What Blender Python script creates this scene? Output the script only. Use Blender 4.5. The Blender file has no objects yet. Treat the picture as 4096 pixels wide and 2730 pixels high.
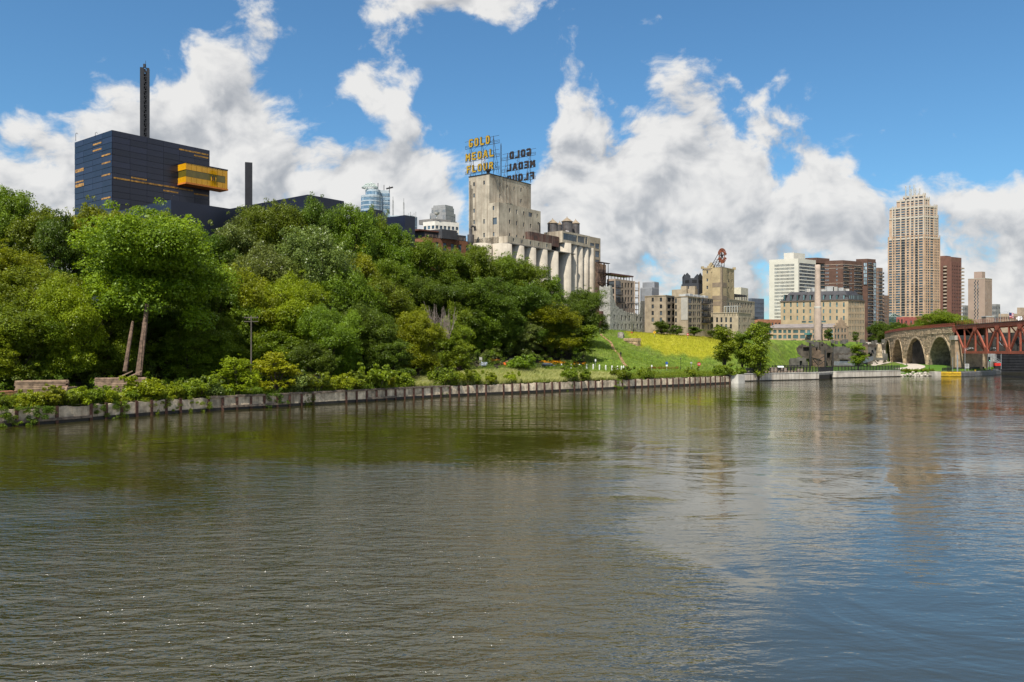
import bpy, bmesh, math, random
import numpy as np
from mathutils import Vector, Matrix
random.seed(11)
rng = np.random.default_rng(11)
scene = bpy.context.scene
COL = scene.collection
# ------------------------------------------------------------------ camera
F, H, HZ, CX = 3300.0, 10.0, 1401.0, 2048.0      # focal length in photo px, eye height, horizon row, centre column
cam_d = bpy.data.cameras.new('camera')
cam_d.sensor_width = 36.0
cam_d.lens = 36.0 * F / 4096.0
cam_d.shift_y = (HZ - 1365.0) / 4096.0
cam_d.clip_start, cam_d.clip_end = 0.5, 30000
cam = bpy.data.objects.new('camera', cam_d)
cam.location = (0, 0, H); cam.rotation_euler = (math.pi / 2, 0, 0)
COL.objects.link(cam); scene.camera = cam
# ------------------------------------------------------------------ sun, sky, exposure
SUN_H = Vector((-0.42, -0.907, 0)).normalized()     # horizontal direction towards the sun
SUN_EL = math.radians(56)
sun_d = bpy.data.lights.new('sun', 'SUN')
sun_d.energy = 5.0; sun_d.angle = math.radians(0.6); sun_d.color = (1.0, 0.94, 0.84)
sun = bpy.data.objects.new('sun', sun_d)
sdir = Vector((SUN_H.x * math.cos(SUN_EL), SUN_H.y * math.cos(SUN_EL), math.sin(SUN_EL)))
sun.rotation_euler = (-sdir).to_track_quat('-Z', 'Y').to_euler()
sun.location = (-60, -80, 160)
COL.objects.link(sun)
scene.view_settings.view_transform = 'Standard'
scene.view_settings.look = 'None'
scene.view_settings.exposure = 0.45
scene.view_settings.gamma = 1.0
scene.cycles.sample_clamp_direct = 10.0; scene.cycles.sample_clamp_indirect = 4.0
def nd(t, typ, **kw):
	n = t.nodes.new(typ)
	for k, v in kw.items():
		if k == 'inp':
			for i, val in v.items():
				n.inputs[i].default_value = val
		else:
			setattr(n, k, v)
	return n
def mth(t, op, a, b=None, c=None, clamp=False):
	n = t.nodes.new('ShaderNodeMath'); n.operation = op; n.use_clamp = clamp
	for i, v in enumerate((a, b, c)):
		if v is None: continue
		if isinstance(v, (int, float)): n.inputs[i].default_value = v
		else: t.links.new(v, n.inputs[i])
	return n.outputs[0]
def vmt(t, op, a, b=None):
	n = t.nodes.new('ShaderNodeVectorMath'); n.operation = op
	for i, v in enumerate((a, b)):
		if v is None: continue
		if isinstance(v, (tuple, list)): n.inputs[i].default_value = v
		else: t.links.new(v, n.inputs[i])
	return n
def mixc(t, f, a, b, mode='MIX'):
	n = t.nodes.new('ShaderNodeMix'); n.data_type = 'RGBA'; n.blend_type = mode
	for i, v in ((0, f), (6, a), (7, b)):
		if isinstance(v, (int, float)): n.inputs[i].default_value = v
		elif isinstance(v, (tuple, list)): n.inputs[i].default_value = (*v[:3], 1)
		else: t.links.new(v, n.inputs[i])
	return n.outputs[2]
def ramp(t, fac, stops, interp='LINEAR'):
	n = t.nodes.new('ShaderNodeValToRGB'); n.color_ramp.interpolation = interp
	while len(n.color_ramp.elements) < len(stops): n.color_ramp.elements.new(0.5)
	for e, (p, c) in zip(n.color_ramp.elements, stops):
		e.position = p; e.color = (*c, 1) if len(c) == 3 else c
	t.links.new(fac, n.inputs[0])
	return n.outputs[0]
# cumulus masses as soft lobes in (azimuth, elevation), described by where they stand in the sky
def sky_ang(x, y):
	x *= 4096 / 2353; y *= 4096 / 2353
	dx, dz = (x - CX) / F, (HZ - y) / F
	return math.atan(dx), math.atan(dz / math.sqrt(1 + dx * dx))
CLOUD_TOP = [(-60, 300), (0, 235), (50, 240), (110, 310), (150, 290), (190, 225), (290, 205), (330, 140), (400, 120), (470, 100), (540, 82), (585, 105), (630, 165), (690, 215), (740, 240), (790, 190), (830, 145), (880, 140),
			 (930, 185), (980, 225), (1015, 270), (1060, 390), (1100, 480), (1150, 515), (1190, 480), (1225, 370), (1255, 250), (1300, 185), (1345, 182), (1380, 225), (1430, 225), (1480, 192), (1540, 178), (1610, 180), (1660, 205),
			 (1700, 235), (1725, 245), (1765, 300), (1790, 335), (1820, 320), (1870, 302), (1940, 322), (2000, 365), (2050, 415), (2100, 380), (2150, 352), (2200, 362), (2260, 405), (2310, 400), (2353, 395), (2420, 380)]
PUFFS = [(1120, 5, 185, 62, 1.55), (1120, -110, 300, 90, 1.3), (1105, 372, 36, 34, .9), (1192, 350, 30, 22, .8), (800, 300, 90, 34, -.9), (1960, 590, 150, 40, -.45), (1240, 640, 190, 60, .3), (640, 400, 130, 50, -.2)]
def build_world():
	w = bpy.data.worlds.new('World'); scene.world = w; w.use_nodes = True
	t = w.node_tree; t.nodes.clear(); L = t.links.new
	tc = nd(t, 'ShaderNodeTexCoord')
	d = vmt(t, 'NORMALIZE', tc.outputs['Generated']).outputs[0]
	nw = nd(t, 'ShaderNodeTexNoise', inp={'Scale': 6.5, 'Detail': 3.0, 'Roughness': .5}); L(d, nw.inputs['Vector'])
	wv = vmt(t, 'MULTIPLY', vmt(t, 'SUBTRACT', nw.outputs['Color'], (.5, .5, .5)).outputs[0], (.10, .10, .06)).outputs[0]
	dw = vmt(t, 'ADD', d, wv).outputs[0]
	sx = nd(t, 'ShaderNodeSeparateXYZ'); L(dw, sx.inputs[0])
	az = mth(t, 'ARCTAN2', sx.outputs[0], sx.outputs[1])
	el = mth(t, 'ARCSINE', mth(t, 'MINIMUM', mth(t, 'MAXIMUM', sx.outputs[2], -.999), .999))
	# height of the cumulus bank around the horizon, as it stands in view; beyond, it carries on at the same level
	fc = nd(t, 'ShaderNodeFloatCurve'); cv = fc.mapping.curves[0]
	RANGE = .70
	pts = []
	for x, y in CLOUD_TOP:
		a, e = sky_ang(x, y); pts.append((.5 + a / (2 * RANGE), e / .6))
	cv.points[0].location = pts[0]; cv.points[1].location = pts[-1]
	for p in pts[1:-1]: cv.points.new(*p)
	for p in cv.points: p.handle_type = 'AUTO_CLAMPED'
	fc.mapping.update()
	L(mth(t, 'MULTIPLY_ADD', az, 1 / (2 * RANGE), .5, clamp=True), fc.inputs['Value'])
	n2 = nd(t, 'ShaderNodeTexNoise', inp={'Scale': 2.4, 'Detail': 2.0, 'Roughness': .5}); L(d, n2.inputs['Vector'])
	outv = nd(t, 'ShaderNodeMapRange', inp={'From Min': .62, 'From Max': .95}); L(mth(t, 'ABSOLUTE', az), outv.inputs[0])
	top = mth(t, 'MULTIPLY', fc.outputs[0], .6)
	top = mth(t, 'ADD', top, mth(t, 'MULTIPLY', outv.outputs[0], mth(t, 'MULTIPLY', mth(t, 'SUBTRACT', n2.outputs['Fac'], .45), .9)))
	h = mth(t, 'SUBTRACT', top, el)                                   # depth below the cloud tops
	cov = mth(t, 'MINIMUM', mth(t, 'MULTIPLY', h, 11.0), 1.15)
	cov = mth(t, 'SUBTRACT', cov, mth(t, 'MULTIPLY', mth(t, 'MAXIMUM', mth(t, 'SUBTRACT', h, .10), 0), 3.6))   # ragged, thinner bases
	cov = mth(t, 'MAXIMUM', cov, -1.0)
	uv = nd(t, 'ShaderNodeCombineXYZ'); L(az, uv.inputs[0]); L(el, uv.inputs[1])
	k = 4096 / 2353 / F
	for (x, y, rx, ry, s) in PUFFS:
		a, e = sky_ang(x, y)
		q = vmt(t, 'MULTIPLY', vmt(t, 'SUBTRACT', uv.outputs[0], (a, e, 0)).outputs[0], (1 / (rx * k), 1 / (ry * k), 0)).outputs[0]
		cov = mth(t, 'MULTIPLY_ADD', mth(t, 'EXPONENT', mth(t, 'MULTIPLY', vmt(t, 'DOT_PRODUCT', q, q).outputs['Value'], -.8)), s, cov)
	# cumulus overhead, thickened out of view to whiten the water ripples
	hi = nd(t, 'ShaderNodeMapRange', inp={'From Min': .48, 'From Max': .62}); L(el, hi.inputs[0])
	cov = mth(t, 'ADD', cov, mth(t, 'MULTIPLY', hi.outputs[0], mth(t, 'MULTIPLY_ADD', n2.outputs['Fac'], 5.0, -.85)))
	dd = vmt(t, 'MULTIPLY', dw, (1, 1, 1.3)).outputs[0]
	def fbm(off, det):
		n1 = nd(t, 'ShaderNodeTexNoise', inp={'Scale': 12.0, 'Detail': det, 'Roughness': .56, 'Lacunarity': 2.15})
		L(vmt(t, 'ADD', dd, off).outputs[0], n1.inputs['Vector']); return n1.outputs['Fac']
	f0 = fbm((0, 0, 0), 7.0); f1 = fbm((-.014, -.004, .026), 3.0)
	den = mth(t, 'ADD', cov, mth(t, 'MULTIPLY', mth(t, 'SUBTRACT', f0, .5), 3.9))
	mr = nd(t, 'ShaderNodeMapRange', interpolation_type='SMOOTHSTEP', inp={'From Min': -.05, 'From Max': .55}); L(den, mr.inputs[0])
	lit = mth(t, 'MULTIPLY_ADD', mth(t, 'SUBTRACT', f0, f1), 2.6, .80)
	lit = mth(t, 'SUBTRACT', lit, mth(t, 'MULTIPLY', mth(t, 'MAXIMUM', mth(t, 'SUBTRACT', h, .05), 0), .95))
	lit = mth(t, 'SUBTRACT', lit, mth(t, 'MULTIPLY', mth(t, 'MAXIMUM', mth(t, 'SUBTRACT', den, .9), 0), .10), clamp=True)
	cc = ramp(t, lit, [(0.0, (.40, .43, .48)), (.42, (.60, .62, .65)), (.75, (.86, .86, .86)), (1.0, (1.0, .99, .97))])
	sky = nd(t, 'ShaderNodeTexSky', sky_type='NISHITA', sun_disc=False)
	sky.sun_elevation = SUN_EL
	sky.sun_rotation = math.atan2(SUN_H.x, SUN_H.y)
	sky.altitude = 250; sky.air_density = 1.0; sky.dust_density = 0.9; sky.ozone_density = 2.6
	bg = nd(t, 'ShaderNodeBackground', inp={'Strength': 0.10}); L(mixc(t, 1.0, sky.outputs[0], (.58, .91, 1.05), 'MULTIPLY'), bg.inputs[0])
	bc = nd(t, 'ShaderNodeBackground', inp={'Strength': 0.62}); L(cc, bc.inputs[0])
	mx = nd(t, 'ShaderNodeMixShader')
	L(mth(t, 'MULTIPLY', mr.outputs[0], .97), mx.inputs[0]); L(bg.outputs[0], mx.inputs[1]); L(bc.outputs[0], mx.inputs[2])
	out = nd(t, 'ShaderNodeOutputWorld'); L(mx.outputs[0], out.inputs[0])
	w.cycles.sampling_method = 'MANUAL'; w.cycles.sample_map_resolution = 512
build_world()
# ------------------------------------------------------------------ geometry helpers
def G(px, d): return Vector(((px - CX) / F * d, d, 0))
def zat(py, d): return H + (HZ - py) / F * d
def P(px, py, d): return Vector(((px - CX) / F * d, d, zat(py, d)))
def hit(px, o, u):
	"""length along u from o (in plan) at which the view column px is reached"""
	k = (px - CX) / F
	return (k * o[1] - o[0]) / (u[0] - k * u[1])
def onplane(px, py, o, u):
	t = hit(px, o, u); d = o[1] + u[1] * t
	return t, zat(py, d)
def Z1(x, y): return 200 + x / 1.96, 200 + y / 1.96
def Z2(x, y): return 900 + x / 2.353, 600 + y / 2.353
def Z3(x, y): return 1800 + x / 2.24, 500 + y / 2.24
def Z4(x, y): return 2350 + x / 3.136, 950 + y / 3.136
def Z5(x, y): return 3000 + x / 2.24, 700 + y / 2.24
def Z6(x, y): return 3500 + x / 2.614, 700 + y / 2.614
def Z7(x, y): return 3000 + x / 2.147, 1200 + y / 2.147
def ud(deg): a = math.radians(deg); return Vector((math.cos(a), math.sin(a), 0))
def empty(name, loc, label, cat, group=None, rz=0):
	o = bpy.data.objects.new(name, None); COL.objects.link(o)
	o.location = loc; o.rotation_euler = (0, 0, rz); o.empty_display_size = .3
	o['label'] = label; o['category'] = cat
	if group: o['group'] = group
	return o
def tag(o, label, cat, group=None, kind=None):
	if label: o['label'] = label
	if cat: o['category'] = cat
	if group: o['group'] = group
	if kind: o['kind'] = kind
	return o
def mesh_from(verts, faces, name='mesh', mats=(), midx=None, smooth=False):
	me = bpy.data.meshes.new(name); me.from_pydata([tuple(v) for v in verts], [], faces)
	for m in mats: me.materials.append(m)
	if midx is not None: me.polygons.foreach_set('material_index', midx)
	if smooth: me.polygons.foreach_set('use_smooth', [True] * len(me.polygons))
	me.update(); return me
def link(name, me, parent=None, loc=(0, 0, 0), rz=0.0, scale=None):
	o = bpy.data.objects.new(name, me); COL.objects.link(o)
	o.location = loc; o.rotation_euler = (0, 0, rz)
	if scale: o.scale = scale
	if parent: o.parent = parent
	return o
class MB:
	"""collects shapes into one mesh"""
	def __init__(s): s.v = []; s.f = []; s.m = []
	def add(s, vs, fs, m=0):
		n = len(s.v); s.v.extend([tuple(v) for v in vs]); s.f.extend([tuple(i + n for i in f) for f in fs]); s.m.extend([m] * len(fs)); return s
	def box(s, a, b, m=0, rz=0, c=None):
		x0, y0, z0 = a; x1, y1, z1 = b
		vs = [Vector(p) for p in ((x0, y0, z0), (x1, y0, z0), (x1, y1, z0), (x0, y1, z0), (x0, y0, z1), (x1, y0, z1), (x1, y1, z1), (x0, y1, z1))]
		if rz:
			R = Matrix.Rotation(rz, 3, 'Z'); c = Vector(c) if c else Vector((0, 0, 0)); vs = [R @ (v - c) + c for v in vs]
		return s.add(vs, [(0, 3, 2, 1), (4, 5, 6, 7), (0, 1, 5, 4), (1, 2, 6, 5), (2, 3, 7, 6), (3, 0, 4, 7)], m)
	def prism(s, pts, z0, z1, m=0, top=True, bottom=False):
		n = len(pts); vs = [(p[0], p[1], z0) for p in pts] + [(p[0], p[1], z1) for p in pts]
		fs = [(i, (i + 1) % n, (i + 1) % n + n, i + n) for i in range(n)]
		if top: fs.append(tuple(range(n, 2 * n)))
		if bottom: fs.append(tuple(range(n - 1, -1, -1)))
		return s.add(vs, fs, m)
	def bar(s, a, b, w=.1, h=None, m=0):
		a, b = Vector(a), Vector(b); h = h or w; d = b - a
		if d.length < 1e-6: return s
		d.normalize(); up = Vector((0, 0, 1)) if abs(d.z) < .95 else Vector((1, 0, 0))
		x = d.cross(up).normalized(); y = x.cross(d).normalized()
		vs = [p + x * sx * w / 2 + y * sy * h / 2 for p in (a, b) for sx, sy in ((-1, -1), (1, -1), (1, 1), (-1, 1))]
		return s.add(vs, [(0, 1, 2, 3), (7, 6, 5, 4), (0, 4, 5, 1), (1, 5, 6, 2), (2, 6, 7, 3), (3, 7, 4, 0)], m)
	def tube(s, pts, radii, n=6, m=0, cap=True):
		rings = []; base = len(s.v)
		for i, p in enumerate(pts):
			p = Vector(p); a = Vector(pts[max(0, i - 1)]); b = Vector(pts[min(len(pts) - 1, i + 1)])
			d = (b - a).normalized(); up = Vector((0, 0, 1)) if abs(d.z) < .9 else Vector((1, 0, 0))
			x = d.cross(up).normalized(); y = d.cross(x).normalized()
			r = radii[i] if hasattr(radii, '__len__') else radii
			for k in range(n):
				t = 2 * math.pi * k / n; s.v.append(tuple(p + x * math.cos(t) * r + y * math.sin(t) * r))
		for i in range(len(pts) - 1):
			for k in range(n):
				a = base + i * n + k; b = base + i * n + (k + 1) % n
				s.f.append((a, b, b + n, a + n)); s.m.append(m)
		if cap:
			s.f.append(tuple(base + k for k in range(n - 1, -1, -1))); s.m.append(m)
			e = base + (len(pts) - 1) * n; s.f.append(tuple(e + k for k in range(n))); s.m.append(m)
		return s
	def lathe(s, c, prof, n=16, m=0):
		base = len(s.v)
		for r, z in prof:
			for k in range(n):
				t = 2 * math.pi * k / n; s.v.append((c[0] + r * math.cos(t), c[1] + r * math.sin(t), c[2] + z))
		for i in range(len(prof) - 1):
			for k in range(n):
				a = base + i * n + k; b = base + i * n + (k + 1) % n
				s.f.append((a, b, b + n, a + n)); s.m.append(m)
		s.f.append(tuple(base + (len(prof) - 1) * n + k for k in range(n))); s.m.append(m)
		return s
	def mesh(s, mats, name='mesh', smooth=False, fixn=False):
		me = mesh_from(s.v, s.f, name, mats if isinstance(mats, (list, tuple)) else [mats], s.m, smooth)
		if fixn:
			bm = bmesh.new(); bm.from_mesh(me); bmesh.ops.recalc_face_normals(bm, faces=bm.faces); bm.to_mesh(me); bm.free()
		return me
	def build(s, name, mats, parent=None, loc=(0, 0, 0), rz=0.0, smooth=False, local=True, fixn=False):
		"""vertices given in world space when parent is a placed empty: shifted into its frame"""
		if parent is not None and local and not rz:
			off = Vector(parent_loc(parent)); s.v = [tuple(Vector(v) - off) for v in s.v]
		return link(name, s.mesh(mats, name, smooth, fixn), parent, loc, rz)
def parent_loc(o):
	v = Vector(o.location)
	while o.parent: o = o.parent; v += Vector(o.location)
	return v
# ------------------------------------------------------------------ materials
MATS = {}
def mat(name, col, rough=.8, var=.18, scale=.6, col2=None, bump=.0, bscale=8.0, metal=0.0, streak=0.0, streak_col=(.05, .04, .03), rnd=0.0, spec=.4, fine=0.0, coords='Object'):
	"""surface with large-scale mottling, optional vertical rain streaks, fine relief and per-object tint"""
	m = bpy.data.materials.new(name); m.use_nodes = True; t = m.node_tree
	b = t.nodes['Principled BSDF']; b.inputs['Roughness'].default_value = rough; b.inputs['Metallic'].default_value = metal
	b.inputs['Specular IOR Level'].default_value = spec
	tc = nd(t, 'ShaderNodeTexCoord'); co = tc.outputs[coords] if coords != 'World' else nd(t, 'ShaderNodeNewGeometry').outputs['Position']
	n = nd(t, 'ShaderNodeTexNoise', inp={'Scale': scale, 'Detail': 6.0, 'Roughness': .62}); t.links.new(co, n.inputs['Vector'])
	c2 = col2 or tuple(max(0, c * (1 - 2.2 * var)) for c in col)
	c1 = tuple(min(1, c * (1 + var)) for c in col) if col2 is None else col
	c = ramp(t, n.outputs['Fac'], [(.32, c2), (.66, c1)])
	if fine:
		n3 = nd(t, 'ShaderNodeTexNoise', inp={'Scale': scale * 14, 'Detail': 3.0}); t.links.new(co, n3.inputs['Vector'])
		c = mixc(t, mth(t, 'MULTIPLY', n3.outputs['Fac'], fine), c, tuple(x * .45 for x in col))
	if streak:
		mp = nd(t, 'ShaderNodeMapping'); mp.inputs['Scale'].default_value = (1.1, 1.1, .035); t.links.new(co, mp.inputs[0])
		n2 = nd(t, 'ShaderNodeTexNoise', inp={'Scale': 1.0, 'Detail': 5.0, 'Roughness': .7}); t.links.new(mp.outputs[0], n2.inputs['Vector'])
		f = ramp(t, n2.outputs['Fac'], [(.47, (0, 0, 0)), (.72, (1, 1, 1))])
		c = mixc(t, mth(t, 'MULTIPLY', f, streak), c, streak_col)
	if rnd:
		oi = nd(t, 'ShaderNodeObjectInfo')
		v = mth(t, 'MULTIPLY_ADD', oi.outputs['Random'], 2 * rnd, 1 - rnd)
		hs = nd(t, 'ShaderNodeHueSaturation'); t.links.new(v, hs.inputs['Value']); t.links.new(c, hs.inputs['Color']); c = hs.outputs[0]
	t.links.new(c, b.inputs['Base Color'])
	if bump:
		nb = nd(t, 'ShaderNodeTexNoise', inp={'Scale': bscale, 'Detail': 4.0}); t.links.new(co, nb.inputs['Vector'])
		bp = nd(t, 'ShaderNodeBump', inp={'Strength': bump, 'Distance': .15}); t.links.new(nb.outputs['Fac'], bp.inputs['Height']); t.links.new(bp.outputs[0], b.inputs['Normal'])
	MATS[name] = m; return m
def glass_mat(name, col, rough=.08, rnd=.5, light=(.25, .30, .34)):
	m = bpy.data.materials.new(name); m.use_nodes = True; t = m.node_tree; b = t.nodes['Principled BSDF']
	oi = nd(t, 'ShaderNodeObjectInfo'); g = nd(t, 'ShaderNodeNewGeometry')
	n = nd(t, 'ShaderNodeTexWhiteNoise'); n.noise_dimensions = '3D'
	q = vmt(t, 'FLOOR', vmt(t, 'MULTIPLY', g.outputs['Position'], (.45, .45, .38)).outputs[0]).outputs[0]; t.links.new(q, n.inputs['Vector'])
	f = mth(t, 'MULTIPLY', mth(t, 'POWER', n.outputs['Value'], 3.0), rnd)
	t.links.new(mixc(t, f, col, light), b.inputs['Base Color'])
	b.inputs['Roughness'].default_value = rough; b.inputs['Specular IOR Level'].default_value = .7
	MATS[name] = m; return m
def leaf_mat(name, c1, c2, trans=.35, rough=.45, hue=.0):
	m = bpy.data.materials.new(name); m.use_nodes = True; t = m.node_tree; b = t.nodes['Principled BSDF']
	at = nd(t, 'ShaderNodeAttribute', attribute_name='tint'); oi = nd(t, 'ShaderNodeObjectInfo')
	c = mixc(t, at.outputs['Fac'], c1, c2)
	hs = nd(t, 'ShaderNodeHueSaturation'); t.links.new(c, hs.inputs['Color'])
	t.links.new(mth(t, 'MULTIPLY_ADD', oi.outputs['Random'], .30, .85), hs.inputs['Value'])
	t.links.new(mth(t, 'MULTIPLY_ADD', oi.outputs['Random'], .03, .485), hs.inputs['Hue'])
	t.links.new(hs.outputs[0], b.inputs['Base Color']); b.inputs['Roughness'].default_value = rough; b.inputs['Specular IOR Level'].default_value = .28
	tr = nd(t, 'ShaderNodeBsdfTranslucent');
	t.links.new(mixc(t, 1.0, hs.outputs[0], (1.25, 1.2, .55), 'MULTIPLY'), tr.inputs[0])
	mx = nd(t, 'ShaderNodeMixShader', inp={0: trans}); t.links.new(b.outputs[0], mx.inputs[1]); t.links.new(tr.outputs[0], mx.inputs[2])
	t.links.new(mx.outputs[0], t.nodes['Material Output'].inputs[0])
	MATS[name] = m; return m
# ------------------------------------------------------------------ materials of the setting
M_CONC = mat('old_concrete', (.42, .39, .34), .9, .16, .35, streak=.75, streak_col=(.17, .14, .11), bump=.2, bscale=3, rnd=.06, coords='World')
M_CONC_L = mat('pale_concrete', (.50, .48, .43), .88, .12, .3, streak=.55, streak_col=(.22, .17, .13), bump=.15, bscale=3, coords='World')
M_PANEL = mat('wall_panel_concrete', (.56, .465, .335), .9, .28, .8, streak=.75, streak_col=(.16, .11, .07), bump=.35, bscale=5, rnd=.26, coords='World')
M_RUST = mat('rusty_steel', (.10, .045, .03), .85, .35, 2.0, bump=.2, coords='World')
M_TIMBER = mat('weathered_timber', (.16, .125, .095), .9, .3, 1.4, bump=.4, bscale=9, rnd=.25, coords='World')
M_DARK = mat('wet_black_concrete', (.018, .016, .013), .5, .2, 1.0, coords='World')
M_BLACK = mat('black_paint', (.015, .015, .016), .5, .1)
M_ASPH = mat('asphalt', (.13, .12, .11), .9, .1, .5, fine=.2, coords='World')
M_PATHC = mat('pale_path_paving', (.42, .37, .31), .9, .1, .5, coords='World')
M_DIRT = mat('bare_dirt', (.30, .17, .10), .95, .25, 1.5, bump=.3, coords='World')
# ------------------------------------------------------------------ river bank line and terrain
BANK = [(-330, -160), (-210, -40), (-130, 40), (-95, 75), (-66.5, 107), (-61.7, 113), (-57.5, 122.7), (-49.3, 135.8), (-44, 138.7 + 2), (-30.8, 156.8), (-15.4, 176.5), (3, 191.9), (29.5, 215.7), (45, 228), (67.5, 249),
		(71.5, 262), (103.9, 279.6), (114.6, 294.6), (146, 311), (163, 319), (170, 320), (193, 337), (210, 356), (223, 380), (320, 381), (900, 420)]
BK = np.array(BANK, float)
def bank_dist(x, y):
	"""signed distance inland of the bank line (numpy arrays)"""
	x = np.asarray(x, float); y = np.asarray(y, float)
	best = np.full(x.shape, 1e18); sgn = np.ones(x.shape)
	for (ax, ay), (bx, by) in zip(BK[:-1], BK[1:]):
		dx, dy = bx - ax, by - ay; L2 = dx * dx + dy * dy
		t = np.clip(((x - ax) * dx + (y - ay) * dy) / L2, 0, 1)
		ex, ey = x - (ax + t * dx), y - (ay + t * dy); q = ex * ex + ey * ey
		cr = dx * ey - dy * ex
		m = q < best - 1e-9; best = np.where(m, q, best); sgn = np.where(m, np.sign(cr), sgn)
	return np.sqrt(best) * np.where(sgn == 0, 1, sgn)
def sstep(x, a, b):
	t = np.clip((x - a) / (b - a), 0, 1); return t * t * (3 - 2 * t)
KPX = np.array([-3000, 2200, 2330, 2450, 2700, 2880, 3050, 3150, 3260, 3450, 3535, 3560, 3700, 3900, 9000], float)
TOPZ = np.array([20.5, 20.5, 18.8, 17.4, 15.8, 14.8, 14.2, 14.0, 14.0, 13.6, 13.4, 12.2, 13, 14, 14.])
W0 = np.array([27, 27, 24, 19, 17, 15, 16, 30, 36, 34, 60, 150, 170, 60, 60.])
W1 = np.array([66, 66, 72, 66, 57, 49, 44, 43, 42, 40, 68, 175, 190, 66, 66.])
_ph = rng.uniform(0, 6.28, (6, 2)); _fr = rng.uniform(.02, .16, (6, 2)) * rng.choice([-1, 1], (6, 2))
def lump(x, y): return sum(np.sin(x * _fr[i, 0] + y * _fr[i, 1] + _ph[i, 0]) for i in range(6)) / 6
def height(x, y):
	x = np.asarray(x, float); y = np.asarray(y, float)
	w = bank_dist(x, y); px = CX + F * x / np.maximum(y, 20)
	tz = np.interp(px, KPX, TOPZ); a = np.interp(px, KPX, W0); b = np.interp(px, KPX, W1)
	t = np.clip((w - a) / (b - a), 0, 1); rise = .35 * t + .65 * t * t * (3 - 2 * t)
	flat = 2.35 + .9 * sstep(w, 3, 22)
	# the overgrown bank swells towards the parkway in the middle of the view
	swell = 1.9 * np.exp(-((px - 2020) / 300) ** 2) * sstep(w, 1.5, 13)
	z = flat + swell * (1 - .45 * sstep(w, 13, 24)) + (tz - flat) * rise + .35 * lump(x, y) * sstep(w, 26, 36)
	z = z + .25 * lump(x * 4, y * 4) * sstep(w, 26, 32) * (1 - sstep(px, 3050, 3200))
	z = np.where(px > 3590, z - 1.0 * (1 - sstep(w, 1, 12)) * (px < 3800), z)
	return np.where(w < 1.2, -5.0, z)
def hz(x, y): return float(height(np.array([x]), np.array([y]))[0])
M_WATER = bpy.data.materials.new('river_water')
def water_material(m):
	m.use_nodes = True; t = m.node_tree; b = t.nodes['Principled BSDF']
	b.inputs['Base Color'].default_value = (.030, .027, .005, 1); b.inputs['Roughness'].default_value = .04
	b.inputs['IOR'].default_value = 2.3; b.inputs['Specular IOR Level'].default_value = .55
	pos = nd(t, 'ShaderNodeNewGeometry').outputs['Position']
	def noise(scale, sx, sy, rot, detail, rough=.55, dist=0.0):
		mp = nd(t, 'ShaderNodeMapping'); mp.inputs['Scale'].default_value = (sx, sy, 1); mp.inputs['Rotation'].default_value = (0, 0, math.radians(rot))
		t.links.new(pos, mp.inputs[0])
		n = nd(t, 'ShaderNodeTexNoise', inp={'Scale': scale, 'Detail': detail, 'Roughness': rough, 'Distortion': dist}); t.links.new(mp.outputs[0], n.inputs['Vector']); return n.outputs['Fac']
	chop = noise(1.15, .5, 1.2, 14, 3, .5, .6)          # wind ripples
	long = noise(.42, .45, 1.3, 32, 2, .5, .8)         # slower wave trains crossing the ripples
	fine = noise(4.2, .6, 1.1, -10, 2, .5, .3)
	swirl = noise(.10, 1, 1.3, 20, 3.5, .5, 1.6)         # slow eddies
	patch = noise(.020, 1, 1.6, 35, 3, .5, 1.0)         # where the wind reaches the water
	pm = nd(t, 'ShaderNodeMapRange', interpolation_type='SMOOTHSTEP', inp={'From Min': .40, 'From Max': .60, 'To Min': .25, 'To Max': 1.0}); t.links.new(patch, pm.inputs[0])
	sx = nd(t, 'ShaderNodeSeparateXYZ'); t.links.new(pos, sx.inputs[0])
	# wind ripples lie in the near left of the pool; the current on the right and under the trees is smoother
	wob = mth(t, 'MULTIPLY', mth(t, 'SUBTRACT', patch, .5), 120.0)
	def sm(v, a, c, lo, hi):
		n = nd(t, 'ShaderNodeMapRange', interpolation_type='SMOOTHSTEP', inp={'From Min': a, 'From Max': c, 'To Min': lo, 'To Max': hi}); t.links.new(v, n.inputs[0]); return n.outputs[0]
	sidex = sm(mth(t, 'ADD', mth(t, 'MULTIPLY_ADD', sx.outputs[1], -.03, sx.outputs[0]), mth(t, 'MULTIPLY', wob, .25)), -5.0, 7.0, 1.0, 0.0)
	near = sm(mth(t, 'ADD', sx.outputs[1], wob), 38.0, 78.0, 1.0, 0.0)
	amp = mth(t, 'MULTIPLY_ADD', mth(t, 'MULTIPLY', sidex, near), 1.0, mth(t, 'MULTIPLY', pm.outputs[0], .095))
	hgt = mth(t, 'MULTIPLY', mth(t, 'MULTIPLY_ADD', long, .9, mth(t, 'MULTIPLY_ADD', fine, .3, chop)), mth(t, 'MULTIPLY', amp, .50))
	hgt = mth(t, 'MULTIPLY_ADD', swirl, .11, hgt)
	bp = nd(t, 'ShaderNodeBump', inp={'Strength': 1.0, 'Distance': 1.0}); t.links.new(hgt, bp.inputs['Height']); t.links.new(bp.outputs[0], b.inputs['Normal'])
water_material(M_WATER)
mb = MB(); mb.add([(-900, -300, 0), (900, -300, 0), (900, 600, 0), (-900, 600, 0)], [(0, 1, 2, 3)])
tag(mb.build('river', M_WATER), 'dark green rippled river reflecting trees, buildings and clouds', None, kind='structure')
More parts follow.
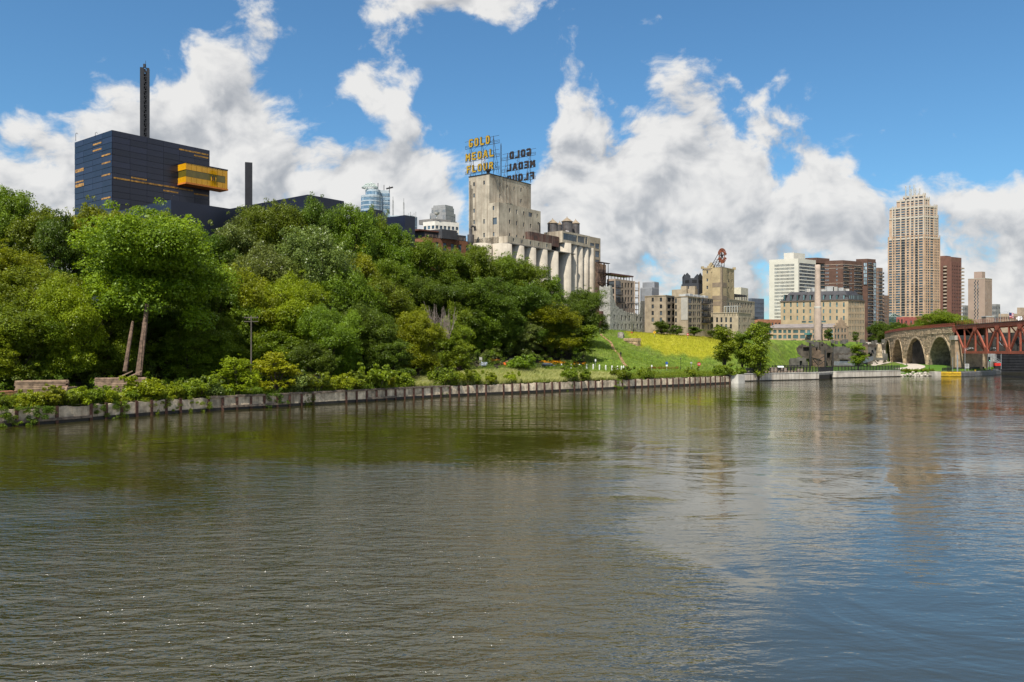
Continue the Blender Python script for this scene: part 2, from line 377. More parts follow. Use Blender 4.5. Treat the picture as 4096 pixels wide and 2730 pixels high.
def meadow_mask(x, y):
	"""yellow-green meadow on the hill: inside its outline in the photo's plan"""
	px = CX + F * x / np.maximum(y, 20); py = HZ - F * (height(x, y) - H) / np.maximum(y, 20)
	lo = np.interp(px, [2485, 2520, 2560, 2640, 2760, 2900], [1325, 1350, 1385, 1415, 1432, 1440])
	n = 6 * np.sin(px * .05) + 4 * np.sin(px * .13 + 1)
	return sstep(px, 2478, 2492) * sstep(lo + n - py, -8, 18) * (1 - sstep(px, 2860, 2960))
def build_ground():
	def axis(lo, hi, a, b, step):
		far = lambda s, e: list(s + np.sign(e - s) * np.geomspace(step * 2, abs(e - s), 26))
		return np.array(sorted(set([float(v) for v in far(a, lo)] + list(np.arange(a, b + .1, step)) + [float(v) for v in far(b, hi)])))
	xs = axis(-9000, 9000, -150, 260, 1.5); ys = axis(-400, 12000, 60, 520, 1.5)
	X, Y = np.meshgrid(xs, ys); Zh = height(X, Y)
	far = (np.abs(X) > 600) | (Y > 900); Zh = np.where(far & (Zh > 0), np.minimum(Zh, 14), Zh)
	nx, ny = len(xs), len(ys)
	me = bpy.data.meshes.new('ground'); V = np.stack([X, Y, Zh], -1).reshape(-1, 3)
	i = np.arange(nx * ny).reshape(ny, nx); Q = np.stack([i[:-1, :-1], i[:-1, 1:], i[1:, 1:], i[1:, :-1]], -1).reshape(-1, 4)
	keep = ~(Zh.reshape(-1)[Q].max(1) < -4); Q = Q[keep]
	me.vertices.add(len(V)); me.vertices.foreach_set('co', V.ravel().astype(np.float32))
	me.loops.add(Q.size); me.loops.foreach_set('vertex_index', Q.ravel().astype(np.int32))
	me.polygons.add(len(Q)); me.polygons.foreach_set('loop_start', np.arange(0, Q.size, 4, dtype=np.int32))
	me.polygons.foreach_set('use_smooth', np.ones(len(Q), bool)); me.update(calc_edges=True); me.validate()
	# zones: r meadow, g lawn, b woodland floor / rubble
	w = bank_dist(X, Y); px = CX + F * X / np.maximum(Y, 20)
	mead = meadow_mask(X, Y)
	wood = sstep(w, 22, 28) * (1 - sstep(px, 2290, 2400)) + sstep(px, 3190, 3240) * sstep(w, 38, 50) * (1 - sstep(px, 3540, 3560))
	lawn = sstep(px, 3230, 3300) * (1 - sstep(w, 34, 44))
	at = me.color_attributes.new('zone', 'FLOAT_COLOR', 'POINT')
	at.data.foreach_set('color', np.stack([mead, lawn, np.clip(wood, 0, 1), np.ones_like(mead)], -1).astype(np.float32).ravel())
	m = bpy.data.materials.new('ground_cover'); m.use_nodes = True; t = m.node_tree; b = t.nodes['Principled BSDF']; b.inputs['Roughness'].default_value = .95; b.inputs['Specular IOR Level'].default_value = .1
	pos = nd(t, 'ShaderNodeNewGeometry').outputs['Position']; a = nd(t, 'ShaderNodeAttribute', attribute_name='zone'); s = nd(t, 'ShaderNodeSeparateColor'); t.links.new(a.outputs['Color'], s.inputs[0])
	def nz(sc, det=5): n = nd(t, 'ShaderNodeTexNoise', inp={'Scale': sc, 'Detail': det, 'Roughness': .6}); t.links.new(pos, n.inputs['Vector']); return n.outputs['Fac']
	big, mid, fin = nz(.09), nz(.5), nz(3.0, 3)
	grass = ramp(t, mid, [(.3, (.06, .09, .018)), (.5, (.115, .185, .024)), (.68, (.19, .26, .04))])
	grass = mixc(t, ramp(t, big, [(.5, (0, 0, 0)), (.68, (.5, .5, .5))]), grass, (.13, .12, .05))
	mead_c = ramp(t, mid, [(.3, (.20, .22, .014)), (.52, (.31, .30, .016)), (.72, (.38, .37, .06))])
	mead_c = mixc(t, ramp(t, big, [(.4, (.5, .5, .5)), (.6, (0, 0, 0))]), mead_c, (.25, .26, .014))
	lawn_c = ramp(t, mid, [(.3, (.06, .13, .015)), (.7, (.10, .20, .025))])
	wood_c = ramp(t, mid, [(.3, (.03, .028, .018)), (.7, (.075, .065, .045))])
	c = mixc(t, s.outputs[0], grass, mead_c); c = mixc(t, s.outputs[1], c, lawn_c); c = mixc(t, s.outputs[2], c, wood_c)
	c = mixc(t, mth(t, 'MULTIPLY', fin, .4), c, (.02, .025, .008))
	t.links.new(c, b.inputs['Base Color'])
	bp = nd(t, 'ShaderNodeBump', inp={'Strength': .8, 'Distance': .4}); t.links.new(mth(t, 'MULTIPLY_ADD', fin, .5, mid), bp.inputs['Height']); t.links.new(bp.outputs[0], b.inputs['Normal'])
	me.materials.append(m); MATS['ground_cover'] = m
	o = link('ground', me); tag(o, 'grassy river bank rising to a wooded bluff and meadow hill', None, kind='structure')
build_ground()
def along(pts, step):
	"""points every step metres along a polyline, with tangent"""
	out = []; carry = 0.0
	for a, b in zip(pts[:-1], pts[1:]):
		a, b = Vector((*a, 0)), Vector((*b, 0)); L = (b - a).length; u = (b - a) / L; s = carry
		while s < L: out.append((a + u * s, u)); s += step
		carry = s - L
	return out
def offset_line(pts, w):
	ps = [Vector((*p, 0)) for p in pts]; out = []
	for i, p in enumerate(ps):
		u = (ps[min(i + 1, len(ps) - 1)] - ps[max(i - 1, 0)]).normalized(); out.append(p + Vector((-u.y, u.x, 0)) * w)
	return out
def smooth_line(pts, it=2):
	for _ in range(it):
		q = [pts[0]]
		for a, b in zip(pts[:-1], pts[1:]):
			q += [(a[0] * .75 + b[0] * .25, a[1] * .75 + b[1] * .25), (a[0] * .25 + b[0] * .75, a[1] * .25 + b[1] * .75)]
		pts = q + [pts[-1]]
	return pts
def strip(name, line, w0, w1, dz, m, kind='structure', label=None, zf=None, sub=2.0):
	"""sheet that follows the terrain beside a line"""
	line = [(p[0].x, p[0].y) for p in along(line, sub)] + [line[-1]]
	A = offset_line(line, w0); n = 5; rows = [offset_line(line, w0 + (w1 - w0) * k / n) for k in range(n + 1)]
	mb = MB(); V = []
	for r in rows:
		for p in r: V.append((p.x, p.y, (zf if zf is not None else hz(p.x, p.y)) + dz))
	L = len(line); fs = [(k * L + i, k * L + i + 1, (k + 1) * L + i + 1, (k + 1) * L + i) for k in range(n) for i in range(L - 1)]
	mb.add(V, fs); o = mb.build(name, m, smooth=True); tag(o, label, None, kind=kind); return o
QUAY = smooth_line(BANK[2:15], 2)
M_QTOP = MATS['ground_cover']
strip('quay_verge', QUAY, .35, 4.2, 0, mat('verge_soil', (.10, .105, .035), .95, .35, .8, bump=.5, coords='World'), zf=2.34, label='weedy strip of soil behind the old quay wall')
# ------------------------------------------------------------------ old quay wall: steel piles, concrete panels, timber cap
def quay_wall():
	root = empty('quay_wall', (-95, 75, 0), 'long low quay wall of stained concrete panels between rusty steel piles', 'retaining wall')
	step = 2.55; pts = along(QUAY, step); base = Vector(root.location)
	pm = {}
	def panel_mesh(L, h, k):
		key = (round(L, 1), k)
		if key not in pm:
			mb = MB(); r = random.Random(k); top = h - r.uniform(0, .08)
			# slab with a slightly broken upper edge
			n = 5; xs = [L * i / n for i in range(n + 1)]; zs = [top - r.uniform(0, .22) for _ in xs]
			vs = []; fs = []
			for x, z in zip(xs, zs): vs += [(x, 0, .25), (x, 0, z), (x, .35, z), (x, .35, .25)]
			for i in range(n):
				a = 4 * i; b = a + 4; fs += [(a, b, b + 1, a + 1), (a + 1, b + 1, b + 2, a + 2)]
			mb.add(vs, fs); pm[key] = mb.mesh(M_PANEL, 'panel')
		return pm[key]
	pmesh = MB(); pmesh.box((-.14, -.16, -1), (.14, .06, 2.38)); pmesh.box((-.22, -.20, -1), (.22, -.15, 2.36)); pmesh = pmesh.mesh(M_RUST, 'post')
	cm = []
	for k in range(4):
		mb = MB(); r = random.Random(k + 50); L = step
		mb.box((0, -.24, 2.12 + r.uniform(-.03, .03)), (L, .34, 2.44 + r.uniform(-.04, .05))); cm.append(mb.mesh(M_TIMBER, 'cap_beam'))
	wm = MB(); wm.box((0, -.30, .42), (step, -.02, .78)); wm = wm.mesh(M_TIMBER, 'waler')
	for i, (p, u) in enumerate(pts):
		if i + 1 < len(pts): u = (pts[i + 1][0] - p).normalized(); L = (pts[i + 1][0] - p).length
		rz = math.atan2(u.y, u.x); q = p - base
		link('panel', panel_mesh(L, 2.32, i % 7), root, q, rz)
		if random.random() < .93: link('post', pmesh, root, q, rz)
		s = CX + F * p.x / max(p.y, 1)
		if 820 < s < 1790 and random.random() < .95: link('cap_beam', cm[i % 4], root, q, rz)
		if (860 < s < 1150 or 1400 < s < 1560 or s < 300) and random.random() < .9: link('waler', wm, root, q, rz)
	mb = MB()
	for (p, u), (p2, _) in zip(pts[:-1], pts[1:]):
		u = (p2 - p).normalized(); n = Vector((u.y, -u.x, 0)) * .06
		a, b = p + n, p2 + n; a2, b2 = p - n * 8, p2 - n * 8
		mb.add([(a.x, a.y, -1), (b.x, b.y, -1), (b.x, b.y, .5), (a.x, a.y, .5), (a2.x, a2.y, .5), (b2.x, b2.y, .5)], [(0, 1, 2, 3), (3, 2, 5, 4)])
	mb.build('wet_footing', M_DARK, root)
	mb = MB(); e = Vector((67.5, 249, 0)); mb.box((e.x - 2.6, e.y - 2.6, -1), (e.x + .9, e.y + 1.5, 2.6), rz=math.radians(42), c=e); mb.build('end_block', M_CONC_L, root)
	return root
quay_wall()
# parkway and paths
PARK = smooth_line([(-118, 110), (-88, 132), (-66, 158), (-45, 180), (-18, 203), (12, 222), (40, 240), (60, 262)], 2)
strip('parkway_road', PARK, -3, 3, .05, M_ASPH, label='narrow grey parkway road along the foot of the bluff')
strip('promenade_paving', smooth_line([(66, 262), (76, 268), (104, 283)], 1), -1.0, 9, .06, mat('brown_paving', (.30, .22, .16), .9, .15, .8, coords='World'), label='brown paved promenade behind the black railing')
# ------------------------------------------------------------------ buildings: kit
GR, GL = ud(52), ud(142)                      # the two street directions
M_GLASS = glass_mat('dark_window_glass', (.018, .022, .026))
M_GLASSB = glass_mat('blue_window_glass', (.035, .06, .085), .06, .6, (.22, .32, .40))
M_GLASST = glass_mat('teal_window_glass', (.04, .085, .09), .10, .7, (.25, .38, .40))
M_FRAME_D = mat('dark_window_frame', (.035, .035, .035), .6, .1)
M_FRAME_L = mat('pale_window_frame', (.42, .42, .40), .7, .1)
M_FRAME_G = mat('green_window_frame', (.06, .12, .11), .7, .1)
M_ROOF = mat('flat_roof_gravel', (.20, .19, .18), .95, .15, coords='World')
M_STEEL = mat('dark_structural_steel', (.03, .028, .03), .6, .2, metal=.3)
def facade(mb, o, u, w, z0, z1, ops, depth=.3, m=0, topf=None, du=None):
	"""wall with real openings; ops are (u0, z0, u1, z1) in face coordinates (z absolute)"""
	n = Vector((u.y, -u.x, 0))                       # outward
	us = {0.0, w}; zs = {z0, z1}
	for a, b, c, d in ops: us |= {a, c}; zs |= {b, d}
	if du:
		k = int(w / du)
		for i in range(k): us.add(i * w / k)
	if topf:
		zmin = min(topf(w * i / 60) for i in range(61)); k = int((z1 - zmin) / .45) + 1
		for i in range(k): zs.add(zmin + (z1 - zmin) * i / k)
	us = sorted(v for v in us if -1e-6 <= v <= w + 1e-6); zs = sorted(v for v in zs if z0 - 1e-6 <= v <= z1 + 1e-6)
	us = [v for i, v in enumerate(us) if i == 0 or v - us[i - 1] > 1e-4]; zs = [v for i, v in enumerate(zs) if i == 0 or v - zs[i - 1] > 1e-4]
	idx = {}
	def vid(i, j):
		if (i, j) not in idx:
			p = o + u * us[i]; idx[(i, j)] = len(mb.v); mb.v.append((p.x, p.y, zs[j]))
		return idx[(i, j)]
	solid = np.ones((len(us) - 1, len(zs) - 1), bool)
	uc = [(a + b) / 2 for a, b in zip(us[:-1], us[1:])]; zc = [(a + b) / 2 for a, b in zip(zs[:-1], zs[1:])]
	for a, b, c, d in ops:
		iu = [i for i, v in enumerate(uc) if a < v < c]; iz = [j for j, v in enumerate(zc) if b < v < d]
		if iu and iz: solid[min(iu):max(iu) + 1, min(iz):max(iz) + 1] = False
	if topf:
		for i, v in enumerate(uc):
			h = topf(v)
			for j, zz in enumerate(zc):
				if zz > h: solid[i, j] = False
	for i in range(len(uc)):
		for j in range(len(zc)):
			if solid[i, j]:
				mb.f.append((vid(i, j), vid(i + 1, j), vid(i + 1, j + 1), vid(i, j + 1))); mb.m.append(m)
	for a, b, c, d in ops:
		p = [o + u * a, o + u * c]; q = [v - n * depth for v in p]
		mb.add([(p[0].x, p[0].y, b), (p[1].x, p[1].y, b), (p[1].x, p[1].y, d), (p[0].x, p[0].y, d), (q[0].x, q[0].y, b), (q[1].x, q[1].y, b), (q[1].x, q[1].y, d), (q[0].x, q[0].y, d)],
			   [(0, 4, 5, 1), (1, 5, 6, 2), (2, 6, 7, 3), (3, 7, 4, 0)], m)
WIN = {}
def window_mesh(w, h, style, gm, fm):
	"""pane with frame and glazing bars; x along the wall, y inward, origin at the opening's lower left"""
	key = (round(w, 1), round(h, 1), style, gm.name, fm.name)
	if key in WIN: return WIN[key], key
	w, h = key[0], key[1]; mb = MB(); mb.add([(0, .2, 0), (w, .2, 0), (w, .2, h), (0, .2, h)], [(0, 1, 2, 3)], 0)
	f = min(.12, w * .10)
	def bar(x0, z0, x1, z1): mb.add([(x0, .14, z0), (x1, .14, z0), (x1, .14, z1), (x0, .14, z1)], [(0, 1, 2, 3)], 1)
	if style != 'plain':
		bar(0, 0, w, f); bar(0, h - f, w, h); bar(0, f, f, h - f); bar(w - f, f, w, h - f)
	if style in ('sash', 'grid'): bar(f, h / 2 - f / 3, w - f, h / 2 + f / 3)
	if style in ('cross', 'grid', 'pair'): bar(w / 2 - f / 3, f, w / 2 + f / 3, h - f)
	if style == 'cross': bar(f, h * .6, w - f, h * .6 + f * .6)
	if style == 'grid': bar(w / 4 - f / 4, f, w / 4 + f / 4, h - f); bar(w * .75 - f / 4, f, w * .75 + f / 4, h - f)
	WIN[key] = mb.mesh([gm, fm], 'window'); return WIN[key], key
class Building:
	def __init__(s, name, label, base, cat='building', group=None):
		s.root = empty(name, base, label, cat, group); s.base = Vector(base); s.wins = []
	def part(s, name, mb, mats, **k): return mb.build(name, mats, s.root, **k)
	def face(s, mb, o, u, w, z0, z1, ops, style='sash', gm=None, fm=None, depth=.3, m=0, name='window', **k):
		ops = [(max(.05, a), max(z0 + .02, b), min(w - .05, c), min(z1 - .02, d)) for a, b, c, d in ops]
		ops = [q for q in ops if q[2] - q[0] > .1 and q[3] - q[1] > .1]
		facade(mb, Vector(o), u, w, z0, z1, ops, depth, m, **k)
		if style is None: return
		for a, b, c, d in ops:
			p = Vector(o) + u * a; s.wins.append(((c - a) * (d - b) / max(p.y, 1) ** 2, name, c - a, d - b, style, gm or M_GLASS, fm or M_FRAME_D, Vector((p.x, p.y, b)), math.atan2(u.y, u.x)))
	def block(s, c, a, b, z0, z1, m, r=(), l=(), name='wall', style='sash', gm=None, fm=None, depth=.3, parapet=.5, ur=GR, ul=GL, roof=None, lstyle=None, lgm=None, coping=None):
		"""box on the street grid: near corner c, a along the right face, b along the left face; r / l are openings"""
		c = Vector(c); A = c + ur * a; B = c + ul * b; D = c + ur * a + ul * b; mb = MB()
		s.face(mb, c, ur, a, z0, z1, r, style, gm, fm, depth)
		s.face(mb, B, -ul, b, z0, z1, l, lstyle or style, lgm or gm, fm, depth)
		zr = z1 - parapet
		for p, q in ((A, D), (D, B)): mb.add([(p.x, p.y, z0), (q.x, q.y, z0), (q.x, q.y, z1), (p.x, p.y, z1)], [(0, 1, 2, 3)])
		t = .3; cen = (c + D) / 2
		ins = [c + (ur + ul) * t, A + (ul - ur) * t, D - (ur + ul) * t, B + (ur - ul) * t]; outp = [c, A, D, B]
		vs = [(p.x, p.y, z1) for p in outp] + [(p.x, p.y, z1) for p in ins] + [(p.x, p.y, zr) for p in ins]
		fs = [(i, (i + 1) % 4, (i + 1) % 4 + 4, i + 4) for i in range(4)] + [(i + 4, (i + 1) % 4 + 4, (i + 1) % 4 + 8, i + 8) for i in range(4)]
		mb.add(vs, fs)
		w = s.part(name, mb, m)
		mr = MB(); mr.add([(p.x, p.y, zr) for p in ins], [(0, 1, 2, 3)]); mr.build('roof', roof or M_ROOF, s.root)
		if coping:
			mc = MB(); e = .18
			for p, q, n in ((c, A, -ul), (B, c, -ur)):
				p2, q2 = p + n * e, q + n * e
				mc.add([(p.x, p.y, z1 + .004), (q.x, q.y, z1 + .004), (q2.x, q2.y, z1 + .004), (p2.x, p2.y, z1 + .004), (p2.x, p2.y, z1 - .35), (q2.x, q2.y, z1 - .35), (q.x, q.y, z1 - .35), (p.x, p.y, z1 - .35)], [(0, 3, 2, 1), (3, 4, 5, 2), (4, 7, 6, 5)])
			mc.build('coping', coping, s.root)
		return w
	def done(s, limit=300):
		s.wins.sort(key=lambda q: -q[0])
		for q in s.wins[:limit]:
			me, key = window_mesh(q[2], q[3], q[4], q[5], q[6])
			link(q[1], me, s.root, q[7] - s.base, q[8], (q[2] / key[0], 1, q[3] / key[1]))
		rest = s.wins[limit:]
		if rest:
			mb = MB()
			for q in rest:
				me, key = window_mesh(q[2], q[3], q[4], q[5], q[6]); R = Matrix.Rotation(q[8], 3, 'Z')
				mb.add([R @ Vector((v.co.x * q[2] / key[0], v.co.y, v.co.z * q[3] / key[1])) + q[7] for v in me.vertices], [], 0); n = len(mb.v) - len(me.vertices)
				for p in me.polygons: mb.f.append(tuple(i + n for i in p.vertices)); mb.m.append(p.material_index)
			q = rest[0]; o = mb.build('far_windows', [q[5], q[6]], s.root); o['kind'] = 'stuff'
		return s
def grid(w, z0, z1, nc, nr, ww, wh, ml=None, mr=None, zoff=0.0):
	"""even grid of openings: nc columns over width w, nr rows between z0 and z1; ww, wh fractions of the cell"""
	ml = 0 if ml is None else ml; mr = 0 if mr is None else mr
	cw = (w - ml - mr) / nc; ch = (z1 - z0) / nr; out = []
	for i in range(nc):
		for j in range(nr):
			x = ml + cw * (i + .5); z = z0 + ch * (j + .5) + zoff
			out.append((x - cw * ww / 2, z - ch * wh / 2, x + cw * ww / 2, z + ch * wh / 2))
	return out
def pxops(o, u, rects, Z=None):
	"""openings traced on a face: rects of photo columns and rows -> face coordinates"""
	out = []
	for x0, y0, x1, y1 in rects:
		if Z: (x0, y0), (x1, y1) = Z(x0, y0), Z(x1, y1)
		a = hit(x0, o, u); b = hit(x1, o, u); p = o + u * ((a + b) / 2)
		za, zb = zat(y1, p.y), zat(y0, p.y); out.append((min(a, b), min(za, zb), max(a, b), max(za, zb)))
	return out
def colrows(cols, rows): return [(c0, r0, c1, r1) for c0, c1 in cols for r0, r1 in rows]
# ------------------------------------------------------------------ the dark blue theatre
M_NAVY = mat('navy_metal_panel', (.012, .014, .030), .30, .10, .3, rnd=.35, spec=.6, bump=.05, bscale=1.5)
M_NAVY2 = mat('navy_metal_panel_plain', (.012, .015, .032), .40, .10, .15, spec=.5)
M_AMBER = mat('amber_glass', (.62, .30, .004), .12, .06, .8, spec=.6, rnd=.05)
M_AMBERD = mat('smoked_amber_glass', (.13, .10, .012), .15, .1, .6, spec=.6)
M_AMBSTRIP = mat('amber_strip_window', (.42, .21, .03), .25, .35, 1.2, rnd=.1)
M_ORANGE = mat('orange_soffit', (.55, .18, .03), .6, .08)
def theatre():
	d = 230; c = G(449, d); a = hit(838, c, GR); b = hit(300, c, GL); z0 = 20; z1 = zat(520, d)
	B = Building('theatre', 'dark blue metal theatre tower with cantilevered amber glass box and tall mast', (c.x, c.y, z0), 'theatre')
	mb = MB(); A, D, E = c + GR * a, c + GR * a + GL * b, c + GL * b
	mb.prism([c, A, D, E], z0, z1 - .1); B.part('tower_core', mb, M_NAVY2)
	# cladding panels, each its own sheet, courses lapped
	rows = 20; zt = z1; zb = zat(1010, d); ph = (zt - zb) / rows
	for (o, u, w, n) in ((c, GR, a, 6), (E, -GL, b, 4)):
		pw = w / n; me = {}
		for k in range(3):
			m = MB(); t = .10 + .015 * k; m.box((0.03, -t, .03), (pw - .03, 0, ph - .09)); me[k] = m.mesh(M_NAVY, 'panel')
		for i in range(n):
			for j in range(rows):
				p = o + u * (pw * i); link('panel', me[(i * 2 + j) % 3], B.root, Vector((p.x, p.y, zb + ph * j)) - B.base, math.atan2(u.y, u.x))
	def strips(o, u, rects, m=M_AMBSTRIP, nm='strip_window'):
		for (x0, y0, x1, y1) in rects:
			(X0, Y0), (X1, Y1) = Z1(x0, y0), Z1(x1, y1)
			t0, za = onplane(X0, Y0, o, u); t1, zb_ = onplane(X1, Y1, o, u); h = 7 / 1.96 / F * d * (1.7 if nm == 'lobby_strip' else 1)
			h = max(h, .45); n = Vector((u.y, -u.x, 0)); mb = MB()
			z = zat(Y0, (o + u * t0).y); q0, q1 = o + u * t0 + n * .16, o + u * t1 + n * .16
			mb.add([(q0.x, q0.y, z - h), (q1.x, q1.y, z - h), (q1.x, q1.y, z), (q0.x, q0.y, z)], [(0, 1, 2, 3)])
			q2, q3 = q0 - n * .14, q1 - n * .14
			mb.add([(q0.x, q0.y, z), (q1.x, q1.y, z), (q3.x, q3.y, z), (q2.x, q2.y, z), (q0.x, q0.y, z - h), (q1.x, q1.y, z - h), (q3.x, q3.y, z - h), (q2.x, q2.y, z - h)], [(0, 1, 2, 3), (7, 6, 5, 4), (0, 3, 7, 4), (1, 5, 6, 2)])
			B.part(nm, mb, m)
	strips(E, -GL, [(340, 742, 407, 728), (340, 790, 407, 776), (409, 829, 477, 816), (409, 890, 477, 877), (409, 985, 477, 972), (203, 943, 268, 930), (203, 956, 268, 943), (203, 1037, 268, 1024), (203, 1060, 268, 1047), (203, 1072, 268, 1060), (407, 1166, 477, 1153)])
	strips(c, GR, [(1010, 773, 1125, 797), (1130, 797, 1240, 820), (1128, 822, 1240, 843), (635, 995, 757, 1016), (888, 1097, 1004, 1113), (1127, 1122, 1237, 1141), (1010, 1082, 1120, 1101)])
	strips(c, GR, [(498, 997, 628, 1016), (634, 1020, 757, 1039), (762, 1040, 882, 1058), (888, 1060, 1004, 1078)], nm='lobby_strip')
	# amber box
	(x0, _), (x1, yt), (x2, _) = Z1(1003, 893), Z1(1065, 878), Z1(1392, 940)
	t0 = hit(x0, c, GR); o = c + GR * t0; pr = hit(x1, o, -GL); f = o - GL * pr; w = hit(x2, f, GR)
	zt = zat(yt, f.y); zb = zat(Z1(1065, 1042)[1], f.y); n = -GL
	root = B.root
	g = o + GR * w
	mb = MB(); mb.prism([o + GR * .1 + n * .1, f + GR * .1 + GL * .1, f + GR * (w - .1) + GL * .1, g - GR * .1 + n * .1], zb + .02, zt - .02, bottom=True)
	box = B.part('amber_box', mb, M_AMBERD)
	def sub(nm, mb, m): return mb.build(nm, m, box)
	box.location = Vector((f.x, f.y, zb)) - B.base
	for v in box.data.vertices: v.co -= Vector((f.x, f.y, zb)) - B.base
	def pane(nm, o_, u_, s0, s1, za, zb_, m, off=.06):
		nn = Vector((u_.y, -u_.x, 0)); mb = MB(); q0, q1 = o_ + u_ * s0 + nn * off, o_ + u_ * s1 + nn * off; r0, r1 = q0 - nn * .12, q1 - nn * .12
		mb.add([(q0.x, q0.y, za), (q1.x, q1.y, za), (q1.x, q1.y, zb_), (q0.x, q0.y, zb_), (r0.x, r0.y, za), (r1.x, r1.y, za), (r1.x, r1.y, zb_), (r0.x, r0.y, zb_)],
			   [(0, 1, 2, 3), (3, 2, 6, 7), (0, 4, 5, 1), (1, 5, 6, 2), (0, 3, 7, 4)]); sub(nm, mb, m)
	H_ = zt - zb; pw = w / 8
	for i in range(8):
		e = .05
		pane('glass_pane', f, GR, pw * i + e, pw * (i + 1) - e, zt - H_ * .36, zt - .35, M_AMBER)
		pane('glass_pane', f, GR, pw * i + e, pw * (i + 1) - e, zb + .25, zb + H_ * .30, M_AMBER)
	pane('glass_pane', f, GR, w - pw * .42, w - .02, zb + .25, zt - .35, M_AMBER, .09)
	pane('bright_pane', f, GR, pw * 4.7, pw * 5.75, zb + H_ * .31, zb + H_ * .50, mat('bright_amber_glass', (.85, .42, .02), .3, .05), .05)
	pane('smoked_band', f, GR, .05, w - pw * .45, zb + H_ * .31, zt - H_ * .37, M_AMBERD, .03)
	pl = hit(x1, o, -GL)
	pane('glass_pane', o, -GL, .1, pl, zt - H_ * .36, zt - .3, M_AMBER, .05); pane('glass_pane', o, -GL, .1, pl, zb + .25, zb + H_ * .30, M_AMBER, .05)
	mb = MB(); mb.prism([o + n * 0.02 - GR * .15, f - GR * .15 + n * .15, f + GR * (w + .15) + n * .15, g + GR * .15], zb - .25, zb + .2, bottom=True); sub('soffit', mb, M_ORANGE)
	mb = MB(); mb.prism([o + n * 0.02 - GR * .12, f - GR * .12 + n * .12, f + GR * (w + .12) + n * .12, g + GR * .12], zt - .3, zt + .05, bottom=True); sub('box_roof_edge', mb, M_NAVY2)
	for du, hh in ((5.0, 1.7), (5.35, 1.6)):
		q = f + GR * (pw * du) + n * .13; mb = MB(); zz = zb + H_ * .31
		mb.tube([(q.x, q.y, zz), (q.x, q.y, zz + hh * .5), (q.x, q.y, zz + hh * .8), (q.x, q.y, zz + hh * .84)], [.12, .17, .19, .07], 6); mb.lathe((q.x, q.y, zz + hh * .84), [(.02, 0), (.1, .06), (.11, .15), (.03, .25)], 6); sub('visitor_silhouette', mb, M_BLACK)
	# mast 1: two blades with lattice between; mast 2 solid
	def mast(xl, xr, yt, yb, dd, lattice):
		wpx = xr - xl; p = G((xl + xr) / 2, dd); w = wpx / F * dd; zt, zb = zat(yt, dd), zat(yb, dd) - 3; mb = MB(); R = ud(20); q = p - R * w / 2; e = q + R * w; t = Vector((-R.y, R.x, 0))
		if lattice:
			mb.prism([q, q + R * w * .42, q + R * w * .42 + t * w * .8, q + t * w * .8], zb, zt, bottom=True); mb.prism([e - R * w * .30, e, e + t * w * .8, e - R * w * .30 + t * w * .8], zb, zt, bottom=True)
			k = int((zt - zb) / 1.3)
			for i in range(k):
				a_, b_ = zb + (zt - zb) * i / k, zb + (zt - zb) * (i + 1) / k; u0, u1 = q + R * w * .42, e - R * w * .30
				if i % 2: u0, u1 = u1, u0
				mb.bar((u0.x, u0.y, a_), (u1.x, u1.y, b_), .14); mb.bar((q.x + R.x * w * .42, q.y + R.y * w * .42, a_), (e.x - R.x * w * .3, e.y - R.y * w * .3, a_), .22)
				if i % 3: v0 = u0 + t * w * .6; v1 = u1 + t * w * .6; mb.bar((v0.x, v0.y, b_), (v1.x, v1.y, a_), .5)
			v = t * w * .75; mb.prism([q + R * w * .40 + v, e - R * w * .28 + v, e - R * w * .28 + v + t * .1, q + R * w * .40 + v + t * .1], zb, zt - 1.2); mb.bar((p.x, p.y, zt), (p.x, p.y, zt + 1.0), .6); mb.bar((p.x + .3, p.y, zt), (p.x + .3, p.y, zt + 2.0), .08)
		else: mb.prism([q, q + R * w, q + R * w + t * w * .7, q + t * w * .7], zb, zt)
		B.part('mast', mb, mat('mast_metal', (.02, .02, .024), .5, .15))
	mast(561.2, 595.4, 271, 545, 242, True); mast(981, 1009, 650, 830, 248, False)
	# lower wings
	def wing(pc, pl, pr, py, dd, nm='wing', zlow=18, **k):
		c_ = G(pc, dd); a_ = hit(pr, c_, GR) if pr else k['a']; b_ = hit(pl, c_, GL) if pl else k['b']; z = zat(py, dd); mb = MB()
		mb.prism([c_, c_ + GR * a_, c_ + GR * a_ + GL * b_, c_ + GL * b_], zlow, z); B.part(nm, mb, M_NAVY2)
		return c_, a_, b_, z
	c2, a2, b2, z2 = wing(684, 470, 990, 800, 206)
	mb = MB(); t0, _ = onplane(715, 885, c2, GR); t1, _ = onplane(748, 885, c2, GR); nrm = -GL
	q0, q1 = c2 + GR * t0 + nrm * .12, c2 + GR * t1 + nrm * .12
	mb.prism([q0, q1, q1 - nrm * .1, q0 - nrm * .1], zat(930, c2.y), zat(885, c2.y)); B.part('stage_door', mb, M_BLACK)
	wing(1231, 905, 1376, 779, 232)
	wing(1500, 1440, 1530, 838, 262, b=20); wing(1620, 1500, 1660, 861, 256)
	# small roof gear
	mb = MB()
	for px, py, h in ((300, 562, 2.0), (378, 548, 1.2), (684, 800, 1.4)):
		q = G(px + 3, d); z = zat(py, d) - .2; mb.tube([(q.x, q.y, z), (q.x, q.y, z + h)], .06, 5); mb.tube([(q.x, q.y, z + h), (q.x + .5, q.y - .3, z + h + .2), (q.x + .8, q.y - .4, z + h - .2)], .06, 5)
	B.part('roof_camera', mb, M_STEEL); B.done()
theatre()
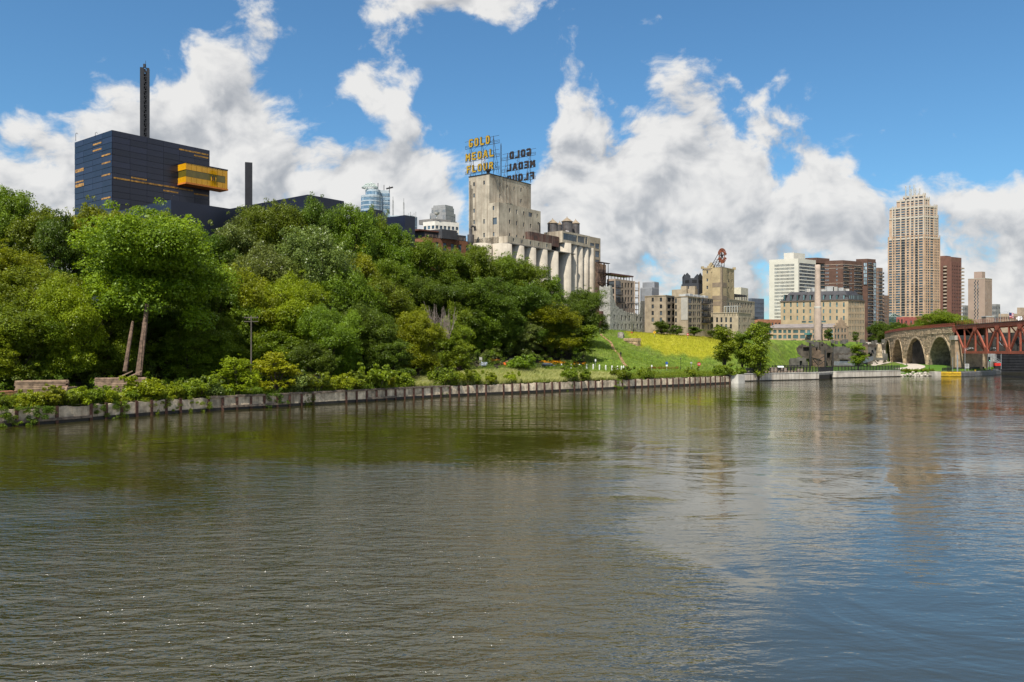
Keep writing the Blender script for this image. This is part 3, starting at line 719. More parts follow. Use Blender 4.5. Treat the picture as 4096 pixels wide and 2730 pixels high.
# ------------------------------------------------------------------ far towers behind the theatre
def far_towers():
	# rounded glass tower with a halo ring
	d = 760; c = G(1506, d); R = (1528 - 1445) / 2 / F * d
	B = Building('glass_tower', 'far blue glass skyscraper with rounded side and wide white halo crown', (c.x, c.y, 15), 'skyscraper')
	g = glass_mat('curtain_wall_glass', (.10, .17, .24), .12, .8, (.34, .46, .55)); sp = mat('pale_mullion', (.40, .46, .50), .5, .1)
	def drum(cx, r, z0, z1, nm, seg=20):
		h = 3.9; k = int((z1 - z0) / h); rings = MB();
		for i in range(seg):
			t0, t1 = 2 * math.pi * i / seg, 2 * math.pi * (i + 1) / seg
			for j in range(k):
				za, zb = z0 + h * j, z0 + h * j + h * .72
				p = [(cx.x + r * math.cos(t0), cx.y + r * math.sin(t0)), (cx.x + r * math.cos(t1), cx.y + r * math.sin(t1))]
				rings.add([(*p[0], za), (*p[1], za), (*p[1], zb), (*p[0], zb)], [(0, 1, 2, 3)], 0)
				s_ = 1.012; p2 = [(cx.x + (q[0] - cx.x) * s_, cx.y + (q[1] - cx.y) * s_) for q in p]
				rings.add([(*p2[0], zb), (*p2[1], zb), (*p2[1], za + h), (*p2[0], za + h)], [(0, 1, 2, 3)], 1)
		rings.prism([(cx.x + r * 1.01 * math.cos(2 * math.pi * i / seg), cx.y + r * 1.01 * math.sin(2 * math.pi * i / seg)) for i in range(seg)], z0 + h * k, z0 + h * k + .8, 1)
		B.part(nm, rings, [g, sp])
	drum(G((1445 + 1528) / 2, d - 8), R, 40, zat(793, d), 'lower_drum')
	drum(G(1492, d + 4), R * .72, 40, zat(754, d), 'upper_drum')
	q = G(1500, d + 6); w = (1560 - 1500) / F * d; U = ud(8); N = Vector((-U.y, U.x, 0)); zt = zat(756, d); mb = MB()
	for j in range(int((zt - 40) / 3.9)):
		za = 40 + 3.9 * j
		for (o, u, L) in ((q, U, w), (q + U * w, N, 25)):
			for i in range(5):
				a, b = o + u * (L * i / 5 + .15), o + u * (L * (i + 1) / 5 - .15); mb.add([(a.x, a.y, za), (b.x, b.y, za), (b.x, b.y, za + 2.8), (a.x, a.y, za + 2.8)], [(0, 1, 2, 3)], 0)
	mb.prism([q + N * .3, q + U * w + N * .3 - U * .3, q + U * (w - .3) + N * 25, q + N * 25], 40, zt, 1); B.part('slab', mb, [g, sp])
	hc = G(1484, d + 4); rr = (1508 - 1446) / 2 / F * d; z = zat(748, d); ring = [(hc.x + rr * math.cos(t) - 1, hc.y + rr * math.sin(t)) for t in np.linspace(0, 2 * math.pi, 25)[:-1]]
	mb = MB()
	for i in range(24):
		a, b = ring[i], ring[(i + 1) % 24]; mb.bar((*a, z), (*b, z), .9);
		a2 = (hc.x + (a[0] - hc.x) * .62, hc.y + (a[1] - hc.y) * .62); b2 = (hc.x + (b[0] - hc.x) * .62, hc.y + (b[1] - hc.y) * .62); mb.bar((*a2, z + 3), (*b2, z + 3), .5); mb.bar((*a, z), (*a2, z + 3), .4); mb.bar((*a2, z + 3), (hc.x, hc.y, z + 4.6), .3)
		if i % 3 == 0: a3 = (hc.x + (a[0] - hc.x) * .62, hc.y + (a[1] - hc.y) * .62); mb.bar((*a3, zat(762, d)), (*a3, z + 3), .4)
	B.part('halo_crown', mb, mat('pale_green_steel', (.50, .56, .52), .5, .1));
	mb = MB()
	for px, py in ((1512, 733), (1536, 741), (1558, 745)): p = G(px, d + 8); mb.bar((p.x, p.y, zt - 2), (p.x, p.y, zat(py, d + 8)), .5)
	p, q = P(1545, 756, d + 8), P(1572, 750, d + 8); mb.bar(p, q, 1.2); B.part('antenna', mb, M_STEEL); B.done()
	# bluish chamfered tower with aerials
	d = 620; c = G(1640, d); a = hit(1669, c, ud(62)); b = hit(1560, c, ud(176)); z1 = zat(862, d)
	B = Building('glass_office_block', 'low blue-grey glass tower with two thin aerials beside the theatre', (c.x, c.y, 15), 'office tower')
	B.block(c, a, b, 20, z1, sp, grid(a, 20, z1, 6, 12, .96, .9), grid(b, 20, z1, 5, 12, .94, .8), style='plain', gm=glass_mat('slate_glass', (.14, .19, .26), .15, .4, (.3, .36, .42)), ur=ud(62), ul=ud(176))
	mb = MB()
	for px, t in ((1572, 793), (1615, 801)):
		p = G(px, d + 10); mb.bar((p.x, p.y, z1 - 4), (p.x, p.y, zat(t, d)), .9); mb.bar((p.x, p.y, zat(t, d) - 6), (p.x, p.y, zat(t, d) + 3), .4)
	for i in range(6): p = G(1628 + i * 7, d + 6); mb.bar((p.x, p.y, z1 - 1), (p.x, p.y, z1 + 1.5 + (i % 3)), .4)
	B.part('aerial', mb, mat('aerial_grey', (.3, .3, .3), .6)); B.done()
	# stepped ribbed tower
	d = 800; c = G(1782, d); ur, ul = ud(55), ud(160); st = mat('ribbed_stone', (.30, .30, .30), .7, .1)
	B = Building('stepped_tower', 'far grey stepped skyscraper with vertical ribs behind the white office', (c.x, c.y, 15), 'skyscraper')
	for pl, pr, pc, py in ((1715, 1827, 1783, 880), (1719, 1822, 1783, 850), (1726, 1816, 1782, 828), (1733, 1812, 1781, 820)):
		cc = G(pc, d); a, b = hit(pr, cc, ur), hit(pl, cc, ul); z1 = zat(py, d); z0 = 60
		B.block(cc, a, b, z0, z1, st, grid(a, z0, z1 - 2, 8, 3, .5, .97), grid(b, z0, z1 - 2, 12, 3, .5, .97), style='plain', gm=M_GLASSB, ur=ur, ul=ul)
	B.done()
	# white banded office
	d = 430; c = G(1740, d); ur, ul = ud(28), ud(150); wh = mat('white_stone_cladding', (.66, .62, .55), .8, .06)
	B = Building('white_office', 'white office block with square dark windows beside the stepped tower', (c.x, c.y, 15), 'office')
	a, b = hit(1836, c, ur), hit(1692, c, ul); z1 = zat(885, d); B.block(c, a, b, 20, z1, wh, grid(a, z1 - 16.6, z1 - 1.6, 6, 5, .66, .6), grid(b, z1 - 16.6, z1 - 1.6, 3, 5, .66, .6), gm=M_GLASSB, ur=ur, ul=ul, style='pair')
	mb = MB(); e = c + ur * a * .1 + ul * 3; z = z1; mb.prism([e, e + ur * a * .75, e + ur * a * .75 + ul * 9, e + ul * 9], z - 1, zat(873, d)); B.part('plant_room', mb, M_ROOF)
	p = G(1747, d); mb = MB(); mb.lathe((p.x, p.y, zat(874, d)), [(.2, 0), (.25, 1.5), (1.3, 2.2), (1.6, 3.0)], 10); B.part('dish', mb, wh); B.done()
	# brick apartments with terraces
	d = 310; c = G(1700, d); ur, ul = ud(40), ud(150); br = mat('orange_brick', (.24, .105, .055), .9, .15, .6, fine=.3, coords='World'); dk = mat('dark_grey_cladding', (.05, .052, .058), .7, .1)
	B = Building('brick_apartments', 'orange brick apartment block with glass terraces and dark rooftop boxes', (c.x, c.y, 18), 'apartment block')
	a, b = hit(1885, c, ur), hit(1637, c, ul); z1 = zat(948, d); B.block(c, a, b, 18, z1, br, grid(a, z1 - 16, z1 - 1.2, 6, 4, .42, .82), grid(b, z1 - 16, z1 - 1.2, 3, 4, .4, .7), gm=M_GLASSB, ur=ur, ul=ul, style='pair', depth=.5)
	e = c + ul * 1.5 + ur * 1.0; mb = MB(); mb.prism([e, e + ur * (a - 2), e + ur * (a - 2) + ul * 8, e + ul * 8], z1 - .4, z1 + 2.3); B.part('penthouse', mb, dk)
	e = e + ul * .5 - ur * 3; mb = MB(); mb.prism([e - ul * 1.5, e + ur * a * .62 - ul * 1.5, e + ur * a * .62 + ul * 8, e + ul * 8], z1 + 2.3, z1 + 2.8, bottom=True); B.part('terrace_roof', mb, mat('red_brown_fascia', (.12, .05, .035), .8))
	cc = G(1768, d + 4); mb = MB(); q = hit(1828, cc, ur); mb.prism([cc, cc + ur * q, cc + ur * q + ul * 9, cc + ul * 9], z1, zat(917, d + 4)); B.part('rooftop_box', mb, dk)
	mb = MB(); n = Vector((ur.y, -ur.x, 0))
	for i in range(14): p = c + ur * (a * i / 13) + n * .1; mb.bar((p.x, p.y, z1), (p.x, p.y, z1 + 1.05), .07)
	for h in (.35, .7, 1.05): p, q = c + n * .1, c + ur * a + n * .1; mb.bar((p.x, p.y, z1 + h), (q.x, q.y, z1 + h), .06)
	B.part('terrace_railing', mb, mat('tan_railing', (.35, .25, .19), .7)); B.done()
far_towers()
# ------------------------------------------------------------------ block letters
STROKES = {'G': [[(.98, .96), (.80, 1), (.22, 1), (.05, .82), (.05, .18), (.22, 0), (.78, 0), (.95, .16), (.95, .40), (.60, .40)]],
 'O': [[(.22, 1), (.78, 1), (.95, .82), (.95, .18), (.78, 0), (.22, 0), (.05, .18), (.05, .82), (.22, 1)]],
 'L': [[(.1, 1), (.1, 0), (.95, 0)]], 'D': [[(.1, 1), (.72, 1), (.95, .78), (.95, .22), (.72, 0), (.1, 0), (.1, 1)]],
 'M': [[(.0, 0), (.0, 1), (.5, .35), (1, 1), (1, 0)]], 'E': [[(.95, 1), (.1, 1), (.1, 0), (.95, 0)], [(.1, .52), (.78, .52)]],
 'A': [[(0, 0), (.42, 1), (.58, 1), (1, 0)], [(.2, .3), (.8, .3)]], 'F': [[(.95, 1), (.1, 1), (.1, 0)], [(.1, .52), (.78, .52)]],
 'U': [[(.05, 1), (.05, .18), (.22, 0), (.78, 0), (.95, .18), (.95, 1)]], 'R': [[(.1, 0), (.1, 1), (.75, 1), (.92, .85), (.92, .62), (.75, .48), (.1, .48)], [(.55, .48), (.97, 0)]],
 'S': [[(.95, .82), (.78, 1), (.22, 1), (.05, .82), (.05, .66), (.22, .52), (.78, .48), (.95, .34), (.95, .18), (.78, 0), (.22, 0), (.05, .18)]],
 'T': [[(0, 1), (1, 1)], [(.5, 1), (.5, 0)]], 'P': [[(.1, 0), (.1, 1), (.75, 1), (.92, .85), (.92, .62), (.75, .48), (.1, .48)]], 'N': [[(.05, 0), (.05, 1), (.95, 0), (.95, 1)]],
 'H': [[(.05, 0), (.05, 1)], [(.95, 0), (.95, 1)], [(.05, .5), (.95, .5)]], 'B': [[(.1, 0), (.1, 1), (.72, 1), (.88, .88), (.88, .62), (.72, .5), (.1, .5)], [(.72, .5), (.95, .36), (.95, .14), (.75, 0), (.1, 0)]],
 'K': [[(.1, 0), (.1, 1)], [(.95, 1), (.15, .45)], [(.4, .6), (.97, 0)]]}
def letter(mb, ch, w, h, th, y0, y1, m=0, inset=0.0):
	"""extruded strokes in the xz plane, from depth y0 (front) to y1"""
	t = th / 2 - inset
	for st in STROKES[ch]:
		pts = [Vector((th / 2 + x * (w - th), 0, th / 2 + z * (h - th))) for x, z in st]; closed = (pts[0] - pts[-1]).length < 1e-6
		for i, (a, b) in enumerate(zip(pts[:-1], pts[1:])):
			d = (b - a).normalized(); n = Vector((-d.z, 0, d.x)) * t; e = d * t * (.42 if True else 1)
			a2, b2 = a - e, b + e
			if not closed and i == 0: a2 = a - d * t * .98
			if not closed and i == len(pts) - 2: b2 = b + d * t * .98
			k = .0008 * (i % 4); q = [a2 - n, b2 - n, b2 + n, a2 + n]
			mb.add([(p.x, y0 - k, p.z) for p in q] + [(p.x, y1 + k, p.z) for p in q], [(0, 1, 2, 3), (7, 6, 5, 4), (0, 4, 5, 1), (1, 5, 6, 2), (2, 6, 7, 3), (3, 7, 4, 0)], m)
M_YEL = mat('yellow_sign_enamel', (.43, .27, .02), .5, .15, 1.5)
M_SIGNB = mat('rusty_sign_channel', (.03, .022, .022), .7, .3, 2.0)
def roof_sign(name, label, corner, rows, u, back, zroof):
	"""three rows of letters on a steel lattice; u runs in reading direction for someone in front"""
	rz = math.atan2(u.y, u.x); n = Vector((u.y, -u.x, 0))
	root = empty(name, corner, label, 'sign', 'rooftop letter signs'); cache = {}
	fr = MB(); up = Vector((0, 0, 1)); c = Vector(corner); W = max(r[2] for r in rows) + .6
	for (txt, x0, w, z, h) in rows:
		lw = w / len(txt); lx = x0
		for ch in txt:
			kk = (ch, round(lw, 2), round(h, 2))
			if kk not in cache:
				mb = MB(); ww = lw * .80; letter(mb, ch, ww, h, h * .235, 0, .42, 0); letter(mb, ch, ww, h, h * .235, -.02, .1, 1, inset=h * .025)
				cache[kk] = mb.mesh([M_SIGNB, M_YEL], 'letter')
			p = u * lx; link('letter', cache[kk], root, (p.x, p.y, z), rz); lx += lw
		# catwalk behind the row
		for dy, dz, wd in ((.75, -.12, .22), (.75, .95, .07), (.75, .5, .06), (.5, h * .8, .06)):
			a = c + u * (-.7) - n * dy + up * (z + dz); b = c + u * (W + .9) - n * dy + up * (z + dz); fr.bar(a, b, wd if dz < 0 else .07, .1)
		for e in (-.7, W + .9): a = c + u * e - n * .75 + up * (z - .1); fr.bar(a, a + up * 1.05, .09)
	top = max(r[3] + r[4] for r in rows) - .4
	for k in (.12, .5, .88):
		a = c + u * (W * k) - n * .55; fr.bar(a, a + up * top, .16); b = a - n * 3.4
		fr.bar(a + up * (top - .2), b, .15); fr.bar(a + up * top * .62, b + n * 1.2 + up * .3, .1); fr.bar(a + up * 4.2, b + n * .8 + up * 2.2, .09); fr.bar(a + up * 8.5, b + n * 2.1 + up * 7.4, .09); fr.bar(a + up * .4, b + n * 1.4 + up * 4.4, .09)
	for k0, k1 in ((.12, .5), (.5, .88)):
		for za, zb in ((.3, 4.3), (4.6, 8.8), (8.9, 12.8)):
			if zb > top: continue
			a, b = c + u * (W * k0) - n * .6 + up * za, c + u * (W * k1) - n * .6 + up * zb; fr.bar(a, b, .05)
	fr.build('steel_frame', M_STEEL, root)
	return root
# ------------------------------------------------------------------ the flour elevator
M_ELEV = mat('stained_elevator_concrete', (.50, .435, .335), .92, .2, .22, streak=.8, streak_col=(.18, .13, .09), bump=.25, bscale=2, fine=.3, coords='World')
M_SILO = mat('silo_concrete', (.43, .385, .315), .92, .12, .25, streak=.5, streak_col=(.24, .20, .16), bump=.2, bscale=2, fine=.15, coords='World')
M_RUSTW = mat('rust_sheet', (.13, .06, .045), .85, .5, .6, col2=(.035, .028, .026), streak=.5, streak_col=(.30, .24, .20), coords='World')
M_TANK = mat('tank_steel', (.085, .08, .082), .6, .25, .5, streak=.4, streak_col=(.18, .13, .10), coords='World')
M_TANKR = mat('tank_roof', (.27, .21, .145), .8, .15, .6)
def elevator():
	d = 300; c1 = G(1957, d); z0 = 17
	B = Building('grain_elevator', 'tall stained concrete flour elevator with round silos and small dark windows', (c1.x, c1.y, z0), 'grain elevator')
	z1 = zat(696, d); b1 = hit(1875, c1, GL); a1 = hit(2123.7, c1, GR)
	t2 = hit(1995, c1, -GL); c2 = c1 - GL * t2; z2 = zat(Z3(0, 692)[1], c2.y); a2 = hit(2162.5, c2, GR)
	t3 = hit(2030, c1, -GL); c3 = c1 - GL * t3; z3 = zat(Z3(0, 994)[1], c3.y); a3 = hit(2206, c3, GR); ze = zat(Z3(0, 1056)[1], c3.y)
	e1 = c1 + GL * b1
	# tower: left face spans both blocks at once
	L1 = colrows([(298, 312)], [(500, 535)]) + [(208, 515, 222, 550), (208, 615, 222, 652), (208, 752, 222, 788), (208, 855, 222, 892)]
	L2 = [(382, 728, 396, 766), (298, 846, 311, 886), (382, 832, 420, 893), (298, 970, 312, 1008), (384, 962, 398, 998)]
	l1 = pxops(c1, GL, L1, Z3)
	mb = MB(); w1 = b1
	l1o = pxops(e1, -GL, L1, Z3)
	R1 = colrows([(443, 454), (505, 517), (570, 581), (630, 643)], [(0, 0)]);
	r1 = pxops(c1, GR, [(443, 520, 454, 554), (505, 538, 517, 570), (570, 554, 580, 586), (631, 568, 643, 602), (645, 548, 651, 562), (656, 552, 662, 566), (683, 558, 689, 572), (443, 620, 454, 658), (631, 665, 643, 702)], Z3)
	B.face(mb, c1, GR, a1, z0, z1, r1, style='plain', depth=.35)
	A, D = c1 + GR * a1, c1 + GR * a1 + GL * b1
	for p, q in ((A, D), (D, e1)): mb.add([(p.x, p.y, z0), (q.x, q.y, z0), (q.x, q.y, z1), (p.x, p.y, z1)], [(0, 1, 2, 3)])
	mb.add([(p.x, p.y, z1) for p in (c1, A, D, e1)], [(0, 1, 2, 3)])
	B.face(mb, e1, -GL, b1, z0, z1, l1o + [q for q in pxops(e1, -GL, L2, Z3) if q[2] < b1], style='plain', depth=.35)
	B.part('head_house', mb, M_ELEV)
	# block 2, a lower slice in front of the tower's right face
	mb = MB(); o2 = c1 + Vector((0, 0, 0)); l2 = [(a - b1, b, c - b1, d_) for a, b, c, d_ in pxops(e1, -GL, L2, Z3) if a > b1]
	r2 = pxops(c2, GR, [(528, 748, 541, 788), (592, 760, 604, 800), (656, 776, 667, 812), (704, 786, 738, 826), (776, 800, 787, 836), (528, 850, 541, 888), (592, 864, 604, 902), (656, 876, 667, 914), (716, 888, 728, 926), (528, 972, 541, 1000), (592, 986, 605, 1010), (655, 994, 667, 1018)], Z3)
	B.face(mb, c2, GR, a2, z0, z2, r2, style='plain', depth=.35)
	B.face(mb, c1 - GL * .0, -GL, t2, z0, z2, l2, style='plain', depth=.35)
	A2 = c2 + GR * a2; A2b = A2 + GL * (t2 + 3)
	mb.add([(A2.x, A2.y, z0), (A2b.x, A2b.y, z0), (A2b.x, A2b.y, z2), (A2.x, A2.y, z2)], [(0, 1, 2, 3)])
	q = c1 + GR * a2; mb.add([(p.x, p.y, z2) for p in (c2, A2, A2b, c1 + GL * 3 + GR * a1, c1 + GL * .0 + GR * a1, c1)], [(0, 1, 2, 3, 4, 5)])
	mb.add([(p.x, p.y, zz) for p, zz in ((c1 + GL * 3 + GR * a1, z0), (A2b, z0), (A2b, z2), (c1 + GL * 3 + GR * a1, z2))], [(1, 0, 3, 2)])
	B.part('lower_head_house', mb, M_ELEV)
	# gallery over the bins with its eave
	r3 = pxops(c3, GR, [(564, 1016, 576, 1046), (640, 1030, 653, 1062), (716, 1044, 729, 1074), (791, 1058, 803, 1086), (863, 1070, 875, 1098)], Z3)
	mb = MB(); B.face(mb, c3, GR, a3, ze, z3, r3, style='plain', depth=.35); e3 = c3 + GL * (t3 + b1 * .82)
	B.face(mb, e3, -GL, t3 + b1 * .82, ze, z3, [], None)
	A3 = c3 + GR * a3; mb.add([(p.x, p.y, zz) for p, zz in ((A3, ze), (A3 + GL * 8, ze), (A3 + GL * 8, z3), (A3, z3))], [(0, 1, 2, 3)])
	mb.add([(p.x, p.y, z3) for p in (c3, A3, A3 + GL * 8, e3)], [(0, 1, 2, 3)]); B.part('bin_gallery', mb, M_ELEV)
	mb = MB(); k = .35; f = c3 - GL * k - GR * k; mb.prism([f, A3 + GR * 16 - GL * k, A3 + GR * 16 + GL * 6, e3 + GL * .3 - GR * k], ze - .35, ze - .02, bottom=True); B.part('eave_slab', mb, mat('dark_eave', (.16, .15, .14), .9, .2))
	# round bins
	px_edges = [505, 630, 733, 835, 932, 1028]; us = [hit(Z3(x, 0)[0], c3 - GL * 1.2, GR) for x in px_edges]
	def bins(o, cents, r, ztop, nm, n=28):
		for s_ in cents:
			p = o + GR * s_; mb = MB(); mb.lathe((p.x, p.y, 0), [(r, z0 - 6), (r, ztop)], n); B.part(nm, mb, M_SILO, smooth=False);
			for pl in B.root.children[-1].data.polygons: pl.use_smooth = len(pl.vertices) == 4
	pitch = (us[-1] - us[0]) / 5
	bins(c3 + GL * (pitch * .5 - .6), [us[0] + pitch * (i + .38) for i in range(5)], pitch * .50, ze - .36, 'silo')
	mb = MB(); bins(c3 + GL * (pitch * .5 + 4), [us[0] - 2.6], pitch * .46, ze - .36, 'silo')
	# second, taller row
	o2 = c3 + GL * 1.2; e = [hit(Z3(x, 0)[0], o2, GR) for x in (1010, 1103, 1155, 1205, 1257, 1300)]
	zt2 = zat(Z3(0, 1057)[1], (o2 + GR * e[0]).y)
	bins(o2 + GL * 1.6, [(e[0] + e[1]) / 2 - .8], (e[1] - e[0]) * .42, zt2, 'slim_silo')
	bins(o2 + GL * 2.2, [(p + q) / 2 - .6 for p, q in zip(e[1:-1], e[2:])], (e[2] - e[1]) * .62, zt2, 'slim_silo')
	# housing above the slim silos, rusty conveyor shed, tank platform
	h0 = hit(Z3(1008, 0)[0], o2 - GL * .6, GR); h1 = hit(Z3(1256, 0)[0], o2 - GL * .6, GR); q = o2 - GL * .6 + GR * h0; L = h1 - h0
	mb = MB(); B.face(mb, q, GR, L, zt2 + .02, zt2 + 4.6, [(.6, zt2 + 1.2, L * .52, zt2 + 3.8), (L * .54, zt2 + 1.2, L * .8, zt2 + 3.8), (L * .82, zt2 + 1.0, L * .9, zt2 + 4)], style='plain', depth=.25)
	B.face(mb, q + GL * 9, -GL, 9, zt2 + .02, zt2 + 4.6, [], None); mb.add([(p.x, p.y, zt2 + 4.6) for p in (q, q + GR * L, q + GR * L + GL * 9, q + GL * 9)], [(0, 1, 2, 3)]); B.part('silo_house', mb, M_ELEV)
	s0 = hit(Z3(714, 0)[0], c3 + GL * 2, GR); s1 = hit(Z3(978, 0)[0], c3 + GL * 2, GR); q = c3 + GL * 2 + GR * s0
	mb = MB(); mb.prism([q, q + GR * (s1 - s0), q + GR * (s1 - s0) + GL * 5, q + GL * 5], z3 - .5, zat(Z3(0, 955)[1], q.y)); B.part('rusty_shed', mb, M_RUSTW)
	mb = MB(); pl0 = P(*Z3(870, 988), 326); pz = pl0.z
	q = G(Z3(868, 0)[0], 328); L = hit(Z3(1162, 0)[0], q, GR); mb.prism([q, q + GR * L, q + GR * L + GL * 8, q + GL * 8], pz - .5, pz, bottom=True)
	for i in range(5): p = q + GR * (L * (.55 + i * .11)); mb.bar((p.x, p.y, zt2 + 1), (p.x, p.y, pz), .45)
	mb.prism([q + GL * 2 + GR * .5, q + GR * L * .45 + GL * 2, q + GR * L * .45 + GL * 7, q + GL * 7 + GR * .5], z3, pz - .5); B.part('tank_platform', mb, M_STEEL)
	for x0, x1, yt, ya, dd in ((875, 965, 885, 845, 331), (962, 1002, 895, 870, 339), (1002, 1096, 868, 830, 334), (1090, 1161, 886, 852, 338)):
		p = G(Z3((x0 + x1) / 2, 0)[0], dd); r = (x1 - x0) / 2 / 2.24 / F * dd; zt = zat(Z3(0, yt)[1], dd)
		mb = MB(); mb.lathe((p.x, p.y, 0), [(r, pz), (r * 1.01, (pz + zt) / 2), (r, zt)], 20, 0); mb.lathe((p.x, p.y, 0), [(r * 1.12, zt - .12), (r * 1.12, zt), (.12, zat(Z3(0, ya)[1], dd)), (.1, zat(Z3(0, ya)[1], dd) + .4)], 20, 1)
		B.part('water_tank', mb, [M_TANK, M_TANKR])
	p = P(*Z3(1036, 990), 327); mb = MB(); w = 2.3; mb.add([p, p + GR * w, p + GR * w + Vector((0, 0, 2.0)), p + Vector((0, 0, 2.0))], [(0, 1, 2, 3)]); n = -GL * .03
	o = B.part('painted_board', mb, mat('white_board', (.75, .72, .70), .8)); mb = MB()
	for i in range(7):
		t0, t1 = math.pi * (1 - i / 7), math.pi * (1 - (i + 1) / 7); f = lambda t: p + n + GR * (.75 + .5 * math.cos(t)) + Vector((0, 0, .9 + .6 * math.sin(t)))
		mb.bar(f(t0), f(t1), .16, .1)
	for xx, za, zb in ((.25, .1, .9), (1.25, .1, .9), (1.75, .2, 1.0), (2.1, .2, 1.0)): mb.bar(p + n + GR * xx + Vector((0, 0, za)), p + n + GR * xx + Vector((0, 0, zb)), .16, .1)
	mb.build('red_painted_mark', mat('red_mark', (.45, .03, .05), .8), B.root)
	# cyclone dust collector, pipes, cables, graffiti patch
	p = G(Z3(222, 0)[0], 302) - GR * 2.2; zt = zat(Z3(0, 985)[1], 300); mb = MB()
	mb.lathe((p.x, p.y, 0), [(.15, zt - 5.6), (1.2, zt - 2.6), (1.25, zt)], 14); mb.tube([(p.x, p.y, zt), (p.x - .2, p.y, zt + 2.2), (p.x + .5, p.y, zt + 3.2), (p.x + 1.4, p.y + .4, zt + 3.0), (p.x + 1.6, p.y + .8, zt + 1.6)], .5, 8); B.part('dust_cyclone', mb, M_TANK)
	for px in (180, 190, 200):
		mb = MB(); t = hit(Z3(px, 0)[0], e1, -GL); q = e1 - GL * t - GR * .15; mb.tube([(q.x, q.y, 30), (q.x, q.y, z1 - (px - 170) * .15)], .12, 5); B.part('downpipe', mb, M_STEEL)
	mb = MB(); t = hit(Z3(798, 0)[0], c2, GR); q = c2 + GR * t - GL * .25; za, zb = zat(Z3(0, 960)[1], q.y), zat(Z3(0, 884)[1], q.y); mb.tube([(q.x, q.y, za), (q.x, q.y, zb), (q.x - .5, q.y - .3, zb + .3), (q.x - 1, q.y - .6, zb)], .2, 6); B.part('vent_pipe', mb, M_STEEL)
	mb = MB(); q = c1 + GR * (a1 * .37); r_ = random.Random(3)
	for i, ch in enumerate('ANUTE'):
		o = MB(); letter(o, ch, .95, 1.2, .24, -.03, 0.0, i % 2); R = Matrix.Rotation(math.atan2(GR.y, GR.x), 3, 'Z'); off = q + GR * (i * .95) - GL * .03 + Vector((0, 0, z2 + .25 + .2 * (i % 2)))
		mb.add([R @ Vector(v) + off for v in o.v], o.f, i % 2)
	B.part('graffiti', mb, [mat('graffiti_green', (.10, .20, .14), .8), mat('graffiti_dark', (.05, .05, .05), .8)])
	# roof lip, hopper, flagpole
	mb = MB()
	for p, q in ((e1, c1), (c1, c1 + GR * a1)): mb.bar((p.x, p.y, z1 + .1), (q.x, q.y, z1 + .1), .35, .25)
	B.part('roof_lip', mb, M_STEEL)
	mb = MB(); p = c1 + GL * 1.2 + GR * .8; mb.lathe((p.x, p.y, 0), [(.5, z1), (.7, z1 + 1.2), (1.0, z1 + 1.3), (1.05, z1 + 1.9)], 12); B.part('roof_hopper', mb, M_STEEL)
	p = G(2004, 312); mb = MB(); zt = zat(572, 312); mb.tube([(p.x, p.y, z1 - .5), (p.x, p.y, zt - 1), (p.x, p.y, zt)], [.22, .2, .04], 6); B.part('flagpole', mb, M_STEEL)
	B.done()
	# signs
	u = -GL; s = e1 - GR * .0 + GR * 1.0
	o = e1 + GR * .9; o.z = z1
	def rows(o, u, spec):
		out = []
		for txt, x0, x1, ybot, ytop in spec:
			a, b = hit(x0, o, u), hit(x1, o, u); dm = (o + u * ((a + b) / 2)).y; out.append((txt, min(a, b), abs(b - a) * 1.06, zat(ybot, dm) - o.z, zat(ytop, dm) - zat(ybot, dm)))
		return out
	# letter row extents along the face (columns of the row's ends, rows at its middle)
	o1 = e1 + GR * .9; o1.z = z1
	r1 = rows(o1, u, [('GOLD', 1874, 1959, 592 - 8, 592 - 42), ('MEDAL', 1862, 1973, 641 - 4, 641 - 36), ('FLOUR', 1865, 1971, 689 - 2, 689 - 33)])
	x = min(r[1] for r in r1); o1 = o1 + u * x; o1.z = z1; r1 = [(t, a - x, w, z, h) for t, a, w, z, h in r1]
	roof_sign('rooftop_sign', 'yellow block letters reading GOLD MEDAL FLOUR facing the river', o1, r1, u, 1, z1)
	u2 = GL; far = c1 + GR * (a1 - 2.2); far.z = z1
	o2 = far - GL * 2.2; o2.z = z1
	r2 = rows(o2, u2, [('GOLD', 2126, 2040, 632, 601), ('MEDAL', 2141, 2031, 679, 649), ('FLOUR', 2139, 2031, 726, 696)])
	x = min(r[1] for r in r2); o2 = o2 + u2 * x; o2.z = z1; r2 = [(t, a - x, w, z, h) for t, a, w, z, h in r2]
	roof_sign('rooftop_sign', 'dark reversed back of the GOLD MEDAL FLOUR letters on the far roof end', o2, r2, u2, 1, z1)
elevator()
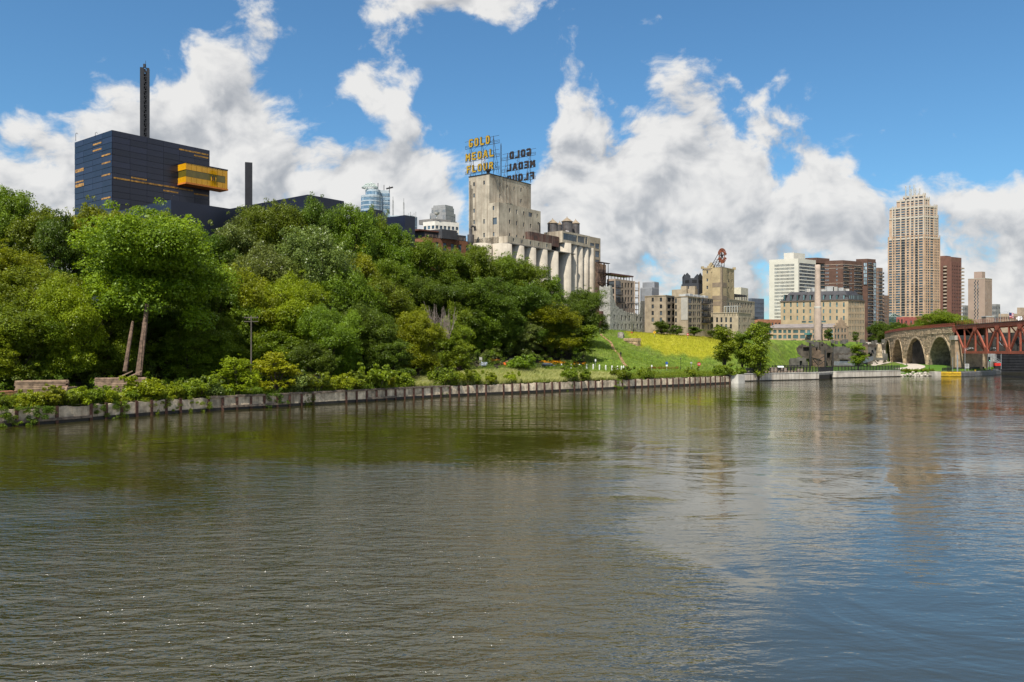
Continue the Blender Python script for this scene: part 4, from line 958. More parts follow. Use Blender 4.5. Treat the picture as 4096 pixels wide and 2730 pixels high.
# ------------------------------------------------------------------ mill ruins and lofts
M_BEIGE = mat('beige_brick', (.40, .33, .235), .9, .12, .5, fine=.2, coords='World')
M_TAN = mat('tan_brick', (.34, .275, .20), .9, .16, .4, streak=.35, streak_col=(.17, .13, .10), fine=.25, coords='World')
M_PINKB = mat('pinkish_brick', (.37, .285, .215), .9, .12, .4, fine=.2, coords='World')
M_TOWERB = mat('yellow_brick', (.42, .33, .19), .9, .12, .3, streak=.4, streak_col=(.22, .17, .11), fine=.2, coords='World')
M_LIME = mat('limestone_rubble', (.37, .36, .33), .95, .25, 1.2, bump=.6, bscale=3, fine=.35, coords='World')
M_RUINB = mat('ruined_brick', (.30, .19, .13), .95, .35, .5, bump=.5, bscale=2, fine=.3, coords='World')
def mills():
	# back loft behind the silos
	d = 345; c = G(2300, d); a = hit(2402, c, GR); z1 = zat(948, c.y);
	B = Building('silo_loft', 'beige concrete loft building rising behind the slim silos', (c.x, c.y, 16), 'building')
	ce = c + GR * a; zt = zat(955, ce.y)
	o = pxops(c, GR, [(2360, 973, 2378, 985), (2381, 975, 2398, 996), (2381, 1005, 2398, 1030), (2381, 1040, 2398, 1062)])
	B.block(c, a, 14, 16, zt, M_BEIGE, o, style='grid', gm=M_GLASSB); B.done()
	# rusty ruined stair tower
	d = 334; o = G(Z4(96, 0)[0], d); w = hit(Z4(232, 0)[0], o, GR); zt = zat(Z4(0, 312)[1], d)
	B = Building('ruined_stair_tower', 'ruined brick end wall with rusty fire stairs beside the silos', (o.x, o.y, 16), 'ruin')
	mb = MB(); r_ = random.Random(2); jag = [r_.uniform(-.7, 0) for _ in range(30)]
	facade(mb, o, GR, w, 16, zt, [], .3, topf=lambda u: zt + jag[int(u / w * 29.9)] * .6, du=.8)
	q = o + GR * w
	mb.add([(q.x, q.y, 16), (q.x + GL.x * 4, q.y + GL.y * 4, 16), (q.x + GL.x * 4, q.y + GL.y * 4, zt - .5), (q.x, q.y, zt - .5)], [(0, 1, 2, 3)]); B.part('brick_wall', mb, M_RUINB)
	n = -GL; p0 = o + n * 1.2; mb = MB(); hs = [zt - i * 4.1 for i in range(1, 9)]
	for k in (.05, .55, .97): p = p0 + GR * (w * k); mb.bar((p.x, p.y, 16), (p.x, p.y, zt), .22)
	for i, h in enumerate(hs):
		a_, b_ = p0, p0 + GR * w; mb.bar((a_.x, a_.y, h), (b_.x, b_.y, h), .9, .2);
		s0, s1 = (a_, b_) if i % 2 else (b_, a_); mb.bar((s0.x, s0.y, h), (s1.x, s1.y, h - 4.1), .5, .18); mb.bar((s0.x, s0.y, h + .9), (s1.x, s1.y, h - 3.2), .07)
	mb.bar((p0.x, p0.y, zt), ((p0 + GR * w).x, (p0 + GR * w).y, zt), 1.6, .25); B.part('fire_stair', mb, mat('rusted_stair', (.05, .028, .024), .8, .3)); B.done()
	# courtyard lofts
	d = 338; c = G(Z4(350, 0)[0], d); a = hit(Z4(578, 0)[0], c, GR); b = hit(Z4(243, 0)[0], c, GL); zt = zat(Z4(0, 520)[1], d)
	B = Building('ruin_lofts', 'pinkish brick lofts with balconies and rooftop pergola behind the stone ruin', (c.x, c.y, 16), 'apartment block')
	rows = [(572, 632), (663, 722), (752, 808), (838, 892)]
	ops = pxops(c, GR, colrows([(429, 449), (471, 490), (506, 524), (546, 565)], rows), Z4)
	mb = MB(); B.face(mb, c, GR, a, 16, zt, ops, 'cross'); B.face(mb, c, GR, a, 16, 16.01, [], None)
	B.part('street_wall', mb, M_PINKB)
	mb = MB(); E = c + GL * b; lo = pxops(E, -GL, colrows([(250, 335)], [(548, 630), (645, 715), (735, 805), (822, 890)]), Z4)
	B.face(mb, E, -GL, b, 16, zt, lo, 'grid', depth=1.2, name='balcony_bay'); mb.add([(p.x, p.y, zt) for p in (c, c + GR * a, c + GR * a + GL * b, E)], [(0, 1, 2, 3)]); B.part('court_wall', mb, M_PINKB)
	for y0, y1 in ((548, 632), (645, 722), (733, 810)):
		mb = MB(); (t0, z0_), (t1, z1_) = onplane(*Z4(352, y1), c, GR), onplane(*Z4(415, y0), c, GR); n = -GL; p, q = c + GR * t0 + n * .05, c + GR * t1 + n * .05
		mb.prism([p, q, q + n * 1.3, p + n * 1.3], z0_ - .1, z0_ + .12, bottom=True)
		for i in range(8): r = p + (q - p) * (i / 7) + n * 1.25; mb.bar((r.x, r.y, z0_ + .1), (r.x, r.y, z0_ + 1.1), .05)
		mb.bar((p.x + n.x * 1.25, p.y + n.y * 1.25, z0_ + 1.1), (q.x + n.x * 1.25, q.y + n.y * 1.25, z0_ + 1.1), .08); B.part('balcony', mb, M_STEEL)
		mb = MB(); mb.add([(p.x, p.y, z0_ + .2), (q.x, q.y, z0_ + .2), (q.x, q.y, z1_ - .1), (p.x, p.y, z1_ - .1)], [(0, 1, 2, 3)]); B.part('balcony_door', mb, M_GLASS)
	# open frame at the right end
	e = c + GR * a; L = hit(Z4(645, 0)[0], e, GR); zz = zat(Z4(0, 548)[1], e.y); mb = MB()
	for k in (0.15, 1): p = e + GR * L * k; mb.bar((p.x, p.y, 16), (p.x, p.y, zz), .55); p = p + GL * 4; mb.bar((p.x, p.y, 16), (p.x, p.y, zz), .55)
	for y in (562, 660, 750, 838, 900): h = zat(Z4(0, y)[1], e.y); mb.prism([e, e + GR * L, e + GR * L + GL * 4.2, e + GL * 4.2], h - .3, h, bottom=True)
	B.part('balcony_frame', mb, M_PINKB)
	mb = MB()
	for y in (660, 750, 838):
		h = zat(Z4(0, y)[1], e.y)
		for i in range(9): p = e + GR * (L * i / 8) - GL * .05; mb.bar((p.x, p.y, h), (p.x, p.y, h + 1), .05)
		p, q = e - GL * .05, e + GR * L - GL * .05; mb.bar((p.x, p.y, h + 1), (q.x, q.y, h + 1), .07)
	B.part('frame_railing', mb, M_STEEL)
	mb = MB(); p0 = G(Z4(296, 0)[0], 341); L = hit(Z4(578, 0)[0], p0, GR); zp = zat(Z4(0, 462)[1], 341)
	mb.prism([p0, p0 + GR * L, p0 + GR * L + GL * 5, p0 + GL * 5], zp, zp + .55, bottom=True)
	for i in range(8): p = p0 + GR * (.5 + (L - 1) * i / 7) + GL * .4; mb.bar((p.x, p.y, zt - .4), (p.x, p.y, zp), .24); p += GL * 4; mb.bar((p.x, p.y, zt - .4), (p.x, p.y, zp), .24)
	B.part('pergola', mb, mat('red_steel', (.10, .04, .035), .6))
	mb = MB()
	for y0, x0, x1 in ((822, 350, 465), (832, 502, 640)):
		p, q = P(*Z4(x0, y0), 334), P(*Z4(x1, y0), 338); mb.bar(p, q, .5, .25)
		for i in range(6): r = p + (q - p) * (i / 5); mb.bar(r, r - Vector((0, 0, 5)), .14)
	B.part('lower_pergola', mb, M_STEEL); B.done()
	# limestone ruin
	o = G(Z4(285, 0)[0], 326); w = hit(Z4(716, 0)[0], o, GR); zb = 12.5
	prof = [(285, 600), (305, 604), (318, 690), (330, 800), (352, 802), (342, 855), (368, 868), (405, 893), (440, 896), (465, 925), (520, 938), (575, 948), (620, 965), (655, 968), (662, 900), (668, 800), (682, 786), (716, 788)]
	up = [onplane(*Z4(x, y), o, GR) for x, y in prof]; uu = [p[0] for p in up]; zz = [p[1] for p in up]
	r_ = random.Random(5); jag = [r_.uniform(-.5, .25) for _ in range(200)]
	topf = lambda u: float(np.interp(u, uu, zz)) + jag[int(u / .6) % 200]
	ops = pxops(o, GR, [(330, 975, 345, 1038), (423, 977, 440, 1040), (471, 984, 487, 1046), (518, 985, 537, 1050), (613, 990, 632, 1053), (662, 998, 679, 1057)] + colrows([(330, 345), (378, 395), (427, 443), (475, 491), (524, 540), (572, 588), (619, 636), (664, 681)], [(1086, 1148)]), Z4)
	B = Building('limestone_ruin', 'roofless grey limestone mill ruin with broken top edge and empty windows', (o.x, o.y, zb), 'ruin')
	mb = MB(); zmax = max(zz) + .3; B.face(mb, o, GR, w, zb, zmax, ops, 'plain', depth=.6, topf=topf, du=.6)
	# wall thickness along the broken edge
	back = [(o + GR * u + GL * .9) for u in np.linspace(0, w, 60)]
	vs = []; fs = []
	for i, u in enumerate(np.linspace(0, w, 60)):
		p = o + GR * u; q = back[i]; h = topf(min(u, w - .01)) - .1; vs += [(p.x, p.y, h), (q.x, q.y, h - .3), (q.x, q.y, zb)]
	for i in range(59): a_ = 3 * i; fs += [(a_, a_ + 3, a_ + 4, a_ + 1), (a_ + 1, a_ + 4, a_ + 5, a_ + 2)]
	mb.add(vs, fs); L0 = 5.0; s = o + GL * L0
	facade(mb, s, -GL, L0, zb, zmax, [], .3, topf=lambda u: zmax - .3 - .5 * (int(u) % 2), du=.7); B.part('stone_wall', mb, M_LIME)
	e = o + GR * w; L = hit(Z4(814, 0)[0], e, GR); ze = zat(Z4(0, 1078)[1], e.y); mb = MB()
	B.face(mb, e - GL * .4, GR, L, zb, ze, pxops(e - GL * .4, GR, colrows([(730, 742), (758, 771), (785, 798)], [(1105, 1170)]), Z4), 'plain', depth=.4)
	q = e + GR * L - GL * .4; mb.add([(q.x, q.y, zb), (q.x + GL.x * 6, q.y + GL.y * 6, zb), (q.x + GL.x * 6, q.y + GL.y * 6, ze), (q.x, q.y, ze)], [(0, 1, 2, 3)]); B.part('annex_wall', mb, M_LIME)
	mb = MB(); p = e - GL * .8; mb.add([(p.x, p.y, ze + .02), ((p + GR * L).x, (p + GR * L).y, ze + .02), ((p + GR * L + GL * 5).x, (p + GR * L + GL * 5).y, ze + .9), ((p + GL * 5).x, (p + GL * 5).y, ze + .9)], [(0, 1, 2, 3)]); B.part('annex_roof', mb, M_BLACK)
	p = G(Z4(180, 0)[0], 327); mb = MB(); mb.prism([p, p + GR * 4 , p + GR * 4 + GL * 3, p + GL * 3], zb - 1, zat(Z4(0, 925)[1], 327)); B.part('brick_stub', mb, mat('dark_red_brick', (.10, .05, .04), .9, .2))
	B.done()
	# pale metal rooftop boxes
	c = G(Z4(808, 0)[0], 352); b = hit(Z4(665, 0)[0], c, GL); M_SID = mat('grey_corrugated_siding', (.33, .34, .36), .5, .06, metal=.2)
	B = Building('metal_penthouse', 'pale grey corrugated metal penthouse on the loft roof', (c.x, c.y, 16), 'penthouse')
	def sid(c, a, b, z0, z1, nm):
		mb = MB(); mb.prism([c, c + GR * a, c + GR * a + GL * b, c + GL * b], z0, z1)
		for (o, u, w) in ((c, GR, a), (c + GL * b, -GL, b)):
			n = Vector((u.y, -u.x, 0)); k = int((z1 - z0) / .5)
			for i in range(k): p, q = o + n * .04, o + u * w + n * .04; mb.bar((p.x, p.y, z0 + .5 * i + .25), (q.x, q.y, z0 + .5 * i + .25), .08, .2)
		B.part(nm, mb, M_SID)
	sid(c, 6, b, 16, zat(Z4(0, 625)[1], c.y), 'low_box')
	c2 = G(Z4(838, 0)[0], 358); sid(c2, hit(Z4(895, 0)[0], c2, GR), hit(Z4(690, 0)[0], c2, GL), 16, zat(Z4(0, 556)[1], c2.y), 'high_box'); B.done()
	# long tan loft, two stepped wings
	R5 = [(757, 808), (843, 893), (925, 977), (1007, 1060)]
	d = 338; c = G(Z4(985, 0)[0], d); a = hit(Z4(1092, 0)[0], c, GR); b = hit(Z4(718, 0)[0], c, GL); z1 = zat(Z4(0, 724)[1], d)
	B = Building('corner_loft', 'tan brick loft building with paired windows and iron balconies next to the ruin', (c.x, c.y, 12), 'apartment block')
	E = c + GL * b
	B.block(c, a, b, 12, z1, M_TAN, pxops(c, GR, colrows([(1003, 1046), (1062, 1088)], [(757, 810), (842, 895), (922, 978), (1007, 1060), (1086, 1142)]), Z4) + pxops(c, GR, [(1028, 1170, 1046, 1212)], Z4),
			pxops(E, -GL, colrows([(803, 832), (906, 936)], R5), Z4), style='cross', coping=M_TAN)
	for y in (822, 907, 990):
		mb = MB(); (t0, h), (t1, _) = onplane(*Z4(1060, y), c, GR), onplane(*Z4(1092, y), c, GR); p, q = c + GR * t0 - GL * .05, c + GR * (t1 + 8) - GL * .05; n = -GL * 1.6
		mb.prism([p, q, q + n, p + n], h - .12, h + .08, bottom=True)
		for i in range(16): r = p + (q - p) * (i / 15) + n; mb.bar((r.x, r.y, h), (r.x, r.y, h + 1.1), .07)
		mb.bar((p.x + n.x, p.y + n.y, h + 1.1), (q.x + n.x, q.y + n.y, h + 1.1), .1); mb.bar((p.x + n.x, p.y + n.y, h + .6), (q.x + n.x, q.y + n.y, h + .6), .3); B.part('balcony', mb, M_STEEL)
	B.done()
	c = G(Z4(1260, 0)[0], 335); a = hit(Z4(1575, 0)[0], c, GR); b = hit(Z4(1092, 0)[0], c, GL); z1 = zat(Z4(0, 735)[1], 335); E = c + GL * b
	B = Building('balcony_loft', 'tan brick loft with grey stair tower and stacked dark balconies', (c.x, c.y, 12), 'apartment block')
	rr = [(766, 825), (849, 905), (930, 987), (1012, 1068), (1094, 1150)]
	B.block(c, a, b, 12, z1, M_TAN, pxops(c, GR, colrows([(1266, 1311), (1322, 1339), (1342, 1360), (1378, 1395), (1399, 1416), (1432, 1458), (1508, 1522), (1540, 1553), (1558, 1571)], rr), Z4), pxops(E, -GL, colrows([(1098, 1120)], rr), Z4), style='cross', coping=M_TAN)
	mb = MB(); (t0, za), (t1, zb_) = onplane(*Z4(1175, 1038), E, -GL), onplane(*Z4(1258, 755), E, -GL); n = Vector((-GL.y, GL.x, 0)) ; n = -GR * .12
	p, q = E - GL * t0, E - GL * t1; mb.prism([p + n, q + n, q, p], za, z1 - .6, bottom=True); B.part('grey_render_panel', mb, mat('grey_render', (.36, .34, .31), .9, .08))
	for y in (828, 912, 992, 1070):
		mb = MB(); (t0, h), (t1, _) = onplane(*Z4(1426, y), c, GR), onplane(*Z4(1506, y), c, GR); p, q = c + GR * t0 - GL * .05, c + GR * t1 - GL * .05; n = -GL * 1.5
		mb.prism([p, q, q + n, p + n], h - .12, h + .08, bottom=True)
		for i in range(14): r = p + (q - p) * (i / 13) + n; mb.bar((r.x, r.y, h), (r.x, r.y, h + 1.1), .07)
		for k in (.55, 1.1): mb.bar((p.x + n.x, p.y + n.y, h + k), (q.x + n.x, q.y + n.y, h + k), .1 if k > 1 else .25)
		B.part('balcony', mb, M_STEEL)
	mb = MB()
	for i in range(6):
		p = c + GR * (2 + i * a / 6.5) + GL * 2; mb.prism([p, p + GR * (a / 8), p + GR * (a / 8) + GL * 3, p + GL * 3], z1 - .5, z1 + .9 + .4 * (i % 2))
	B.part('roof_planter', mb, M_FRAME_L); B.done()
	# sign tower
	d = 366; c = G(Z4(1690, 0)[0], d); a = hit(Z4(1840, 0)[0], c, GR); b = hit(Z4(1443, 0)[0], c, GL); z1 = zat(Z4(0, 372)[1], d); E = c + GL * b
	B = Building('sign_tower', 'yellow brick tower with stepped parapet carrying a round steel sign frame', (c.x, c.y, 14), 'tower')
	B.block(c, a, b, 14, z1, M_TOWERB, pxops(c, GR, colrows([(1765, 1777), (1808, 1819)], [(430, 466), (528, 566), (620, 656)]), Z4), pxops(E, -GL, colrows([(1492, 1513)], [(418, 456), (518, 556), (610, 650)]), Z4), style='sash', fm=M_FRAME_L, coping=M_TOWERB)
	cb = G(Z4(1686, 0)[0], d - 5); ab = hit(Z4(1746, 0)[0], cb, GR); bb = hit(Z4(1565, 0)[0], cb, GL); mb = MB(); zb_ = zat(Z4(0, 380)[1], cb.y)
	mb.prism([cb, cb + GR * ab, cb + GR * ab + GL * bb, cb + GL * bb], 14, zb_); B.part('stair_bay', mb, M_TOWERB)
	mb = MB(); M_BAND = mat('brown_band', (.22, .17, .12), .9, .1)
	for y in (565, 730, 800): h = zat(Z4(0, y)[1], cb.y); k = .06; mb.prism([cb - GR * k - GL * k, cb + GR * ab - GL * k, cb + GR * ab + GL * bb, cb + GL * bb - GR * k], h - 2.0, h, bottom=True)
	mb.prism([cb - (GR + GL) * .1, cb + GR * .7 - GL * .1, cb + GR * .7 + GL * .7, cb + GL * .7 - GR * .1], 14, zb_ + .02); B.part('brick_band', mb, M_BAND)
	# parapet gablet on the left face and end merlons
	mb = MB(); t = hit(Z4(1548, 0)[0], E, -GL); n = -GR
	for dx, w_, h in ((0, 3.6, .9), (0, 2.2, 1.7), (0, 1.1, 2.3)):
		p = E - GL * (t - w_ / 2) ; q = E - GL * (t + w_ / 2); p -= GR * .01 * h; q -= GR * .01 * h; mb.prism([p, q, q + GR * .4, p + GR * .4], z1 - .3, z1 + h)
	B.part('parapet_gable', mb, M_TOWERB)
	for q in (E, c + GR * a): mb = MB(); mb.box((q.x - .6, q.y - .6, z1 - .3), (q.x + .6, q.y + .6, z1 + .8)); B.part('merlon', mb, M_TOWERB)
	mb = MB(); k = 10
	for i in range(k): t0, h = onplane(*Z4(1462 + i * 8.2, 395), E, -GL); p = E - GL * t0 - GR * .12; mb.prism([p, p - GL * .35, p - GL * .35 + GR * .1, p + GR * .1], h - .55, h + .5, bottom=True)
	B.part('corbel_course', mb, M_BAND); B.done()
	# round rooftop sign
	p0 = G(Z4(1690, 0)[0], d - 1); u = ud(28); zr = z1; root = empty('round_rooftop_sign', (p0.x, p0.y, zr), 'rusty round rooftop sign with star and lettered arcs on a steel frame', 'sign')
	cx = Vector((p0.x, p0.y, zat(Z4(0, 235)[1], d))); rx = 40 / 3.136 / F * d / .74; rz_ = 70 / 3.136 / F * d; M_SR = mat('rusty_red_sign', (.26, .075, .035), .75, .3, 2)
	n = Vector((u.y, -u.x, 0)); E_ = lambda t, k=1.0: cx + u * (rx * math.cos(t) * k) + Vector((0, 0, rz_ * math.sin(t) * k))
	def arc_text(txt, t0, t1, nm, flip):
		for i, ch in enumerate(txt):
			t = t0 + (t1 - t0) * (i + .5) / len(txt); o = MB(); lw, lh = 1.0, 1.75; letter(o, ch, lw, lh, .34, -.1, .12, 0)
			ang = t - math.pi / 2 + (math.pi if flip else 0); q = E_(t); vs = []
			for v in o.v:
				x, z = v[0] - lw / 2, v[2] - lh / 2; xr, zr_ = x * math.cos(ang) - z * math.sin(ang), x * math.sin(ang) + z * math.cos(ang)
				vs.append(q + u * xr * .8 + Vector((0, 0, zr_)) - n * v[1])
			mb = MB(); mb.add(vs, o.f); mb.build(nm, M_SR, root)
	arc_text('NORTHSTAR', math.radians(170), math.radians(10), 'letter', False); arc_text('BLANKETS', math.radians(205), math.radians(345), 'letter', True)
	mb = MB()
	for k in (.82, 1.2):
		for t0, t1 in ((0, 180), (200, 345)):
			ts = np.linspace(math.radians(t0), math.radians(t1), 14)
			for a_, b_ in zip(ts[:-1], ts[1:]): mb.bar(E_(a_, k) - n * .15, E_(b_, k) - n * .15, .12, .12)
	mb.build('ring', M_SR, root)
	mb = MB(); st = []
	for i in range(10): t = math.pi / 2 + i * math.pi / 5; st.append(E_(t, .62 if i % 2 == 0 else .26))
	v = [p - n * .0 for p in st] + [p - n * .3 for p in st]; mb.add(v, [tuple(range(10)), tuple(range(19, 9, -1))] + [(i, (i + 1) % 10, (i + 1) % 10 + 10, i + 10) for i in range(10)]); mb.build('star', mat('dark_star', (.035, .02, .02), .7), root)
	mb = MB(); zt = cx.z + rz_ * .7
	for s in (-.8, 0, .8):
		a_ = Vector((p0.x, p0.y, zr)) + u * rx * s - n * .4; mb.bar(a_, Vector((a_.x, a_.y, zt)), .2); b_ = a_ + GL * 4.2 + GR * .6; mb.bar(Vector((a_.x, a_.y, zt - .4)), b_, .18); m_ = a_ + Vector((0, 0, (zt - zr) * .5)); mb.bar(m_, (b_ + Vector((a_.x, a_.y, zt))) / 2, .1); mb.bar(m_, b_ * .75 + Vector((a_.x, a_.y, zt)) * .25, .1); mb.bar(a_, b_ * .8 + Vector((a_.x, a_.y, zt)) * .2, .1)
	for k in (.04, .3, .55, .8):
		a_ = Vector((p0.x, p0.y, zr + (zt - zr) * k)) - n * .4; mb.bar(a_ - u * rx * .8, a_ + u * rx * .8, .1)
		if k < .7:
			h = (zt - zr) * .25; mb.bar(a_ - u * rx * .8, a_ + Vector((0, 0, h)), .07); mb.bar(a_ + u * rx * .8, a_ + Vector((0, 0, h)), .07)
	mb.build('steel_frame', M_STEEL, root)
	# dark octagonal cupola on a beige base
	d = 380; c = G(Z4(1315, 0)[0], d); r1 = 126 / 3.136 / F * d; r2 = 137 / 3.136 / F * d
	B = Building('octagonal_penthouse', 'dark metal octagonal rooftop house with crenellated top left of the sign tower', (c.x, c.y, 16), 'penthouse'); M_OCT = mat('dark_grey_metal', (.045, .048, .055), .55, .1)
	oct_ = lambda r: [(c.x + r * math.cos(math.pi / 8 + i * math.pi / 4), c.y + r * math.sin(math.pi / 8 + i * math.pi / 4)) for i in range(8)]
	mb = MB(); mb.prism(oct_(r2), 16, zat(Z4(0, 590)[1], d)); mb.prism(oct_(r1), 16, zat(Z4(0, 522)[1], d)); B.part('octagon', mb, M_OCT)
	po = oct_(r1 * 1.003); mb = MB(); zt = zat(Z4(0, 522)[1], d); zl = zat(Z4(0, 580)[1], d)
	for i in range(8):
		a_, b_ = Vector((*po[i], 0)), Vector((*po[(i + 1) % 8], 0)); e = (b_ - a_); n = Vector((e.y, -e.x, 0)).normalized() * .06; p, q = a_ + e * .2 + n, a_ + e * .8 + n
		mb.add([(p.x, p.y, zl), (q.x, q.y, zl), (q.x, q.y, zt - .8), (p.x, p.y, zt - .8)], [(0, 1, 2, 3)], 0)
	B.part('louvre', mb, M_BLACK)
	for i in range(8):
		if i % 2: continue
		mb = MB(); a_, b_ = Vector((*po[i], 0)), Vector((*po[(i + 1) % 8], 0)); e = b_ - a_; m_ = a_ + e * .5; mb.add([(a_.x, a_.y, zt), (b_.x, b_.y, zt), (b_.x, b_.y, zt + 1.0), (m_.x, m_.y, zt + 2.6), (a_.x, a_.y, zt + 1.0)] + [(v.x * .98 + c.x * .02, v.y * .98 + c.y * .02, h) for v, h in ((a_, zt), (b_, zt), (b_, zt + 1.0), (m_, zt + 2.6), (a_, zt + 1.0))], [(0, 1, 2, 3, 4), (9, 8, 7, 6, 5), (0, 4, 9, 5), (4, 3, 8, 9), (3, 2, 7, 8), (2, 1, 6, 7)]); B.part('gablet', mb, M_OCT)
	B.done()
	c = G(Z4(1330, 0)[0], 372); a = hit(Z4(1462, 0)[0], c, GR); b = hit(Z4(1057, 0)[0], c, GL); z1 = zat(Z4(0, 645)[1], 372)
	B = Building('beige_roof_storey', 'beige brick set-back storey with two posts below the dark octagon', (c.x, c.y, 14), 'building')
	B.block(c, a, b, 14, z1, M_BEIGE, [], []); mb = MB()
	for x in (1215, 1320): p = G(Z4(x, 0)[0], 370); mb.box((p.x - 1.4, p.y - .8, 16), (p.x + 1.4, p.y + .8, zat(Z4(0, 615)[1], 370)), rz=math.radians(-38), c=(p.x, p.y, 0))
	B.part('brick_post', mb, M_BEIGE); p = G(Z4(1505, 0)[0], 356); mb = MB(); w_ = 58 / 3.136 / F * 356; h0, h1, h2 = zat(Z4(0, 765)[1], 356), zat(Z4(0, 705)[1], 356), zat(Z4(0, 682)[1], 356)
	mb.add([(p.x - w_, p.y, h0), (p.x + w_, p.y + 2, h0), (p.x + w_, p.y + 2, h1), (p.x, p.y + 1, h2), (p.x - w_, p.y, h1)] + [(p.x - w_, p.y + 6, h0), (p.x + w_, p.y + 8, h0), (p.x + w_, p.y + 8, h1), (p.x, p.y + 7, h2), (p.x - w_, p.y + 6, h1)], [(0, 1, 2, 3, 4), (4, 3, 8, 9), (3, 2, 7, 8), (0, 4, 9, 5), (1, 6, 7, 2)]); B.part('cream_gable', mb, M_TOWERB); B.done()
	# long arcaded mill and its low front wing
	d = 368; c = G(Z4(1745, 0)[0], d); a = hit(Z4(2096, 0)[0], c, GR); z1 = zat(Z4(0, 768)[1], d)
	B = Building('arcaded_mill', 'beige brick mill with a row of tall round-headed windows and roof terrace', (c.x, c.y, 12), 'building')
	cols = [(1764, 1780), (1803, 1818), (1830, 1845), (1857, 1872), (1885, 1900), (1920, 1935), (1944, 1958), (1973, 1987), (2010, 2023), (2045, 2060)]
	B.block(c, a, 10, 12, z1, M_BEIGE, pxops(c, GR, colrows(cols, [(822, 888), (918, 975)]), Z4), style='pair', coping=M_BEIGE); mb = MB(); zz = zat(Z4(0, 745)[1], d)
	p = c + GL * 1; mb.prism([p, p + GR * a * .78, p + GR * a * .78 + GL * 5, p + GL * 5], zz + 1.2, zz + 1.9, bottom=True)
	for i in range(10): q = p + GR * (a * .78 * i / 9); mb.bar((q.x, q.y, z1 - .5), (q.x, q.y, zz + 1.5), .25)
	B.part('terrace_canopy', mb, M_STEEL);
	for (x, y0) in ((2045, 1025), (2045, 1110)):
		p, q = P(*Z4(2045, y0), 371), P(*Z4(2096, y0), 379); n = -GL * 1.4; mb = MB(); mb.prism([p, q, q + n, p + n], p.z - .1, p.z + .1, bottom=True)
		for i in range(9): r = p + (q - p) * (i / 8) + n; mb.bar((r.x, r.y, p.z), (r.x, r.y, p.z + 1.1), .07)
		mb.bar((p.x + n.x, p.y + n.y, p.z + 1.1), (q.x + n.x, q.y + n.y, p.z + 1.1), .1); B.part('balcony', mb, M_STEEL)
	B.done()
	d = 345; c = G(Z4(1890, 0)[0], d); a = hit(Z4(2050, 0)[0], c, GR); b = hit(Z4(1480, 0)[0], c, GL); z1 = zat(Z4(0, 937)[1], d); E = c + GL * b
	B = Building('low_mill_wing', 'low beige brick mill wing with round-headed windows in front of the arcaded mill', (c.x, c.y, 10), 'building')
	B.block(c, a, b, 10, z1, M_BEIGE, pxops(c, GR, colrows([(1901, 1914), (1948, 1959), (1966, 1977), (1985, 1996), (2022, 2034)], [(1010, 1066), (1098, 1152)]), Z4), pxops(E, -GL, colrows([(1552, 1577), (1613, 1637), (1668, 1693), (1727, 1751), (1785, 1811)], [(1005, 1066), (1090, 1146)]), Z4), style='sash', coping=M_BEIGE)
	mb = MB(); p = G(Z4(1715, 0)[0], d + 3); L = hit(Z4(1880, 0)[0], p, -GL)
	zz = z1 + 2.6; mb.prism([p, p - GL * L, p - GL * L + GR * 4, p + GR * 4], zz - .25, zz, bottom=True)
	for i in range(6): q = p - GL * (L * i / 5); mb.bar((q.x, q.y, z1 - .4), (q.x, q.y, zz), .2)
	B.part('terrace_screen', mb, M_FRAME_L); B.done()
	# white block, blue slab and red brick store behind
	c = G(Z4(1925, 0)[0], 470); B = Building('pale_far_block', 'pale far block with slit windows right of the sign tower', (c.x, c.y, 14), 'building'); a, b = hit(Z4(2015, 0)[0], c, GR), hit(Z4(1820, 0)[0], c, GL); z1 = zat(Z4(0, 628)[1], 470)
	B.block(c, a, b, 14, z1, mat('cream_stone', (.55, .50, .40), .85, .08), grid(a, z1 - 14, z1 - 3, 5, 2, .35, .7), grid(b, z1 - 14, z1 - 3, 8, 2, .4, .7), style='plain'); B.done()
	c = G(Z4(2060, 0)[0], 520); B = Building('slate_slab', 'slate blue office slab with rows of dark slot windows', (c.x, c.y, 14), 'office'); a, b = hit(Z4(2215, 0)[0], c, ud(30)), hit(Z4(2018, 0)[0], c, ud(140)); z1 = zat(Z4(0, 765)[1], 520)
	B.block(c, a, b, 14, z1, mat('slate_panel', (.085, .10, .135), .6, .08), grid(a, 14, z1 - 2, 12, 9, .45, .55), grid(b, 14, z1 - 2, 4, 9, .45, .55), style='plain', ur=ud(30), ul=ud(140)); B.done()
	c = G(Z4(2130, 0)[0], 430); B = Building('red_brick_store', 'low orange brick building peeking between the mill and white tower', (c.x, c.y, 11), 'building'); a, b = hit(Z5(278, 0)[0], c, ud(20)), hit(Z4(2085, 0)[0], c, ud(150)); z1 = zat(Z4(0, 1028)[1], 430)
	B.block(c, a, b, 11, z1, mat('orange_red_brick', (.34, .15, .085), .9, .1, fine=.2), grid(a, z1 - 7, z1 - 1, 7, 2, .45, .55), grid(b, z1 - 7, z1 - 1, 2, 2, .45, .55), ur=ud(20), ul=ud(150)); B.done()
mills()
